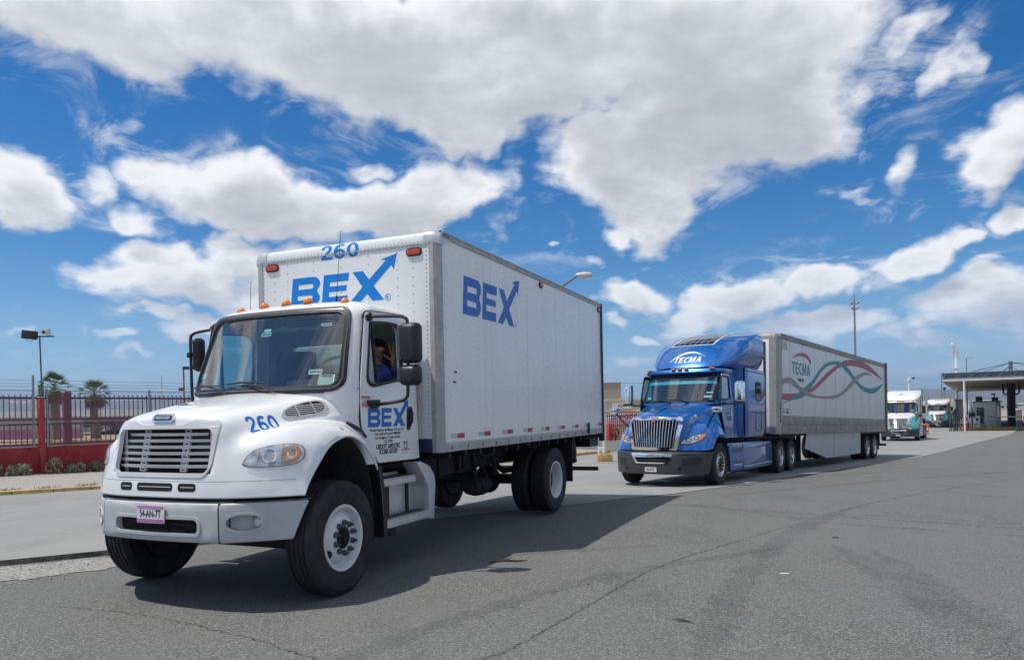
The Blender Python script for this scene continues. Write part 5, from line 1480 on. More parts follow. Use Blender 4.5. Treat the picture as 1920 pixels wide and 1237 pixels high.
    for u0, u1, v0, v1 in ((.66, .84, 2.13, 2.19), (.70, .86, 2.24, 2.28), (-.86, -.76, 2.12, 2.17)):
        onc([[(u0, v0), (u1, v0), (u1, v1), (u0, v1)]], 'windscreen_sticker', PAPER, -.011, .001, ws)
    inn = holder('interior', R_)
    MB().grid([[(x, 1.30, z) for x in (-1.0, 1.0)] for z in (2.03, 2.72)]).build('back_wall', mat('sleeper_lining', (.30, .31, .29), .8) if st.get('curtain') else CABIN_DARK, inn)
    MB().grid([[(x, y, z) for x in (-.95, .95)] for y, z in ((.34, 2.052), (.75, 2.075), (.85, 2.052))]).build('dashboard', CABIN, inn)
    for x in (.5, -.5):
        MB().box((x, 1.15, 2.28), (.46, .14, .50)).build('backrest', SEAT, inn, bevel=.05)
    if st.get('curtain'):
        for k in range(9):
            MB().cyl((-.05 + k * .055, 1.24, 2.05), (-.05 + k * .055, 1.24, 2.70), .03, n=8).build('curtain', mat('curtain_cloth', (.66, .64, .56), .9), inn)
    MB().tube([(.50 + .19 * cos(2 * pi * i / 18), .86 + .08 * sin(2 * pi * i / 18), 2.14 + .15 * sin(2 * pi * i / 18)) for i in range(18)], .016, 6, closed=True).build('steering_wheel', BLACK, inn)
    for x0, x1 in ((.25, -.25), (-.25, -.72)):
        MB().tube([(x0 + .1, .22, 2.02), ((x0 + x1) / 2, .27, 2.08), (x1, .32 if x1 < -.6 else .27, 2.085)], [.016, .012, .008], 5).build('wiper', BLACK, R_)
    for s_ in (-1, 1):
        sx_ = lambda z: 1.06 if z < 1.96 else 1.06 - (z - 1.96) * .052
        dl = round_poly([(.42, 1.90), (.60, 2.72), (1.17, 2.74), (1.26, 2.45), (1.27, 1.24), (.74, 1.24), (.60, 1.50)], [.1, .05, .07, .1, .06, .05, .08], 4)
        pf = lambda u, v, d: (s_ * (sx_(v) + d), u, v)
        dr = MB().prism([dl, grow(dwo, .01)], pf, -.01, .016).build('door', P1, R_, smooth=20)
        MB().prism([grow(dl, .012), grow(dl, -.03)], pf, -.008, .004).build('door_gap', VOID, dr, smooth=0)
        MB().prism([grow(dwo, .022), grow(dwo, -.02)], pf, -.01, .021).build('window_seal', SEAL, dr)
        MB().prism([grow(dwo, .005)], pf, -.003, 0).build('window_pane', GLASS_SIDE, dr, smooth=0)
        MB().prism([rrect(1.16, 1.215, 1.62, 1.86, .025, 3)], pf, .014, .035).build('handle', CHROME if st['bars'] == 'vertical' else BLACK, dr, bevel=.006)
        # mirrors
        ar = MB().tube([(s_ * 1.03, .62, 1.98), (s_ * 1.22, .60, 1.97), (s_ * 1.42, .60, 2.0)], [.035, .03, .035], 8).build('mirror_arm', BLACK, R_)
        rows = []
        for dy, qq in ((-.09, .05), (-.07, .02), (0, 0), (.05, .005)):
            rows.append([(s_ * u, .60 + dy, v) for u, v in rrect(1.36 + qq, 1.60 - qq, 1.99 + qq, 2.53 - qq, .06, 4)])
        mb = MB().grid(rows, closed=True); k = len(rows[0]); mb.f += [tuple(range(k)), tuple(3 * k + j for j in range(k))]
        mb.build('mirror', st['mirror'], ar)
        MB().prism([rrect(1.36, 1.60, 1.965, 2.02, .02, 3)], lambda u, v, d: (s_ * u, .6 + d, v), -.085, .045).build('mirror_base', BLACK, ar)
        ar = MB().tube([(s_ * 1.02, -.38, 1.42), (s_ * 1.16, -.52, 1.60), (s_ * 1.26, -.56, 1.74)], .020, 6).build('hood_mirror_arm', BLACK, R_)
        rows = []
        for dy, qq in ((-.10, .05), (-.08, .02), (0, 0), (.04, .005)):
            rows.append([(s_ * u, -.56 + dy, v) for u, v in rrect(1.19 + qq, 1.43 - qq, 1.73 + qq, 1.89 - qq, .045, 4)])
        mb = MB().grid(rows, closed=True); k = len(rows[0]); mb.f += [tuple(range(k)), tuple(3 * k + j for j in range(k))]
        mb.build('hood_mirror', st['mirror'], ar)
    # brow with lamps
    bro = [ringy(2.755, .50, 1.04, 1.6, .17), ringy(2.79, .46, 1.05, 1.6, .17), ringy(2.86, .50, 1.04, 1.6, .17), ringy(2.875, .60, 1.0, 1.6, .17)]
    k = len(bro[0]); mb = MB().grid(bro, closed=True); mb.f += [tuple(reversed(range(k))), tuple(3 * k + j for j in range(k))]
    br = mb.build('roof_brow', P1, R_)
    for x in (-.88, -.17, 0, .17, .80):
        y = .46 + .17 * abs(x / 1.05) ** 2.2 + .05
        MB().prism([rrect(-.055, .055, -.016, .022, .016, 4)], lambda u, v, d: (x + u, y - .02 + d, 2.865 + v), -.045, .08).build('roof_lamp', AMBER, br, bevel=.008)
    # sleeper and roof fairing
    if st['sleeper']:
        shell('sleeper', [(1.13, 1.85, 1.15, 3.72, .0), (1.30, 1.82, 1.20, 3.74, 0), (2.0, 1.80, 1.21, 3.76, 0), (2.86, 1.78, 1.20, 3.76, 0), (2.95, 1.70, 1.19, 3.76, .05)], P1)
        F = st['roof']
        rows = []
        prof = [(2.93, .80, .92, .22), (3.02, .86, 1.03, .30), (3.15, 1.0, 1.12, .42), (3.32, 1.15, 1.18, .50), (3.50, 1.36, 1.195, .58), (3.66, 1.62, 1.195, .66), (3.80, 1.98, 1.185, .70), (3.91, 2.40, 1.16, .62), (3.98, 2.9, 1.09, .35), (4.02, 3.25, .98, .1)]
        for z, yf, w, bow in prof:
            rows.append((2.93 + (z - 2.93) * F, yf, w, 3.78 - (z - 2.93) * .08, bow, 16, 2.6))
        fr = shell('roof_fairing', rows, P1)
        fskin = mesh_bvh(fr)
        onf = lambda loops, nm, m, off, th, par, cell=.1: wrap(loops, fskin, (0, -2, 0), FX, FZ, (0, 1, 0), off, th, cell, nm, m, par)
        if st['bars'] == 'vertical':
            so = MB()
            top_ = lambda x, z: fskin.ray_cast(Vector((x, -1.0, z)), Vector((0, 1, 0)), 8)
            def pv(loops, nm, m, off, th, par): return onf(loops, nm, m, off, th, par)
            pan = pv([[(-.60, 3.55), (.50, 3.55), (.62, 3.95), (-.45, 3.95)]], 'solar_panel', mat('solar_cell_blue', (.012, .018, .035), .12, vary=.3, coat=.6), .012, .01, R_)
            pv([[(-.64, 3.535), (.54, 3.535), (.655, 3.965), (-.47, 3.965)], [(-.605, 3.552), (.505, 3.552), (.622, 3.95), (-.45, 3.95)]], 'panel_edge', mat('panel_trim', (.62, .60, .56), .5), .014, .012, pan)
            for i in range(1, 7):
                t = i / 7
                pv([[(-.60 + 1.10 * t - .004, 3.552), (-.60 + 1.10 * t + .004, 3.552), (-.45 + 1.07 * t + .004, 3.948), (-.45 + 1.07 * t - .004, 3.948)]], 'cell_line', SILVER_INK, .0135, .002, pan)
            for i in range(1, 4):
                z = 3.55 + .4 * i / 4; dx = .135 * i / 4
                pv([[(-.60 + dx, z - .003), (.50 + dx, z - .003), (.50 + dx, z + .003), (-.60 + dx, z + .003)]], 'cell_line', SILVER_INK, .0135, .002, pan)
            # a dished shoulder under the fairing sides
            for s_ in (-1, 1):
                MB().tube(crom([Vector(p) for p in ((s_ * .96, 1.22, 3.04), (s_ * 1.12, 1.55, 3.14), (s_ * 1.20, 2.2, 3.30), (s_ * 1.215, 3.0, 3.36), (s_ * 1.20, 3.7, 3.37))], 4), .035, 6).build('fairing_rib', P1, R_)
            wrap_word('TECMA', .155, .74, fskin, Vector((.02, -2, 3.135)), Vector(FX), Vector((.12, 0, .99)), (0, 1, 0), .006, 'fairing_lettering', WHITE_INK, R_)
            arc_o = [(-.47 + .92 * t, 3.10 + .20 * sin(pi * min(1, t * 1.05)) ** .8 + .13 * t) for t in [i / 14 for i in range(15)]]
            arc_i = [(u + .02, v - .045 * sin(pi * (i / 14)) - .004) for i, (u, v) in enumerate(arc_o)]
            onf([arc_o + arc_i[::-1]], 'fairing_swoosh', WHITE_INK, .006, .002, R_)
        else:
            wrap_text(st['script'], .24, fskin, (0, -2, 3.34), FX, FZ, (0, 1, 0), .006, 'fairing_lettering', mat('script_teal', (.06, .26, .32), .4), R_, bold=.002, sx=1.0)
            if st.get('swash'):
                sw = [(-.52 + 1.04 * t, 3.40 - .05 * sin(t * 9) - .03 * t) for t in [i / 16 for i in range(17)]]
                onf([sw + [(u, v - .022) for u, v in sw[::-1]]], 'fairing_flourish', mat('script_teal', (.06, .26, .32), .4), .006, .002, R_)
        for s_ in (-1, 1):
            pf = lambda u, v, d: (s_ * (1.207 + d), u, v)
            MB().prism([rrect(2.85, 3.30, 2.10, 2.62, .07, 4), rrect(2.88, 3.27, 2.13, 2.59, .05, 4)], pf, -.01, .012).build('sleeper_window', SEAL, R_)
            MB().prism([rrect(2.87, 3.28, 2.12, 2.60, .06, 4)], pf, -.01, .006).build('window_pane', PANE_DARK, R_, smooth=0)
            MB().prism([rrect(2.85, 3.38, 1.30, 1.86, .04, 3), rrect(2.857, 3.373, 1.307, 1.853, .035, 3)], pf, -.005, .004).build('hatch_gap', VOID, R_, smooth=0)
            MB().prism([[(1.88, 1.16), (1.90, 1.16), (1.90, 2.95), (1.88, 2.95)]], pf, -.03, .004).build('panel_joint', VOID, R_, smooth=0)
            MB().prism([[(1.82, 2.862), (3.76, 2.862), (3.76, 2.872), (1.82, 2.872)]], pf, -.03, .003).build('panel_joint', VOID, R_, smooth=0)
            MB().b2(s_ * 1.16, s_ * 1.20, 3.76, 3.90, 1.2, 3.80).build('side_extender', BLACK, R_, bevel=.01)
            if st['bars'] == 'vertical':
                MB().prism([[(2.72, 2.30), (3.10, 2.28), (3.70, 2.34), (3.74, 2.30), (3.2, 2.20)]], pf, .007, .009).build('red_band', CRIMSON_INK, R_, smooth=0)  # reflection of the yard painted on the sleeper side in red
                MB().prism([[(3.0, 2.02), (3.3, 2.10), (3.74, 2.27), (3.74, 2.18), (3.4, 2.06)]], pf, .007, .009).build('grey_band', SILVER_INK, R_, smooth=0)  # second painted reflection, in silver grey
    # side skirts, steps, tanks
    for s_ in (-1, 1):
        y1 = st['skirt']
        pts = round_poly([(.80, .30), (y1 + .05, .30), (y1, .98), (.70, .98), (.72, .60)], [.06, .1, .1, .03, .05], 4)
        sk = MB().prism([pts], lambda u, v, d: (s_ * (1.17 + d - .04 * abs(v - .65)), u, v), -.06, .02).build('side_skirt', P1, R_, smooth=25, bevel=.012)
        MB().b2(s_ * .6, s_ * 1.17, .72, y1 - .02, .90, 1.0).build('skirt_top', P1, sk, bevel=.02)
        MB().b2(s_ * .95, s_ * 1.215, .82, 1.72, .945, .985).build('step', ALU, sk, bevel=.008)
        MB().b2(s_ * .95, s_ * 1.215, .95, 1.65, .43, .47).build('step', ALU, sk, bevel=.008)
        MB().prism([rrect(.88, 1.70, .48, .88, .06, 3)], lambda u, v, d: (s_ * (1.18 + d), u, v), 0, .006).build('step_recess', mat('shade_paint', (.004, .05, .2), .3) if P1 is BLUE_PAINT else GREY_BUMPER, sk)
        MB().prism([[(1.74, .31), (1.752, .31), (1.752, .97), (1.74, .97)]], lambda u, v, d: (s_ * (1.175 + d), u, v), 0, .015).build('panel_joint', VOID, sk, smooth=0)
        MB().prism([[(1.8, .36), (y1 - .1, .40), (y1 - .1, .43), (1.8, .385)]], lambda u, v, d: (s_ * (1.19 + d), u, v), 0, .012).build('skirt_trim', ALU, sk, smooth=0)
        MB().grid([[(s_ * x, .02 + .60 * cos(radians(a_)), .55 + .62 * sin(radians(a_))) for x in (.7, 1.2)] for a_ in range(-15, 181, 15)]).build('inner_fender', DARK, R_)
    MB().b2(-.45, -.36, -.9, st['tail'], .72, .98).b2(.36, .45, -.9, st['tail'], .72, .98).b2(-.6, .6, -.9, 3.7, .55, 1.12).build('frame', DARK, R_)
    MB().tube([(-.9, 0, .50), (.9, 0, .50)], .06, 8).build('front_axle', DARK, R_)
    for s_ in (-1, 1):
        wheel(R_, s_ * 1.21, 0, .511, side=s_, kind='front', rim=st['rim'], lugs=st['lugs'])
        for y in st['axles']:
            wheel(R_, s_ * 1.215, y, .511, side=s_, kind='rear', rim=st['rim2'], lugs=st['lugs'])
            wheel(R_, s_ * .885, y, .511, side=s_, kind='rear', rim=st['rim2'], lugs=st['lugs'])
        MB().b2(s_ * .65, s_ * 1.2, st['tail'] + .02, st['tail'] + .035, .35, 1.0).build('mud_flap', BLACK, R_)
    for y in st['axles']:
        MB().tube([(-.9, y, .511), (.9, y, .511)], .08, 8).build('drive_axle', DARK, R_)
    MB().cyl((0, 5.4, 1.05), (0, 5.4, 1.12), .45, n=20).build('fifth_wheel', DARK, R_)
    return R_

LT_RIM = mat('polished_rim', (.62, .62, .63), .22, metal=.9, vary=.15, dirt=(.06, .055, .05), dirt_amt=.5, dirt_scale=9)
blue = tractor('tractor', 'blue sleeper tractor with vertical chrome grille and a solar panel on its roof', (3.952, 17.895, -.246), -.608, atan(-.026),
    dict(paint=BLUE_PAINT, fender=BLUE_PAINT, bars='vertical', emblem=True, visor=True, curtain=True, mirror=CHROME, sleeper=True, roof=1.0, skirt=4.45, tail=7.4, axles=(5.33, 6.63), rim=LT_RIM, rim2=LT_RIM, lugs=True, plate='85-EP-7L'))
# lettering on the door and hood of the blue tractor
M_ = side_m(1.062, .80, 1.50)
flat_word('TECMA', .115, .42, lambda u, v, d: (1.0765 + d, .78 + u, 1.55 + v), 'door_lettering', mat('door_teal', (.03, .22, .42), .4), blue)
MB().prism([[(.80, 1.70), (.92, 1.755), (1.08, 1.765), (1.20, 1.72), (1.08, 1.738), (.92, 1.73)]], lambda u, v, d: (1.076 + d, u, v), 0, .003).build('door_swoosh', CRIMSON_INK, blue, smooth=0)
nx = Vector((.80, -.62, 1.60)); ud = Vector((.33, .80, .50)).normalized(); vd = Vector((-.35, -.15, .9)); vd = (vd - ud * vd.dot(ud)).normalized(); no = ud.cross(vd)
G_ = crom_grid([[(-x, y, z) for x, y, z in reversed(r[1:])] + list(r) for r in TH], 5, 5); m_ = len(G_[0])
HB = BVHTree.FromPolygons([Vector(p) for r in G_ for p in r], [(i * m_ + j, i * m_ + j + 1, (i + 1) * m_ + j + 1, (i + 1) * m_ + j) for i in range(len(G_) - 1) for j in range(m_ - 1)])
wrap_text('TEC-108', .13, HB, nx + no * .6, ud, vd, -no, .006, 'fleet_number', WHITE_INK, blue, bold=.002, sx=.8)

# ------------------------------------------------------------------ its long trailer
TRL = thing('trailer', 'long white trailer with teal, red and grey ribbons behind the blue tractor', 'trailer', (6.801, 21.898, -.308), -.679, None, atan(-.028))
TL, TW, TT, TB_ = 13.77, 1.295, 4.08, 1.12
MB().b2(-TW + .02, TW - .02, .06, TL - .05, 1.30, TT - .03).build('cargo_body', mat('joint_shadow_core', (.12, .12, .12), .7), TRL)  # core coloured dark so the panel joints show painted shadow
for s_ in (-1, 1):
    PW = mat('trailer_panel', (.66, .68, .69), .38, vary=.05, dirt=(.33, .31, .28), dirt_amt=.25, dirt_scale=.7, streak=.30)
    edges = [.16] + [.85 + k * 1.235 for k in range(11)]
    for k in range(11):
        y0, y1 = edges[k], (edges[k + 1] if k < 10 else TL - .35)
        MB().b2(s_ * (TW - .02), s_ * TW, y0 + .010, y1 - .010, 1.66, 3.90).build('side_panel', PW, TRL, bevel=.004)
    GRIME = mat('grimy_aluminium', (.30, .285, .25), .55, metal=.3, vary=.25, dirt=(.10, .085, .06), dirt_amt=.6, dirt_scale=2, streak=.5)
    MB().b2(s_ * (TW - .03), s_ * (TW + .006), .06, TL - .05, 3.90, TT).build('top_rail', GRIME, TRL, bevel=.008)
    MB().b2(s_ * (TW - .03), s_ * (TW + .004), .10, TL - .05, 1.37, 1.655).build('scuff_band', GRIME, TRL, bevel=.005)
    MB().b2(s_ * (TW - .03), s_ * (TW + .012), .05, TL - .02, TB_, 1.365).b2(s_ * (TW - .03), s_ * (TW + .02), .05, TL - .02, TB_, 1.15).build('bottom_rail', GRIME, TRL, bevel=.006)
    MB().prism([[(s_ * (TW + .004), .12), (s_ * (TW + .004), -.10), (s_ * (TW - .06), -.20), (s_ * (TW - .25), -.22), (s_ * (TW - .25), .12)]], lambda u, v, d: (u, v, d), TB_, 3.90).build('corner_post', mat('post_grey', (.40, .40, .36), .5, metal=.3, vary=.12, dirt=(.15, .14, .11), dirt_amt=.4, streak=.4), TRL, smooth=50)
    MB().b2(s_ * (TW - .06), s_ * (TW + .03), TL - .34, TL, TB_ + .02, TT + .04).build('rear_post', mat('rear_frame_rust', (.12, .105, .07), .7, vary=.3, dirt=(.03, .025, .02), dirt_amt=.8), TRL, bevel=.008)
    for y in (.7, 2.15, 2.25, 3.4, 3.62, 3.75, 4.6, 5.4, 5.55, 6.4, 7.2, 7.35, 8.3, 9.0, 9.15, 10.0, 10.6, 11.4, 12.3, 12.9):
        MB().b2(s_ * (TW + .012), s_ * (TW + .018), y, y + .10, 1.235, 1.305).build('marker', RED_INK if int(y * 10) % 3 else SILVER_INK, TRL, smooth=0)
    # skirt, legs
    MB().prism([[(2.55, 1.12), (9.30, 1.12), (9.30, .31), (4.85, .26), (4.7, .27), (2.35, .65)]], lambda u, v, d: (s_ * (TW - .06 + d), u, v), 0, .02).build('side_skirt', mat('skirt_grey', (.42, .425, .43), .5, vary=.06, dirt=(.25, .24, .22), dirt_amt=.4, streak=.3), TRL, smooth=0)
    MB().prism([[(5.6, 1.12), (5.615, 1.12), (5.615, .28), (5.6, .28)]], lambda u, v, d: (s_ * (TW - .045 + d), u, v), 0, .022).build('skirt_joint', GREY_BUMPER, TRL, smooth=0)
    MB().b2(s_ * .85, s_ * .97, 2.75, 2.87, .25, 1.15).b2(s_ * .75, s_ * 1.05, 2.65, 2.97, .22, .26).build('landing_leg', DARK, TRL)
    for y in (10.55, 11.75):
        wheel(TRL, s_ * 1.245, y, .50, R=.50, side=s_, kind='rear', rim=LT_RIM, lugs=True)
        wheel(TRL, s_ * .915, y, .50, R=.50, side=s_, kind='rear', rim=LT_RIM, lugs=True)
    MB().b2(s_ * .7, s_ * 1.25, 12.4, 12.42, .38, 1.1).build('mud_flap', BLACK, TRL)
MB().b2(-.5, -.4, 9.6, 13.4, .85, 1.1).b2(.4, .5, 9.6, 13.4, .85, 1.1).b2(-1.2, 1.2, .1, TL - .1, 1.05, 1.13).build('underframe', DARK, TRL)
MB().b2(-1.2, 1.25, TL - .06, TL, .50, .60).b2(-1.0, -.9, TL - .06, TL, .55, 1.1).b2(.9, 1.0, TL - .06, TL, .55, 1.1).build('rear_guard', DARK, TRL)
MB().b2(-TW, TW, .0, .06, 1.2, TT - .02).b2(-1.05, 1.05, -.215, .06, 1.15, 3.90).build('front_wall', WHITE_BOX, TRL, bevel=.01)
cp = []
for z, ins_ in ((3.90, 0), (4.02, .01), (4.07, .05), (4.09, .12)):
    cp.append([(x, y + (ins_ if y < 0 else 0), z) for x, y in ((-TW + ins_ - .006, .3), (-TW + ins_ - .006, -.10), (-TW + .07 + ins_, -.21), (TW - .07 - ins_, -.21), (TW - ins_ + .006, -.10), (TW - ins_ + .006, .3))])
mb = MB().grid(cp); mb.f.append(tuple(18 + j for j in range(6)))
mb.build('front_cap', GRIME, TRL, smooth=40)
MB().b2(-TW + .02, TW - .02, .05, TL, TT - .03, TT).build('roof', GRIME, TRL)
MB().b2(TW + .001, TW + .003, .18, .62, 3.62, 3.87).build('front_decal', mat('beige_decal', (.45, .44, .40), .5), TRL, smooth=0)
sd = lambda u, v, d: (TW + d, u, v)
def ribbon2(up, lo, m, d0, nm):
    U = crom([Vector((a, b, 0)) for a, b in up], 5); L_ = crom([Vector((a, b, 0)) for a, b in lo], 5)
    MB().grid([[(TW + d0, p.x, p.y) for p in U], [(TW + d0, p.x, p.y) for p in L_]]).build(nm, m, TRL)
gu = [(.165, 2.70), (.28, 2.76), (.68, 2.82), (1.03, 2.80), (1.64, 2.63), (2.41, 2.48), (3.21, 2.37), (4.37, 2.37), (5.62, 2.44), (6.63, 2.64), (7.71, 2.98), (8.66, 3.30), (9.67, 3.48), (10.5, 3.51), (11.26, 3.44)]
gl_ = [(.165, 2.55), (.33, 2.61), (.79, 2.64), (1.15, 2.57), (1.89, 2.42), (2.67, 2.31), (3.49, 2.28), (4.67, 2.29), (5.78, 2.35), (6.8, 2.53), (7.89, 2.84), (8.85, 3.16), (9.76, 3.36), (10.61, 3.43), (11.26, 3.435)]
tu = [(.17, 2.03), (1.14, 2.25), (2.15, 2.55), (3.09, 2.86), (3.81, 3.22), (4.56, 3.49), (5.67, 3.65), (6.5, 3.67), (7.37, 3.54), (8.28, 3.27), (9.04, 3.04), (9.84, 2.92), (10.9, 2.90), (12.03, 3.02), (12.99, 3.20)]
tl_ = [(.19, 2.02), (1.63, 2.23), (2.54, 2.46), (3.30, 2.79), (3.95, 3.12), (4.71, 3.39), (5.66, 3.53), (6.41, 3.52), (7.18, 3.36), (7.99, 3.14), (8.84, 2.90), (9.73, 2.73), (10.89, 2.69), (12.02, 2.83), (13.04, 3.14)]
ru = [(.165, 2.30), (1.26, 2.35), (2.14, 2.41), (3.23, 2.66), (4.09, 2.96), (5.02, 3.28), (5.99, 3.54), (7.03, 3.77), (8.31, 3.88), (9.69, 3.89), (10.95, 3.77), (12.06, 3.56), (13.05, 3.36)]
rl = [(.165, 2.13), (.6, 2.13), (1.5, 2.18), (2.53, 2.36), (3.5, 2.59), (4.39, 2.89), (5.33, 3.20), (6.15, 3.43), (7.19, 3.57), (8.3, 3.64), (9.68, 3.63), (10.94, 3.55), (13.05, 3.33)]
ribbon2(ru, rl, mat('ribbon_red', (.36, .06, .085), .45), .0020, 'red_band')
ribbon2(tu, tl_, mat('ribbon_teal', (.03, .22, .27), .45), .0032, 'teal_ribbon')
ribbon2(gu, gl_, mat('ribbon_grey', (.24, .24, .25), .45), .0044, 'grey_band')
flat_word('TECMA', .37, 1.80, lambda u, v, d: (TW + d, 1.03 + u, 2.95 + v), 'trailer_lettering', TEAL_INK, TRL)
A_o = crom([Vector((a, b, 0)) for a, b in ((1.02, 3.39), (1.45, 3.56), (2.06, 3.65), (2.6, 3.60), (2.93, 3.44), (2.86, 3.30))], 4)
A_i = crom([Vector((a, b, 0)) for a, b in ((1.02, 3.385), (1.5, 3.50), (2.06, 3.54), (2.5, 3.50), (2.74, 3.42), (2.84, 3.30))], 4)
MB().grid([[(TW + .003, p.x, p.y) for p in A_o], [(TW + .003, p.x, p.y) for p in A_i]]).build('red_arc', mat('ribbon_red', (.36, .06, .085), .45), TRL)
text('web_lettering', 'TECMA.COM', .13, BLACK_INK, TRL, side_m(TW + .003, 1.56, 2.745), bold=.003, sx=.8)
for k, ch in enumerate('53168'):
    text('trailer_number', ch, .145, BLACK_INK, TRL, side_m(TW + .006, -.085, 1.93 - k * .118), bold=.004, sx=1.5)
text('trailer_size', '53', .16, BLACK_INK, TRL, side_m(TW + .003, .50, 1.76), bold=.004)
MB().prism([[(.28 + .06 * cos(2 * pi * i / 14), 1.80 + .08 * sin(2 * pi * i / 14)) for i in range(14)]], sd, .001, .004).build('round_badge', GREY_INK, TRL, smooth=0)
MB().prism([rrect(.45, .75, 1.73, 1.755, .005, 1)], sd, .001, .004).build('small_print', BLACK_INK, TRL, smooth=0)
hz = MB()
for x, m in ((-.25, 0), (0, 0), (.25, 0)):
    hz.tube(crom([Vector(p) for p in ((x, -.22, 1.75), (x * 1.1, -.45, 1.35), (x, -.75, 1.45), (x * .8, -1.05, 1.80))], 4), .02, 6)
hz.build('air_line', BLACK, TRL)
# ------------------------------------------------------------------ the two white-and-teal tractors further back
W_STY = dict(paint=CREAM, fender=TEAL_PAINT, bars='horizontal', mirror=BLACK, sleeper=True, roof=.72, skirt=4.2, tail=7.2, axles=(5.2, 6.5), rim=LT_RIM, rim2=LT_RIM, lugs=False, script='R', swash=True)
truck3 = tractor('tractor', 'white sleeper tractor with teal fenders and script lettering, right behind the ribboned trailer', (26.25, 49.0, -.83), -.585, -.01, dict(W_STY, plate='54-AK-8L'), 'white and teal tractors')
truck3.scale = (.93, .93, .93)
W4 = dict(W_STY); W4['roof'] = .52
truck4 = tractor('tractor', 'farther white tractor with teal fenders pulling a plain white box near the gate posts', (51.75, 88.1, -1.27), -.60, -.01, W4, 'white and teal tractors')
# a light-coloured trailer box behind the farther one, another box beside it, a brown one behind
def box_trailer(name, label, loc, rz, w, l, z0, z1, m, cat):
    t = thing(name, label, cat, loc, rz)
    MB().b2(-w / 2, w / 2, 0, l, z0, z1).build('cargo_body', m, t, bevel=.03)
    for s_ in (-1, 1):
        MB().b2(s_ * (w / 2 - .02), s_ * (w / 2 + .02), -.02, .10, z0, z1 + .01).build('corner_post', ALU_DULL, t)
        MB().b2(s_ * (w / 2 - .02), s_ * (w / 2 + .015), .1, l, z1 - .12, z1).build('top_rail', ALU_DULL, t)
        MB().b2(s_ * (w / 2 - .02), s_ * (w / 2 + .015), .1, l, z0, z0 + .25).build('bottom_rail', ALU_DULL, t)
        for y in (l - 2.6, l - 1.4):
            wheel(t, s_ * w / 2 * .97, y, .5, R=.5, side=s_, kind='rear', rim=LT_RIM, lugs=False)
    MB().b2(-.5, .5, 1.0, l - .5, z0 - .25, z0).build('underframe', DARK, t)
    return t
PALE = mat('pale_trailer', (.58, .575, .53), .5, vary=.06, dirt=(.36, .33, .28), dirt_amt=.3, dirt_scale=1, streak=.2)
box_trailer('trailer', 'plain pale box trailer coupled to the farther teal-fendered tractor', (54.75, 91.8, -1.3), -.62, 2.6, 12.5, .95, 3.48, PALE, 'trailer')
box_trailer('trailer', 'pale box trailer showing between the two white tractors', (54.3, 97.5, -1.33), -.52, 2.4, 9.0, 1.0, 3.35, PALE, 'trailer')
box_trailer('trailer', 'small brown container box peeping over the pale trailer roofs', (57.0, 103, -1.35), -.55, 1.2, 5.0, 1.0, 4.2, mat('brown_container', (.22, .17, .13), .6, vary=.15), 'trailer')

# ------------------------------------------------------------------ red boundary wall with its fences
F0 = Vector((-17.0, 24.0, 0)); FD = Vector((.60, .80, 0)).normalized(); FN = Vector((.80, -.60, 0))     # FN points to the road
def fp(t, n, z): return F0 + FD * t + FN * n + Vector((0, 0, z))
def fbox(mb, t0, t1, n0, n1, z0, z1):
    P = [fp(t, n, z) for z in (z0, z1) for t, n in ((t0, n0), (t1, n0), (t1, n1), (t0, n1))]
    return mb.add(P, [(3, 2, 1, 0), (4, 5, 6, 7), (0, 1, 5, 4), (1, 2, 6, 5), (2, 3, 7, 6), (3, 0, 4, 7)])
RED_WALL = mat('oxide_red_masonry', (.33, .024, .024), .8, vary=.22, scale=3, dirt=(.30, .20, .16), dirt_amt=.22, dirt_scale=2.2, bump=.5, bump_scale=30)
MAROON = mat('maroon_steel', (.17, .020, .045), .55, vary=.15, dirt=(.12, .08, .07), dirt_amt=.3)
GALV = mat('galvanised_steel', (.28, .29, .30), .5, metal=.6, vary=.15)
PILLAR_RED = mat('pillar_red', (.36, .045, .036), .75, vary=.18, dirt=(.24, .17, .14), dirt_amt=.3, dirt_scale=3, bump=.4, bump_scale=30)
YELLOW = mat('traffic_yellow', (.52, .34, .11), .65, vary=.25, dirt=(.34, .30, .24), dirt_amt=.75, dirt_scale=5)
BOLLARD_Y = mat('bollard_yellow', (.66, .36, .02), .45, vary=.1, dirt=(.3, .22, .1), dirt_amt=.3)
WALLT = thing('boundary_wall', 'low oxide red masonry wall along the pavement, under the maroon picket fence', 'wall')
T0, T1 = -7.0, 21.0
bl = None
for row in range(4):
    z0 = -.75 + row * .37
    k = 0; t = T0 - (row % 2) * .6
    while t < T1:
        a, b = max(T0, t), min(T1, t + 1.2)
        if b - a > .05:
            fbox(MB(), a + .003, b - .003, -.10 + .002 * ((k * 7 + row) % 3), .10 + .002 * ((k * 5 + row * 3) % 4), z0 + .002, z0 + .367).build('block', RED_WALL, WALLT, smooth=0)
        t += 1.2; k += 1
fbox(MB(), T0, T1, -.09, .09, -.8, .72).build('core', RED_WALL, WALLT, smooth=0)
fbox(MB(), T0, T1, -.115, .03, .735, .775).build('coping', mat('pale_coping', (.42, .38, .35), .8, vary=.15), WALLT, smooth=0)
FEN = thing('picket_fence', 'maroon steel picket fence with spiked tops standing on the red wall', 'fence')
for z0, z1 in ((.775, .85), (1.475, 1.535), (1.63, 1.70), (2.37, 2.45)):
    fbox(MB(), T0, T1, -.05, .0, z0, z1).build('rail', MAROON, FEN, smooth=0)
ck = []
n_p = 140
base_up = fbox(MB(), 0, .028, -.04, -.012, 1.70, 2.37); base_lo = fbox(MB(), 0, .028, -.04, -.012, .85, 1.475)
sp = MB()
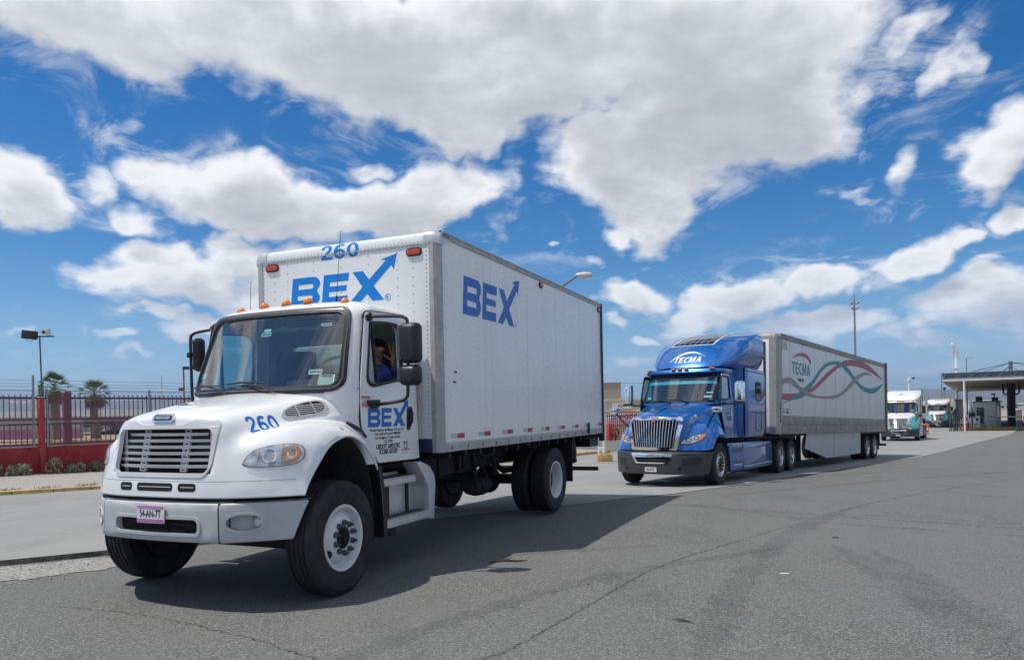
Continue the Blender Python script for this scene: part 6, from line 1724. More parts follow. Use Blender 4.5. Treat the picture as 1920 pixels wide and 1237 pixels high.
for dz, dn, dt in ((.13, 0, 0), (.10, .02, .045), (.10, -.02, -.045)):
    sp.add([fp(0, -.05, 2.45), fp(.028, -.05, 2.45), fp(.014, -.02, 2.45), fp(.014 + dt, -.03 + dn, 2.45 + dz)], [(0, 1, 3), (1, 2, 3), (2, 0, 3)])
u_, l_, s__ = base_up.build('picket', MAROON, FEN, smooth=0), base_lo.build('picket', MAROON, FEN, smooth=0), sp.build('spike', MAROON, FEN, smooth=0)
n_ = 0
t = -4.3
while t < 13.0:
    for o in (u_, l_, s__):
        if n_ == 0: o.location = FD * t
        else: dup(o, FEN, FD * t)
    n_ += 1; t += .170
for t in (-3.2, 2.08, 7.2, 12.4):
    fbox(MB(), t - .125, t + .125, -.13, .02, .70, 2.62).build('post', MAROON, FEN, smooth=0)
CL = thing('chain_link_fence', 'grey chain-link fence with barbed wire in front of the maroon pickets', 'fence')
for t in (-3.6, .95, 1.36, 4.9, 8.4, 12.0):
    fbox(MB(), t - .03, t + .03, .14, .20, .74, 3.18 if t < 1.1 else 2.72).build('post', GALV, CL, smooth=0)
for z in (2.66, 1.58):
    for a, b in ((-6, .95), (1.36, 12.5)):
        MB().tube([fp(a, .17, z), fp(b, .17, z)], .018, 6).build('rail', GALV, CL)
wr = MB()
for z in (2.80, 2.90, 3.02):
    for a, b in ((-6, .95), (1.36, 12.5)):
        wr.tube([fp(a + (b - a) * i / 12, .17, z - .02 * sin(pi * ((i * .25) % 1))) for i in range(13)], .007, 4)
wr.build('barbed_wire', GALV, CL, kind='stuff')
ms = MB()
for a, b in ((-6, .95), (1.36, 12.5)):
    L = b - a; Hh = 1.86; s = .085
    i = -Hh
    while i < L:
        for d in (1, -1):
            t0, t1 = max(0, i), min(L, i + Hh)
            if t1 > t0:
                z0, z1 = (.78 + t0 - i, .78 + t1 - i) if d > 0 else (.78 + Hh - (t0 - i), .78 + Hh - (t1 - i))
                p, q = fp(a + t0, .17, z0), fp(a + t1, .17, z1)
                w_ = Vector((0, 0, .0034))
                ms.add([p - w_, q - w_, q + w_, p + w_], [(0, 1, 2, 3)])
        i += s
ms.build('wire_mesh', GALV, CL, kind='stuff', smooth=0, recalc=False)
PL = thing('gate_pillar', 'weathered red square pillar in the wall, carrying the meter box', 'pillar')
fbox(MB(), 1.13, 1.29, -.08, .20, -.75, 2.42).build('shaft', PILLAR_RED, PL, bevel=.015)
fbox(MB(), 1.12, 1.30, -.09, .21, 2.42, 2.46).build('cap', mat('pale_coping', (.42, .38, .35), .8), PL, smooth=0)
MBX = thing('meter_box', 'small green meter box with a pale face on top of the red pillar', 'electrical box')
fbox(MB(), 1.14, 1.29, -.02, .14, 2.46, 2.86).build('case', mat('meter_green', (.035, .07, .045), .6), MBX, bevel=.01)
fbox(fbox(MB(), 1.16, 1.27, .14, .15, 2.50, 2.82), 1.13, 1.14, .0, .12, 2.50, 2.82).build('face', mat('meter_face', (.36, .38, .33), .5), MBX, smooth=0)
FLP = thing('floodlight_pole', 'thin green pole with black floodlight and white camera above the red pillar', 'lamp post')
pz = Vector((-16.18, 24.86, 0))
MB().tube([(-16.12, 24.86, 2.4), (-16.17, 24.86, 4.52)], .024, 8).build('pole', mat('pole_green', (.03, .06, .06), .5), FLP)
MB().b2(-16.70, -15.68, 24.84, 24.88, 4.49, 4.535).build('crossarm', BLACK, FLP)
fl_ = MB().box((-16.47, 24.80, 4.57), (.48, .16, .29), Matrix.Rotation(.12, 3, 'Y')).build('floodlight', BLACK, FLP, bevel=.02)
MB().tube([(-16.6, 24.8, 4.43), (-16.45, 24.8, 4.34), (-16.25, 24.82, 4.46)], .008, 5).build('cable', BLACK, FLP)
cm_ = MB().box((-15.94, 24.84, 4.68), (.27, .16, .15), Matrix.Rotation(-.15, 3, 'Y')).cyl((-15.86, 24.84, 4.53), (-15.86, 24.84, 4.66), .07, n=10).build('camera', mat('camera_white', (.6, .6, .57), .5), FLP, bevel=.02)
MB().cyl((-15.97, 24.74, 4.66), (-15.97, 24.77, 4.66), .05, n=10).build('lens', BLACK, cm_)

# verge, kerb, grass, shrubs
rows = []
kv = resample(KERB[1:6], 60)
for x, y in kv:
    t = (Vector((x, y, 0)) - F0).dot(FD)
    q = fp(t, .1, 0)
    rows.append([(x + (q.x - x) * k / 10, y + (q.y - y) * k / 10, zg(0, y) + .13 + (.02 if 2 < k < 9 else 0)) for k in range(11)])
MB().grid(rows).build('verge', GRAVEL, kind='structure')
KT = bpy.data.objects.new('kerb', None); COL.objects.link(KT); KT['kind'] = 'structure'
kk = resample(KERB[1:6], 44)
for i in range(len(kk) - 1):
    a, b = Vector((*kk[i], 0)), Vector((*kk[i + 1], 0))
    d = (b - a).normalized(); n = Vector((d.y, -d.x, 0))
    a = a + d * .012; b = b - d * .012
    za, zb = zg(0, a.y), zg(0, b.y)
    w = .20
    j = .012 * (rs.random() - .5)
    P = []
    for q, z in ((a, za), (b, zb)):
        P += [q + n * (.03 + j) + Vector((0, 0, z - .1)), q + n * j + Vector((0, 0, z + .15)), q + n * (-w + j) + Vector((0, 0, z + .155)), q + n * -w + Vector((0, 0, z - .1))]
    MB().add(P, [(0, 1, 5, 4), (1, 2, 6, 5), (2, 3, 7, 6), (0, 3, 2, 1), (4, 5, 6, 7)]).build('kerb_stone', YELLOW, KT, bevel=.015, smooth=30)
GRASS = mat('dry_grass', (.17, .20, .065), .8, vary=.5, scale=2)
gm = MB()
for _ in range(5200):
    if rs.random() < .62:
        t = -6 + 16 * rs.random(); p = fp(t, .15 + .75 * rs.random() ** 1.8, 0)
    else:
        i = rs.randrange(6, 30); a = kk[i]; p = Vector((a[0] - .25 - .3 * rs.random() ** 2, a[1] + rs.random() * .8, 0)) + FN * -.05
    z = zg(0, p.y) + .13
    h = .035 + .075 * rs.random() ** 2; an = rs.random() * 6.28
    dx, dy = .012 * cos(an), .012 * sin(an); lx, ly = (rs.random() - .5) * h, (rs.random() - .5) * h
    gm.add([(p.x - dx, p.y - dy, z), (p.x + dx, p.y + dy, z), (p.x + lx, p.y + ly, z + h)], [(0, 1, 2)])
gm.build('grass', GRASS, kind='stuff', smooth=0, recalc=False)
SAGE = mat('sage_leaf', (.27, .30, .20), .75, vary=.35, scale=8)
DGREEN = mat('dusty_green_leaf', (.17, .21, .12), .75, vary=.4, scale=8)
STEM = mat('shrub_stem', (.12, .09, .06), .85)
def shrub(t, n, w, h, m, label, nl=220):
    b = fp(t, n, 0); z = zg(0, b.y) + .14
    o = thing('shrub', label, 'shrub', (b.x, b.y, z), 0, 'low shrubs along the red wall')
    st_ = MB(); lf = MB()
    for k in range(9):
        a = rs.random() * 6.28; r = w * .5 * (.3 + .7 * rs.random())
        st_.tube([(0, 0, -.02), (r * .4 * cos(a), r * .4 * sin(a), h * .5), (r * cos(a), r * sin(a), h * (.6 + .4 * rs.random()))], [.012, .008, .004], 4)
    for k in range(nl):
        u = rs.random(); a = rs.random() * 6.28
        zz = h * (.12 + .88 * u ** .8); rr = w * .5 * sqrt(max(.05, 1 - (abs(zz / h - .45) / .58) ** 2)) * rs.random() ** .45
        c = Vector((rr * cos(a) * (.8 + .4 * rs.random()), rr * sin(a), zz))
        s = .022 + .030 * rs.random()
        d1 = Vector((rs.random() - .5, rs.random() - .5, rs.random() * .8)).normalized() * s * 1.5; d2 = d1.cross(Vector((rs.random() - .5, rs.random() - .5, rs.random() - .5))).normalized() * s * .6
        lf.add([c - d1, c + d2, c + d1, c - d2], [(0, 1, 2, 3)])
    st_.build('stem', STEM, o)
    lf.build('foliage', m, o, kind='stuff', smooth=0, recalc=False)
shrub(.42, .60, .62, .50, SAGE, 'pale rounded shrub left of the red pillar, widest in the row')
shrub(.05, .75, .30, .44, SAGE, 'narrow upright shrub between the widest one and the dark bushy one')
shrub(-.28, .55, .40, .52, DGREEN, 'dark bushy shrub at the picture edge, against the red wall')
shrub(-.80, .60, .50, .50, DGREEN, 'leafy shrub cut by the picture edge at the wall foot')
shrub(1.42, .55, .56, .66, SAGE, 'tall leggy shrub right at the foot of the red pillar')
shrub(1.98, .50, .40, .40, SAGE, 'small spiky shrub in front of the plain wall beyond the pillar')
shrub(2.30, .45, .32, .46, SAGE, 'thin pale shrub midway between the pillar and the white truck')
shrub(2.78, .45, .58, .48, DGREEN, 'rounded green shrub nearest the white truck')

# ------------------------------------------------------------------ the yard behind the fence
YARD = ground_mat('yard_dirt', (.26, .23, .18), (.36, .33, .28), big=.4, grain=15, contrast=.5)
MB().prism([[(-22, 17.6), (-5.5, 39.6), (-12, 112), (-110, 112), (-110, 17.6)]], lambda u, v, d: (u, v, d), -.5, .06).build('yard', YARD, kind='structure', smooth=0)
fk = thing('yard_kerb', 'long yellow painted kerb inside the yard, below the palms', 'kerb')
for k in range(14):
    MB().b2(-40 + k * 1.6, -38.45 + k * 1.6, 52.0 + .2 * k, 52.3 + .2 * k, .06, .24).build('kerb_stone', YELLOW, fk, bevel=.03)
TRUNK = mat('palm_trunk', (.17, .125, .085), .85, vary=.35, scale=12, bump=.8, bump_scale=18)
DEADF = mat('dead_frond', (.24, .15, .075), .85, vary=.4, scale=6)
FROND = mat('palm_green', (.075, .145, .050), .6, vary=.45, scale=5)
def palm(loc, h, label):
    o = thing('palm_tree', label, 'palm', loc, 0, 'fan palms in the yard')
    tr = MB(); k = 26
    tr.tube([(.05 * sin(i * .3), 0, h * i / k) for i in range(k + 1)], [.34 - .10 * i / k + .022 * (i % 2) for i in range(k + 1)], 10)
    tr.build('trunk', TRUNK, o)
    sk = MB()
    for i in range(90):
        a = rs.random() * 6.28; z1 = h * (.99 - .05 * rs.random()); z0 = h * (.66 + .16 * rs.random())
        r1, r0 = .22, .30 + .30 * rs.random()
        c, s = cos(a), sin(a); w = .09
        sk.add([(r1 * c - w * s * .4, r1 * s + w * c * .4, z1), (r1 * c + w * s * .4, r1 * s - w * c * .4, z1), (r0 * c * 1.2 + w * s, r0 * s * 1.2 - w * c, (z0 + z1) / 2), (r0 * c, r0 * s, z0), (r0 * c * 1.2 - w * s, r0 * s * 1.2 + w * c, (z0 + z1) / 2)], [(0, 1, 2, 3, 4)])
    sk.build('dead_skirt', DEADF, o, kind='stuff', smooth=0, recalc=False)
    fr = MB()     # one fan leaf along +x
    fr.tube([(0, 0, 0), (.55, 0, .12), (.95, 0, .10)], [.03, .022, .016], 4)
    for i in range(15):
        b = (i - 7) / 7 * 1.25
        L = .95 - .22 * abs(b)
        d = Vector((cos(b), sin(b), 0)); n = Vector((-sin(b), cos(b), 0)) * .040
        c = Vector((.95, 0, .10))
        fr.add([c, c + d * L * .55 + n + Vector((0, 0, .03)), c + d * L + Vector((0, 0, -.22 - .1 * abs(b))), c + d * L * .55 - n + Vector((0, 0, .03))], [(0, 1, 2, 3)])
    f0 = fr.build('frond', FROND, o, smooth=0, recalc=False)
    for i in range(26):
        el = radians(-30 + 105 * (i / 25) ** .85); az = i * 2.399
        rot = (rs.random() * .5 - .25, -el, az)
        s = .62 + .24 * rs.random()
        f = f0 if i == 0 else dup(f0, o)
        f.location = (0, 0, h * (.97 + .03 * sin(el))); f.rotation_euler = rot; f.scale = (s, s, s)
    return o
palm((-34.7, 55, .06), 4.05, 'taller fan palm between the red pillar and the maroon post')
palm((-32.85, 57, .06), 3.55, 'shorter fan palm to the right of the maroon post')
GREYW = mat('grey_render', (.30, .29, .27), .85, vary=.1, dirt=(.2, .18, .15), dirt_amt=.4, dirt_scale=.5)
MAG = mat('magenta_wall', (.30, .10, .18), .8, vary=.12)
yw = thing('yard_wall', 'long grey wall with a magenta painted base inside the yard', 'wall')
MB().b2(-62, -37.5, 63, 63.3, .06, 2.0).build('wall', GREYW, yw); MB().b2(-62, -37.5, 62.95, 62.995, .06, .93).build('painted_base', MAG, yw)
wh = thing('warehouse', 'long low warehouse with a white roof beyond the yard fence', 'building')
MB().b2(-75, -40, 96, 120, .06, 2.1).build('wall', mat('warehouse_grey', (.35, .35, .35), .8), wh)
MB().b2(-76, -39.5, 95.6, 120.5, 2.1, 2.95).build('roof', mat('warehouse_white', (.66, .66, .64), .6), wh)
for k in range(9):
    MB().b2(-72 + k * 3.6, -69.6 + k * 3.6, 95.94, 95.99, .7, 1.6).build('window', PANE_DARK, wh, smooth=0)
cp_ = thing('carport', 'dark open carport behind the palms', 'carport')
MB().b2(-50, -30, 76, 88, 1.55, 1.75).build('roof', mat('carport_roof', (.09, .085, .08), .8), cp_)
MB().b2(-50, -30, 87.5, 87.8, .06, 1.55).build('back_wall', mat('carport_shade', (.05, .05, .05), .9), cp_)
for k in range(6):
    MB().b2(-50 + k * 3.95, -49.8 + k * 3.95, 76.2, 76.4, .06, 1.55).build('post', DARK, cp_)
def pickup(loc, rz, label, m):
    o = thing('pickup', label, 'pickup truck', loc, rz)
    MB().prism([round_poly([(-.95, .45), (.95, .45), (.95, .95), (.80, 1.05), (.72, 1.55), (.60, 1.62), (-.60, 1.62), (-.72, 1.55), (-.80, 1.05), (-.95, .95)], .05, 3)], lambda u, v, d: (u, d, v), 1.2, 3.0).build('cab', m, o)
    MB().prism([round_poly([(-.95, .40), (.95, .40), (.95, .98), (-.95, .98)], .08, 3)], lambda u, v, d: (u, d, v), 0, 5.0).build('body', m, o, bevel=.05)
    MB().prism([[(-.70, 1.07), (.70, 1.07), (.62, 1.54), (-.62, 1.54)]], lambda u, v, d: (u, d + (v - 1.05) * .25, v), 1.10, 1.19).build('windscreen', PANE_DARK, o)
    MB().b2(-.6, .6, -.03, .0, .55, .85).build('grille', CHROME, o); MB().b2(-.95, .95, -.08, .02, .38, .52).build('bumper', CHROME, o)
    for s_ in (-1, 1):
        MB().b2(s_ * .65, s_ * .9, -.02, .02, .65, .85).build('headlight', LAMP_INNER, o)
        for y in (.9, 4.0): MB().lathe(tyre_prof(.37, .24, .22), c=(s_ * .85, y, .37), n=20).build('wheel', RUBBER, o)
    return o
pickup((-44.2, 77.5, .06), -.45, 'white pickup parked under the dark carport', CREAM)
def pole_thing(name, label, cat, base, top, r0, r1, m, group=None):
    o = thing(name, label, cat, base, 0, group)
    MB().tube([(0, 0, -.2), (0, 0, top - base[2])], [r0, r1], 10).build('pole', m, o)
    return o
RUST = mat('rusty_pole', (.22, .08, .05), .7)
o = pole_thing('camera_pole', 'rusty thin pole with two small cameras behind the truck mirror', 'pole', (-27.15, 60, .06), 5.9, .07, .06, RUST)
MB().b2(-.05, .45, -.08, .08, 5.6, 5.85).build('camera', BLACK, o); MB().b2(-.40, .02, -.1, .1, 5.05 - 1.2, 5.3 - 1.2).build('camera', BLACK, o); MB().b2(-.25, .25, -.08, .08, 2.55, 2.8).build('bracket', BLACK, o)
o = pole_thing('aerial_mast', 'very thin distant aerial above the chain-link fence', 'mast', (-57.96, 120, -1), 8.8, .09, .04, GALV)
MB().tube([(-.5, 0, 7.4), (.5, 0, 7.4)], .05, 5).build('crossbar', GALV, o)
o = pole_thing('yard_lamp', 'double-headed yard lamp seen through the fence pickets', 'lamp post', (-61.0, 90, .06), 4.1, .10, .07, GALV)
for s_ in (-1, 1): MB().box((s_ * .9, 0, 4.0), (1.3, .35, .16), Matrix.Rotation(s_ * -.15, 3, 'Y')).build('lamp_head', WHITE, o, bevel=.04)

# ------------------------------------------------------------------ middle distance, between the two trucks
LAMP_W = mat('lamp_grey', (.45, .45, .44), .5, metal=.2)
o = thing('street_lamp', 'cobra-head street lamp rising behind the white cargo box', 'street lamp', (1.86, 30, -.62))
MB().tube([(0, 0, 0), (.03, 0, 5.4), (.12, 0, 7.0), (.30, 0, 7.38), (.98, 0, 7.82)], [.11, .08, .055, .045, .04], 8).build('pole', mat('lamp_pole_brown', (.20, .13, .10), .6), o)
hd = MB().lathe([(.001, -.02), (.06, 0), (.10, .12), (.13, .35), (.11, .58), (.04, .68), (.001, .69)], axis='x', c=(.90, 0, 7.84), n=14).build('lamp_head', mat('lamp_head_white', (.62, .60, .56), .4), o)
MB().lathe([(.001, -.02), (.09, 0), (.10, .04), (.001, .05)], axis='z', c=(1.25, 0, 7.72), n=12).build('lens', LENS, hd)
MB().tube([(0, 0, -.02), (0, 0, .25)], .2, 8).build('base', GREY_BUMPER, o)
wp = thing('white_post', 'white pipe post bolted to a yellow block between the two trucks', 'post', (4.06, 32, -.68))
MB().tube([(0, 0, .35), (0, 0, 2.72)], .085, 12).build('pipe', mat('post_white', (.68, .68, .64), .5, vary=.05, dirt=(.35, .3, .25), dirt_amt=.3), wp)
MB().b2(-.32, .32, -.28, .28, .0, .36).build('block', YELLOW, wp, bevel=.02)
for x, y in ((-.18, -.2), (.18, -.2), (.18, .2), (-.18, .2)): MB().cyl((x, y, .36), (x, y, .52), .015, n=6).build('bolt', RUST, wp)
MB().lathe([(.001, .40), (.10, .40), (.14, .36), (.001, .36)], axis='z', n=12).build('flange', RUST, wp)
bx = thing('utility_box', 'small white cabinet beside the yellow post block', 'cabinet', (4.05, 33.4, -.70))
MB().b2(-.12, .12, -.1, .1, 0, .62).build('case', CREAM, bx, bevel=.01); MB().b2(-.10, .10, -.106, -.1, .05, .57).build('door', CREAM, bx, bevel=.003)
sc = thing('beige_building', 'tall plain beige building behind the shop front', 'building')
MB().b2(4, 18.1, 120, 140, -1.6, 6.0).build('wall', mat('beige_render', (.42, .335, .26), .85, vary=.05), sc)
MB().b2(3.9, 18.2, 119.9, 140.1, 6.0, 6.2).build('parapet', mat('beige_parapet', (.48, .40, .32), .85), sc)
for k in range(3): MB().b2(6 + k * 4, 7.2 + k * 4, 119.9, 119.98, 1.0, 2.2).build('window', PANE_DARK, sc, smooth=0)
sh = thing('shop', 'low cream shop with white and red signs behind the red railings', 'building')
MB().b2(9.5, 18.5, 86, 96, -1.4, 2.85).build('wall', mat('cream_render', (.66, .55, .33), .8, vary=.06), sh)
MB().b2(9.3, 18.7, 85.9, 96, 2.70, 2.95).build('cornice', mat('cream_band', (.72, .62, .40), .8), sh)
s1 = MB().b2(11.9, 14.2, 85.85, 85.95, 1.72, 2.45).build('sign', mat('sign_white', (.76, .74, .73), .5), sh, smooth=0)
text('sign_lettering', 'AG', .48, mat('sign_red', (.55, .05, .10), .5), s1, front_m(12.55, 85.84, 1.98), bold=.01)
s2 = MB().b2(11.2, 15.6, 85.80, 85.95, -.2, 1.25).build('sign', mat('sign_white', (.76, .74, .73), .5), sh, smooth=0)
text('sign_lettering', 'LL', .8, mat('sign_blue', (.12, .10, .42), .5), s2, front_m(11.7, 85.79, .55), bold=.02)
text('sign_lettering', 'AGGO', .8, mat('sign_red', (.55, .05, .10), .5), s2, front_m(12.7, 85.79, .55), bold=.02)
for k in range(4): MB().b2(11.4, 15.2, 85.79, 85.798, .30 - k * .16, .36 - k * .16).build('sign_line', mat('sign_red', (.55, .05, .10), .5), s2, smooth=0)
RED_RAIL = mat('bright_red_steel', (.38, .045, .035), .5, vary=.1)
rf = thing('red_railings', 'bright red railings in front of the cream shop', 'fence')
rp = MB().b2(-.03, .03, -.02, .02, 0, 2.45).build('picket', RED_RAIL, rf, smooth=0, loc=(7.6, 63.2, -1.0))
for k in range(1, 27): dup(rp, rf, (7.6 + k * .20, 63.2 + k * .16, -1.0))
for z in (-.75, .25, 1.10, 1.40): MB().tube([(7.5, 63.12, z), (12.9, 67.44, z)], .045, 4).build('rail', RED_RAIL, rf)
MB().add([(7.5, 63.0, -1.02), (12.9, 67.3, -1.02), (12.9, 67.6, -1.02), (7.5, 63.4, -1.02), (7.5, 63.0, -.78), (12.9, 67.3, -.78), (12.9, 67.6, -.78), (7.5, 63.4, -.78)], [(4, 5, 6, 7), (0, 1, 5, 4), (1, 2, 6, 5), (2, 3, 7, 6), (3, 0, 4, 7)]).build('plinth', YELLOW, rf, smooth=0)
rt = thing('red_cabinet', 'red hose cabinet by the railings', 'cabinet', (8.25, 61.5, -.98), .5)
MB().b2(-.2, .2, -.2, .2, 0, 1.45).build('case', mat('cabinet_red', (.55, .05, .04), .5), rt, bevel=.02); MB().b2(-.16, .16, -.21, -.2, .1, 1.35).build('door', mat('cabinet_red', (.55, .05, .04), .5), rt, smooth=0)
hr = thing('hose_reel', 'dark red hose reel wheel leaning on the red cabinet', 'hose reel', (8.72, 61.3, -.3), .5)
MB().lathe([(.30, -.05), (.40, -.05), (.40, .05), (.30, .05)], axis='y', n=24).build('rim', mat('reel_red', (.22, .02, .03), .5), hr)
for k in range(6): MB().tube([(0, 0, 0), (.33 * cos(k * pi / 3), 0, .33 * sin(k * pi / 3))], .03, 5).build('spoke', mat('reel_red', (.22, .02, .03), .5), hr)
MB().b2(-.05, .05, -.05, .05, -.68, 0).build('stand', mat('reel_red', (.22, .02, .03), .5), hr)
cb_ = thing('overhead_cable', 'thin cable strung high between the box truck and the blue tractor', 'cable')
MB().tube([(12 + k * 2.2, 110, 5.6 + .06 * (k - 4) ** 2 * .3) for k in range(9)], .03, 4).build('cable', BLACK, cb_)

# ------------------------------------------------------------------ gate plaza on the right
o = pole_thing('floodlight_mast', 'tall grey mast with a cluster of floodlights above the trailer', 'mast', (33.3, 70, -1.1), 11.7, .14, .08, GALV)
MB().tube([(0, 0, 12.6), (0, 0, 13.4)], .05, 6).build('spike', GALV, o)
for z, r in ((12.5, .34), (12.0, .26)):
    MB().tube([(-r, 0, z), (r, 0, z)], .04, 6).build('crossbar', GALV, o)
    for x in (-r, r): MB().box((x, -.1, z + .12), (.24, .18, .20), Matrix.Rotation(.4, 3, 'X')).build('floodlight', LAMP_W, o, bevel=.03)
o = pole_thing('camera_pole', 'short white pole with a dome camera over the white tractor', 'pole', (32.95, 60, -.96), 3.5, .09, .08, CREAM)
MB().lathe([(.001, 4.75), (.13, 4.72), (.16, 4.55), (.10, 4.38), (.001, 4.35)], axis='z', n=12).build('camera', CREAM, o); MB().tube([(0, 0, 4.7), (.35, 0, 4.72)], .03, 5).build('arm', CREAM, o); MB().box((.35, 0, 4.72), (.2, .14, .14)).build('camera', BLACK, o)
o = pole_thing('radio_mast', 'white round mast ringed with small aerials behind the canopy', 'mast', (61.45, 100, -1.4), 9.3, .20, .16, CREAM)
for k in range(6):
    a = k * pi / 3; MB().tube([(.32 * cos(a), .32 * sin(a), 9.3), (.32 * cos(a), .32 * sin(a), 11.3)], .04, 5).build('aerial', mat('aerial_pink', (.55, .42, .42), .5), o)
MB().lathe([(.30, 10.0), (.36, 10.0), (.36, 10.06), (.30, 10.06)], axis='z', n=16).build('ring', GALV, o)
MB().lathe([(.001, 10.9), (.2, 10.9), (.2, 11.1), (.001, 11.2)], axis='z', c=(-.45, 0, .2), n=12).build('dish', CREAM, o)
for z in (4.5, 7.7): MB().lathe([(.18, z), (.24, z), (.24, z + .1), (.18, z + .1)], axis='z', n=16).build('collar', GALV, o)
o = pole_thing('street_lamp', 'grey lamp post with one flat arm above the canopy roof', 'street lamp', (59.75, 95, -1.35), 7.5, .10, .07, GALV)
MB().b2(0, .95, -.1, .1, 8.78, 8.9).build('lamp_head', LAMP_W, o)
o = pole_thing('street_lamp', 'short lamp post over the pale trailer', 'street lamp', (57.1, 95.5, -1.35), 3.5, .08, .06, GALV)
MB().lathe([(.001, 5.1), (.22, 5.08), (.10, 4.8), (.001, 4.8)], axis='z', n=10).build('lamp_head', DARK, o)
pole_thing('flagless_pole', 'bare thin pole left of the canopy edge', 'pole', (53.46, 90, -1.3), 5.4, .06, .05, GALV)
o = pole_thing('street_lamp', 'dark lamp post seen under the canopy above the booth roof', 'street lamp', (67.0, 100.5, -1.4), 2.9, .09, .07, DARK)
MB().b2(-.35, .1, -.1, .1, 4.1, 4.3).build('lamp_head', DARK, o)

SLATE = mat('slate_steel', (.10, .125, .155), .5, metal=.2, vary=.1)
CN = thing('gate_canopy', 'wide flat gate canopy with a slate truss edge and cable mast', 'canopy', (41.64, 70, 0), -.566)
CW, CD = 30.0, 70.0
MB().b2(0, CW, 0, CD, 3.75, 3.93).build('roof_slab', mat('canopy_fascia', (.62, .61, .58), .6), CN)
sof = None
for k in range(20):
    a = MB().b2(k * CW / 20 + .02, (k + 1) * CW / 20 - .02, .05, CD - .05, 3.70, 3.748)
    a.build('soffit_panel', mat('soffit_beige', (.34, .27, .20), .7, vary=.1), CN, smooth=0)
for axis in (0, 1):
    L = CW if axis == 0 else CD
    f = (lambda t, z: (t, .12, z)) if axis == 0 else (lambda t, z: (.12, t, z))
    for z in (3.98, 4.52): MB().tube([f(0, z), f(L, z)], .06, 6).build('truss_chord', SLATE, CN)
    n_ = int(L / 1.1)
    first = None
    for k in range(n_):
        a, b = k * L / n_, (k + 1) * L / n_
        MB().tube([f(a, 3.98), f((a + b) / 2, 4.52)], .04, 5).build('truss_strut', SLATE, CN)
        MB().tube([f((a + b) / 2, 4.52), f(b, 3.98)], .04, 5).build('truss_strut', SLATE, CN)
    MB().b2(*((0, CW, .2, .26) if axis == 0 else (.2, .26, 0, CD)), 3.95, 4.50).build('truss_backing', mat('slate_screen', (.15, .17, .20), .6, vary=.3, scale=4), CN)
inv = Matrix.Translation((41.64, 70, 0)) @ Matrix.Rotation(-.566, 4, 'Z'); inv = inv.inverted()
cc = inv @ Vector((55.2, 80, 0)); cx_, cy_ = cc.x, cc.y
COLM = mat('black_column', (.012, .012, .013), .6)
MB().tube([(cx_, cy_, -1.3), (cx_, cy_, 3.7)], .40, 16).build('column', COLM, CN)
for s_ in (-1, 1):
    MB().tube([(cx_ + s_ * .35, cy_, 2.5), (cx_ + s_ * .62, cy_, 2.5), (cx_ + s_ * .72, cy_, 2.7), (cx_ + s_ * .72, cy_, 3.7)], .09, 8).build('column_bracket', COLM, CN)
MB().tube([(cx_, cy_, 3.9), (cx_, cy_, 6.15)], .20, 12).build('mast', SLATE, CN)
for dx, dy, zt in ((-4.0, -15.3, 4.5), (9, -14.5, 4.5), (-5.5, 14, 4.5), (9, 14, 4.5)):
    MB().tube([(cx_, cy_, 6.0), (cx_ + dx, cy_ + dy, zt)], .045, 5).build('stay_cable', SLATE, CN)
for dx, dy in ((-2.0, -2), (2.0, -1.5)):
    MB().tube([(cx_, cy_, 5.7), (cx_ + dx, cy_ + dy, 3.95)], .06, 5).build('stay_strut', SLATE, CN)
pole_thing('canopy_post', 'slim white post under the near corner of the canopy', 'post', (43.17, 69.05, -1.06), 3.72, .085, .085, CREAM)
# booth
BW = mat('booth_white', (.60, .60, .55), .6, vary=.05)
BT = thing('guard_booth', 'cream guard booth with dark glass door beside the black column', 'booth', (51.35, 78.1, -.95), -.80)
MB().b2(-.95, .95, -1.1, 1.1, 0, 2.65).build('wall', BW, BT, bevel=.02)
MB().b2(-1.08, 1.05, -1.25, 1.25, 2.65, 2.78).build('roof', mat('booth_roof', (.10, .10, .10), .6), BT, bevel=.01)
MB().b2(-.97, .97, -1.12, -1.103, 1.62, 1.66).build('band', GREY_BUMPER, BT, smooth=0)
MB().b2(.02, .95, -1.125, -1.102, .05, .72).build('green_panel', mat('pale_green_panel', (.42, .48, .30), .7), BT, smooth=0)
dr_ = MB().b2(-.80, -.12, -1.14, -1.101, .28, 2.05).build('door', BLACK, BT)
MB().b2(-.74, -.18, -1.15, -1.141, .95, 1.95).build('door_pane', PANE_DARK, dr_, smooth=0)
MB().b2(.951, .965, -.55, .25, 1.0, 2.1).build('window', PANE_DARK, BT, smooth=0)
MB().b2(-1.0, .0, -1.75, -1.13, .0, .18).build('step', GALV, BT); 
for x in (-1.0, 0.0): MB().tube([(x, -1.14, 1.0), (x, -1.7, .95), (x, -1.72, .1)], .025, 5).build('handrail', GALV, BT)
MB().b2(-1.05, -.55, -.4, .3, 2.78, 3.25).build('roof_unit', DARK, BT, bevel=.03); MB().b2(.45, .95, -.5, .1, 2.78, 3.15).build('roof_unit', DARK, BT, bevel=.03)
KS = thing('glazed_kiosk', 'grey kiosk with a black window band and sloping roof beside the booth', 'kiosk', (50.75, 79.4, -1.0), -.66)
MB().prism([round_poly([(-.50, 0), (.55, 0), (.55, 2.72), (-.05, 2.70), (-.40, 2.1), (-.50, 1.6)], .08, 3)], lambda u, v, d: (u, d, v), -.8, .9).build('body', mat('kiosk_grey', (.22, .23, .23), .5, vary=.1), KS)
MB().b2(-.47, .50, -.83, -.801, 1.05, 1.62).build('window', PANE_DARK, KS, smooth=0)
TM = thing('ticket_machine', 'white ticket machine standing on the yellow island kerb', 'machine', (47.9, 74.6, -.95), -.6)
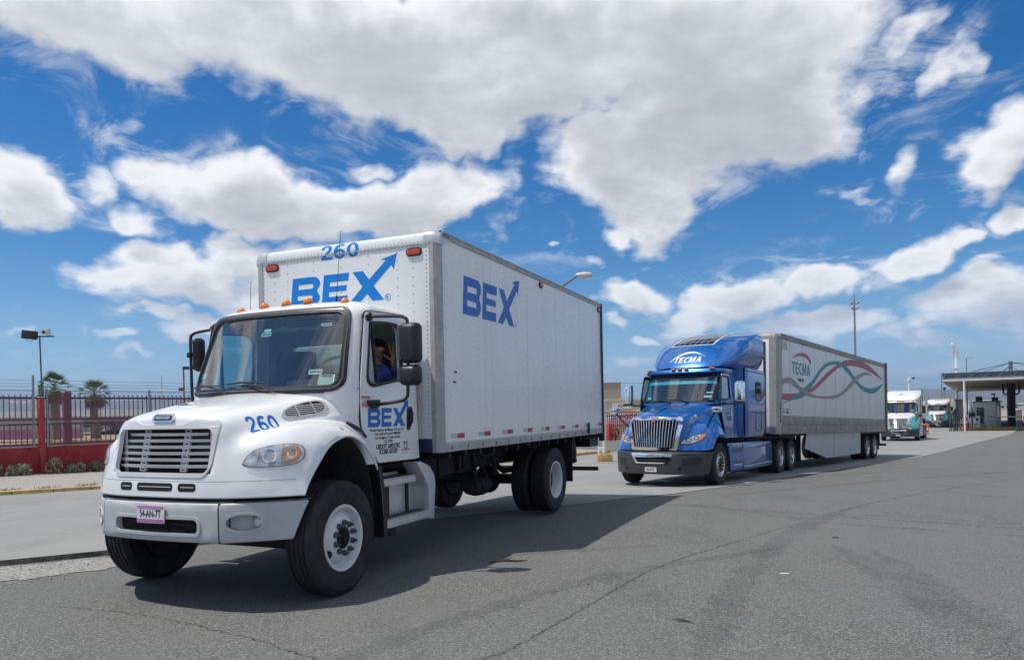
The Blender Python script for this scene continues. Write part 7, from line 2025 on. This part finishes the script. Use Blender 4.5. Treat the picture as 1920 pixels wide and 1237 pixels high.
MB().b2(-.27, .27, -.2, .2, 0, 1.25).build('case', CREAM, TM, bevel=.04); MB().b2(-.15, .15, -.21, -.2, .75, 1.0).build('screen', PANE_DARK, TM, smooth=0); MB().b2(-.05, .12, -.21, -.2, .25, .55).build('slot_panel', GREY_BUMPER, TM, smooth=0)
IK = thing('island_kerb', 'yellow kerbed island under the guard booth', 'kerb', (47.3, 74.2, -1.12), -.45)
for k in range(6): MB().b2(k * .82, k * .82 + .80, 0, .25, 0, .24).build('kerb_stone', BOLLARD_Y, IK, bevel=.02)
MB().b2(0, 4.9, .25, 3.8, 0, .22).build('slab', CONCRETE, IK)
BA = thing('barrier_arm', 'long white barrier arm lowered across the booth lane', 'barrier', (48.9, 74.3, .16), 0)
MB().tube([(0, 0, 0), (3.6, -4.2, .0)], .055, 6).build('arm', CREAM, BA)
MB().b2(-.15, .15, -.15, .15, -1.15, .15).build('housing', GREY_BUMPER, BA, bevel=.02)
MB().tube([(.10, -.12, .0), (.45, -.53, 0)], .058, 6).build('red_tip', RED_INK, BA)
POSTD = mat('dark_blue_post', (.045, .055, .075), .5, vary=.15)
for k in range(7):
    px_ = (42.30, 42.50, 42.66, 42.82, 43.0, 43.12, 43.28)[k]
    o = thing('bollard', ('first', 'second', 'third', 'middle', 'fifth', 'sixth', 'last')[k] + ' dark slate bollard, counted from the farther tractor, in the round-topped row', 'bollard', (px_, 70.0 + .05 * (k % 2), -1.07), 0, 'dark bollards in a row')
    MB().tube([(0, 0, 0), (0, 0, 1.5)], .05, 8).build('shaft', POSTD, o); MB().lathe([(.001, 1.63), (.06, 1.6), (.075, 1.55), (.05, 1.5), (.001, 1.5)], axis='z', n=10).build('top', POSTD, o)
TP = thing('tilted_panel', 'dark slanting panel on a post over the slate bollards', 'panel', (43.9, 72, -1.08), .0)
MB().prism([[(-.35, 1.55), (.45, 2.40), (.45, 1.55)]], lambda u, v, d: (u, d, v), -.04, .04).build('panel', POSTD, TP); MB().tube([(.2, 0, 0), (.2, 0, 1.6)], .05, 6).build('post', POSTD, TP)
WB = thing('water_barrier', 'upright red plastic barrier between the bollards and the yellow posts', 'barrier', (44.42, 71, -1.07), -.5)
MB().prism([round_poly([(-.24, 0), (.24, 0), (.20, .55), (.17, 1.35), (-.17, 1.35), (-.20, .55)], .05, 3)], lambda u, v, d: (u, d, v), -.16, .16).build('body', mat('barrier_red', (.50, .07, .05), .5), WB, bevel=.02); MB().b2(-.19, .19, -.18, -.161, .75, .95).build('band', CREAM, WB, smooth=0); MB().b2(-.25, .25, -.2, .2, -.0, .12).build('foot', mat('barrier_red', (.50, .07, .05), .5), WB)
for k, (x, y, h, lab) in enumerate(((44.60, 72.0, 1.1, 'short yellow bollard left of the upright red barrier'), (45.35, 72.2, 1.5, 'yellow bollard with pale top just right of the red barrier'), (45.78, 72.4, 1.15, 'stubby yellow bollard before the white reader posts'), (46.15, 72.2, 1.15, 'stubby yellow bollard beside the wide grey bollard'))):
    o = thing('bollard', lab, 'bollard', (x, y, -1.09), 0, 'yellow bollards at the gate')
    MB().tube([(0, 0, 0), (0, 0, h)], .085, 10).build('shaft', BOLLARD_Y, o); MB().lathe([(.086, h * .62), (.09, h * .62), (.09, h), (.001, h + .06)], axis='z', n=12, closed=False).build('sleeve', CREAM, o)
for x, y, zt, lab in ((46.25, 73.0, 1.85, 'tall white reader post with a stepped head, taller of the pair'), (46.62, 73.1, 1.60, 'tall white reader post nearer the wide grey bollard')):
    o = thing('reader_post', lab, 'post', (x, y, -1.1))
    MB().tube([(0, 0, 0), (0, 0, zt + 1.1)], .06, 8).build('pole', CREAM, o); MB().b2(-.12, .12, -.1, .1, 1.35, 1.75).build('reader', DARK, o, bevel=.02); MB().b2(-.11, .11, -.12, .1, zt + .55, zt + 1.1).build('head', CREAM, o, bevel=.03)
o = thing('bollard', 'wide grey bollard left of the ticket machine', 'bollard', (46.80, 73.5, -1.1)); MB().tube([(0, 0, 0), (0, 0, 1.9)], .19, 14).build('shaft', mat('grey_bollard', (.17, .18, .20), .5), o); MB().lathe([(.001, 2.05), (.20, 1.98), (.22, 1.9), (.001, 1.9)], axis='z', n=14).build('cap', GALV, o)
SB = thing('barred_gate', 'slate barred gate frame with a pale head at the picture edge', 'gate', (46.2, 66, -1.04), 0)
for x in (-.16, .02, .20): MB().tube([(x, 0, 0), (x, 0, 1.95)], .055, 8).build('bar', POSTD, SB)
for z in (.35, 1.75): MB().b2(-.2, .24, -.03, .03, z, z + .06).build('crossbar', SLATE, SB)
MB().b2(-.22, .28, -.1, .1, 1.95, 2.06).build('head', CREAM, SB, bevel=.01)
o = thing('sign_board', 'yellow caution board beyond the slate gate frame', 'sign', (47.2, 66.5, -1.04)); MB().b2(-.25, .25, -.02, .02, .8, 1.3).build('board', BOLLARD_Y, o, smooth=0); MB().tube([(0, .03, 0), (0, .03, 1.2)], .03, 6).build('post', GALV, o)
OB = thing('road_barrier', 'orange-red road barrier block beside the white sleeper tractor', 'barrier', (35.25, 62, -.98), -.5)
MB().prism([round_poly([(-.30, 0), (.30, 0), (.22, .25), (.14, .9), (-.14, .9), (-.22, .25)], .04, 3)], lambda u, v, d: (d, u, v), -.35, .35).build('body', mat('barrier_orange', (.62, .10, .03), .5), OB, bevel=.02); MB().b2(-.30, .30, -.25, -.17, .38, .55).build('band', CREAM, OB)
for k in range(2): MB().b2(-.2 + k * .3, -.08 + k * .3, -.12, .12, -.02, .05).build('foot', BOLLARD_Y, OB)

# distant low buildings, trees, mountains
for k, (x0, x1, y, z1, lab, c) in enumerate(((200, 209, 300, 2.4, 'low white hall seen right of the black column', (.62, .61, .58)), (209.5, 219, 290, .8, 'low grey shed at the picture edge beyond the gate', (.38, .37, .36)), (120, 150, 310, 1.0, 'long flat pale shed under the canopy, far off', (.48, .46, .42)), (-160, -110, 330, 2.6, 'long white hall far behind the yard', (.60, .59, .56)))):
    o = thing('distant_hall', lab, 'building')
    MB().b2(x0, x1, y, y + 20, -1.8, z1).build('wall', mat('hall_%d' % k, c, .8), o)
    MB().b2(x0 - .3, x1 + .3, y - .3, y + 20, z1, z1 + .35).build('roof', mat('hall_roof', (.66, .65, .63), .7), o)
    for j in range(4):
        w_ = (x1 - x0) / 4
        MB().b2(x0 + w_ * (j + .2), x0 + w_ * (j + .75), y - .05, y - .01, -.6, .3 if z1 > 1 else 0).build('window', PANE_DARK, o, smooth=0)
CYP = mat('cypress_green', (.025, .05, .022), .8, vary=.5, scale=1.5)
for x, y, h, lab in ((75.3, 122, 3.2, 'dark narrow tree left of the canopy post, far off'), (76.3, 124, 2.6, 'smaller dark tree beside the far narrow one'), (-63, 92, 1.5, 'low dark bush behind the grey yard wall')):
    o = thing('cypress_tree', lab, 'tree', (x, y, -1.4 if x > 0 else .06))
    MB().tube([(0, 0, 0), (0, 0, h * .5)], .12, 6).build('trunk', STEM, o)
    lf = MB()
    for _ in range(420):
        u = rs.random(); a = rs.random() * 6.28; r = (.75 if x > 0 else 1.6) * (1 - .6 * abs(u - .35)) * rs.random() ** .4
        c = Vector((r * cos(a), r * sin(a), h * (.15 + .95 * u))); d1 = Vector((rs.random() - .5, rs.random() - .5, rs.random() - .2)).normalized() * .16; d2 = d1.cross(Vector((rs.random() - .5, rs.random() - .5, .3))).normalized() * .09
        lf.add([c - d1, c + d2, c + d1, c - d2], [(0, 1, 2, 3)])
    lf.build('crown', CYP, o, kind='stuff', smooth=0, recalc=False)
ROCK = mat('bare_mountain', (.13, .105, .085), .95, vary=.3, scale=.004)
def ridge(name, y0, pts, depth, seed):
    """a mountain range: pts are (x, crest height) along its line"""
    rq = random.Random(seed)
    ph = [(rq.random() * 6.28, rq.random() * 6.28) for _ in range(7)]
    rows = []
    n = 170
    x0, x1 = pts[0][0], pts[-1][0]
    for j in range(15):
        f = j / 14
        row = []
        for i in range(n + 1):
            x = x0 + (x1 - x0) * i / n
            for (a, ha), (b, hb_) in zip(pts, pts[1:]):
                if x <= b: hc = ha + (hb_ - ha) * (x - a) / (b - a); break
            rough = sum(sin(x * .0021 * 2 ** k + p[0] + f * 3 * (k % 3)) * sin(f * 5.0 * (k + 1) + p[1] + x * .0007) / 1.6 ** k for k, p in enumerate(ph))
            prof = sin(min(1, f * 1.35) * pi / 2) if f < .74 else 1 - (f - .74) / .26 * .6
            row.append((x + 60 * rough * f * .3, y0 + depth * f, -8 + (hc + 8) * prof * (1 + .13 * rough) - (1 - f) * 4))
        rows.append(row)
    MB().grid(rows).build(name, ROCK, kind='structure', smooth=70)
ridge('mountains', 3600, [(-5200, 60), (-4200, 110), (-3300, 160), (-2800, 125), (-2300, 118), (-1900, 130), (-1400, 100), (-700, 60), (300, 45), (1300, 40), (1900, 38), (2120, 50), (2260, 62), (2420, 95), (2560, 104), (2800, 92), (3100, 110), (3600, 140), (4600, 90), (5600, 60)], 1400, 5)
ridge('hills', 2400, [(600, -4), (1450, 4), (1500, 22), (1560, 42), (1620, 46), (1680, 34), (1760, 24), (1900, 30), (2300, 55), (2900, 20), (3300, -4)], 500, 9)
# ------------------------------------------------------------------ litter on the asphalt
o = tag(MB().prism([[(-.05, -.012), (.045, -.018), (.055, .004), (-.02, .016)]], lambda u, v, d: (2.58 + u, 6.96 + v, d + .02 * u), .002, .006).build('paper_scrap', mat('paper_white', (.7, .7, .68), .7)), 'small white paper scrap lying on the open asphalt', 'litter')
o = thing('leaf_blade', 'dark dry split leaf on the asphalt near the lower edge', 'leaf', (1.26, 5.45, .004), -.5)
for k, dy in ((0, 0), (1, .022)):
    MB().add([(-.10, dy, 0), (-.02, dy + .012, .012), (.09, dy * .2 - .01, .003), (-.02, dy - .006, .006)], [(0, 3, 2, 1)]).build('blade', mat('dry_leaf', (.03, .03, .03), .8), o, recalc=False)
o = thing('tar_lump', 'tiny dark lump on the grey asphalt right of the long crack', 'litter', (3.9, 8.79, 0))
MB().lathe([(.001, .02), (.03, .015), (.045, 0), (.001, 0)], axis='z', n=8).build('lump', TAR, o)
o = thing('sliver', 'dark bent twig on the asphalt by the truck shadow', 'sliver', (-.12, 7.75, .006), .2)  # thin dark bent sliver with one side branch
MB().tube([(-.16, 0, 0), (0, .02, .012), (.14, -.02, .004), (.26, .0, .0)], [.006, .012, .010, .004], 5).tube([(0, .02, .012), (.10, .07, .02)], [.008, .003], 5).build('sliver_body', mat('sliver_dark', (.035, .03, .025), .8), o)
# ------------------------------------------------------------------ the driver, leaning to the window and waving
SKIN = mat('skin', (.40, .19, .115), .55, vary=.12, scale=14)
SHIRT = mat('blue_work_shirt', (.05, .09, .34), .85, vary=.25, scale=16, bump=.5, bump_scale=45)
HAIR = mat('black_hair', (.010, .008, .007), .6, vary=.3)
TROUSER = mat('dark_trousers', (.02, .022, .03), .9)
SEAT_P = Vector((.56, 1.34, 1.70))
wp_ = Matrix.Translation((-2.6452, 6.9549, 0)) @ Matrix.Rotation(-.4052, 4, 'Z') @ SEAT_P
MAN = thing('person', 'driver in a blue shirt and orange glasses waving from the white truck window', 'person', wp_, -.4052)
def skinned(name, chains, m, parent, lv=2, root=0):
    """grow one smooth body from chains of (point, radius)"""
    vs, es, rs_ = [], [], []
    idx = {}
    for ch in chains:
        prev = None
        for p, r in ch:
            k = tuple(round(c, 4) for c in p)
            if k not in idx:
                idx[k] = len(vs); vs.append(Vector(p) - SEAT_P); rs_.append(r)
            if prev is not None: es.append((prev, idx[k]))
            prev = idx[k]
    me = bpy.data.meshes.new(name); me.from_pydata([tuple(v) for v in vs], es, [])
    o = bpy.data.objects.new(name, me); COL.objects.link(o)
    sk = o.modifiers.new('skin', 'SKIN'); sk.use_smooth_shade = True
    for i, r in enumerate(rs_):
        rr = r if isinstance(r, tuple) else (r, r)
        me.skin_vertices[0].data[i].radius = rr
        me.skin_vertices[0].data[i].use_root = (i == root)
    sb = o.modifiers.new('sub', 'SUBSURF'); sb.levels = lv; sb.render_levels = lv
    bpy.context.view_layer.update()
    dg = bpy.context.evaluated_depsgraph_get()
    m2 = bpy.data.meshes.new_from_object(o.evaluated_get(dg)); bpy.data.objects.remove(o)
    m2.name = name; m2.materials.clear(); m2.materials.append(m)
    m2.polygons.foreach_set('use_smooth', [True] * len(m2.polygons))
    o = bpy.data.objects.new(name, m2); COL.objects.link(o); o.parent = parent
    return o
pel, chest, neck = (.56, 1.37, 1.78), (.63, 1.39, 2.08), (.66, 1.385, 2.20)
jaw, cran, crown = (.680, 1.375, 2.275), (.680, 1.395, 2.335), (.680, 1.40, 2.375)
sh, el_, wr_ = (.79, 1.40, 2.07), (.865, 1.50, 1.965), (.895, 1.395, 2.125)
pm0, pm1 = (.900, 1.385, 2.185), (.900, 1.380, 2.225)
rsh, rel, rwr = (.45, 1.37, 2.06), (.34, 1.20, 1.90), (.40, .98, 2.02)
def hp(s_, z): return (.900 + .83 * s_, 1.383 + .555 * s_, z)      # the open palm faces the road
fd_ = Vector((.555, -.83, -.05)).normalized(); fs = Vector((.83, .555, 0))
J = Vector(jaw); Cn = Vector(cran)
tp = lambda v: tuple(v)
chains = [
 [(pel, .13), ((.60, 1.385, 1.93), .13), (chest, .14), (neck, .055), (jaw, (.068, .075)), (cran, (.082, .092)), (crown, .062)],
 [(chest, .14), (sh, .062), (el_, .045), (wr_, .032), (pm0, (.024, .036)), (pm1, (.018, .042))],
 [(chest, .14), (rsh, .062), (rel, .045), (rwr, .032), ((.42, .90, 2.05), .034)],
 [(jaw, .07), (tp(J + fd_ * .062 + Vector((0, 0, -.020))), .036)],
 [(cran, .09), (tp(Cn + fd_ * .086 + Vector((0, 0, -.028))), .017), (tp(Cn + fd_ * .106 + Vector((0, 0, -.048))), .013)],
 [(cran, .09), (tp(Cn + fs * .086 + Vector((0, 0, -.02))), .016)], [(cran, .09), (tp(Cn - fs * .086 + Vector((0, 0, -.02))), .016)],
 [(pm1, .02), (hp(-.034, 2.272), .0125), (hp(-.043, 2.325), .0106), (hp(-.049, 2.372), .0085)],
 [(pm1, .02), (hp(-.008, 2.282), .0128), (hp(-.005, 2.342), .0108), (hp(-.002, 2.396), .0087)],
 [(pm1, .02), (hp(.017, 2.276), .0125), (hp(.028, 2.333), .0106), (hp(.037, 2.384), .0085)],
 [(pm1, .02), (hp(.040, 2.258), .0115), (hp(.059, 2.298), .0096), (hp(.074, 2.332), .0078)],
 [(pm0, .02), (hp(-.048, 2.208), .0150), (hp(-.083, 2.232), .0122), (hp(-.112, 2.252), .0090)],
]
man = skinned('body', chains, SKIN, MAN)
skinned('shirt', [
 [((.56, 1.37, 1.74), .15), ((.60, 1.385, 1.93), .152), (chest, (.155, .150)), ((.648, 1.388, 2.150), .092)],
 [(chest, .155), (sh, .083), ((.83, 1.455, 2.01), .070), (el_, .064), ((.882, 1.44, 2.05), .052), ((.893, 1.402, 2.112), .045)],
 [(chest, .155), (rsh, .085), (rel, .062), ((.375, 1.07, 1.97), .046)]], SHIRT, MAN)
cf = Vector((.893, 1.400, 2.118)) - SEAT_P
MB().tube([cf + Vector((-.002, .014, -.028)), cf, cf + Vector((.001, -.006, .014))], [.049, .047, .045], 14, caps=False).build('cuff', mat('cuff_blue', (.07, .11, .34), .8), MAN)
skinned('trousers', [[((.56, 1.38, 1.76), .15), ((.66, 1.10, 1.76), .09), ((.67, .86, 1.74), .07), ((.67, .80, 1.45), .055)], [((.56, 1.38, 1.76), .15), ((.46, 1.10, 1.76), .09), ((.45, .86, 1.74), .07), ((.45, .80, 1.45), .055)]], TROUSER, MAN, 1)
# hair cap, eyes, brows, mouth, glasses
hc = MB(); rows = []
ax_ = (Vector((0, 0, 1)) - fd_ * .42).normalized(); bx_ = fs; by_ = ax_.cross(bx_)
for i in range(9):
    th_ = i / 8 * radians(88)
    rows.append([Cn - SEAT_P + Vector((0, .0, .004)) - fd_ * .010 + ax_ * .110 * cos(th_) + (bx_ * cos(p) * .094 + by_ * sin(p) * .108) * sin(th_) for p in [2 * pi * j / 18 for j in range(18)]])
hc.grid(rows, closed=True).build('hair', HAIR, MAN)
def face(s_, f_, z): return Cn - SEAT_P + fs * s_ + fd_ * f_ + Vector((0, 0, z))
for s_ in (-1, 1):
    MB().lathe([(.001, .008), (.010, .004), (.012, -.004), (.001, -.008)], axis='z', c=face(s_ * .033, .082, -.012), n=10).build('eye', mat('eye_dark', (.04, .03, .025), .3), MAN)
    MB().tube([face(s_ * .016, .094, .010), face(s_ * .034, .092, .016), face(s_ * .052, .080, .010)], .005, 5).build('eyebrow', HAIR, MAN)
    gl_o = [(s_ * .034 + .030 * cos(a), -.012 + .021 * sin(a)) for a in [2 * pi * i / 16 for i in range(16)]]
    gl_p = [face(u, .104 - abs(u) ** 2 * 6, w) for u, w in gl_o]
    MB().add(gl_p + [p + fd_ * .003 for p in gl_p], [tuple(range(16)), tuple(range(31, 15, -1))] + [(i, (i + 1) % 16, 16 + (i + 1) % 16, 16 + i) for i in range(16)]).build('glasses_lens', mat('orange_lens', (.62, .06, .01), .12, coat=.8), MAN, smooth=20)
    MB().tube([face(s_ * .062, .082, -.006), face(s_ * .088, .03, -.004), face(s_ * .090, -.03, -.010)], .004, 5).build('glasses_arm', mat('orange_frame', (.75, .12, .02), .35), MAN)
MB().tube([face(-.02, .100, -.006), face(0, .108, -.004), face(.02, .100, -.006)], .004, 5).build('glasses_bridge', mat('orange_frame', (.75, .12, .02), .35), MAN)
MB().tube([face(-.024, .078, -.092), face(0, .086, -.090), face(.024, .078, -.092)], .0055, 6).build('mouth', mat('lips', (.20, .06, .05), .5), MAN)
MB().tube([Vector(p) - SEAT_P for p in ((.70, 1.30, 2.13), (.62, 1.26, 2.04), (.52, 1.24, 1.90))], .018, 6).build('safety_strap', mat('safety_orange', (.70, .13, .03), .6), MAN)
# ------------------------------------------------------------------ thin desert haze
hm = bpy.data.materials.new('haze'); hm.use_nodes = True
ht = NT(hm.node_tree)
for nd in list(ht.n):
    if nd.type != 'OUTPUT_MATERIAL': ht.n.remove(nd)
hv = ht.new('ShaderNodeVolumePrincipled', {'Color': rgb(.46, .70, 1.0), 'Density': 0.00017, 'Anisotropy': .2})
ht.l.new(hv.outputs[0], ht.n['Material Output'].inputs['Volume'])
MB().b2(-7600, 7600, -7600, 7600, -14, 230).build('haze', hm, kind='stuff', smooth=0)
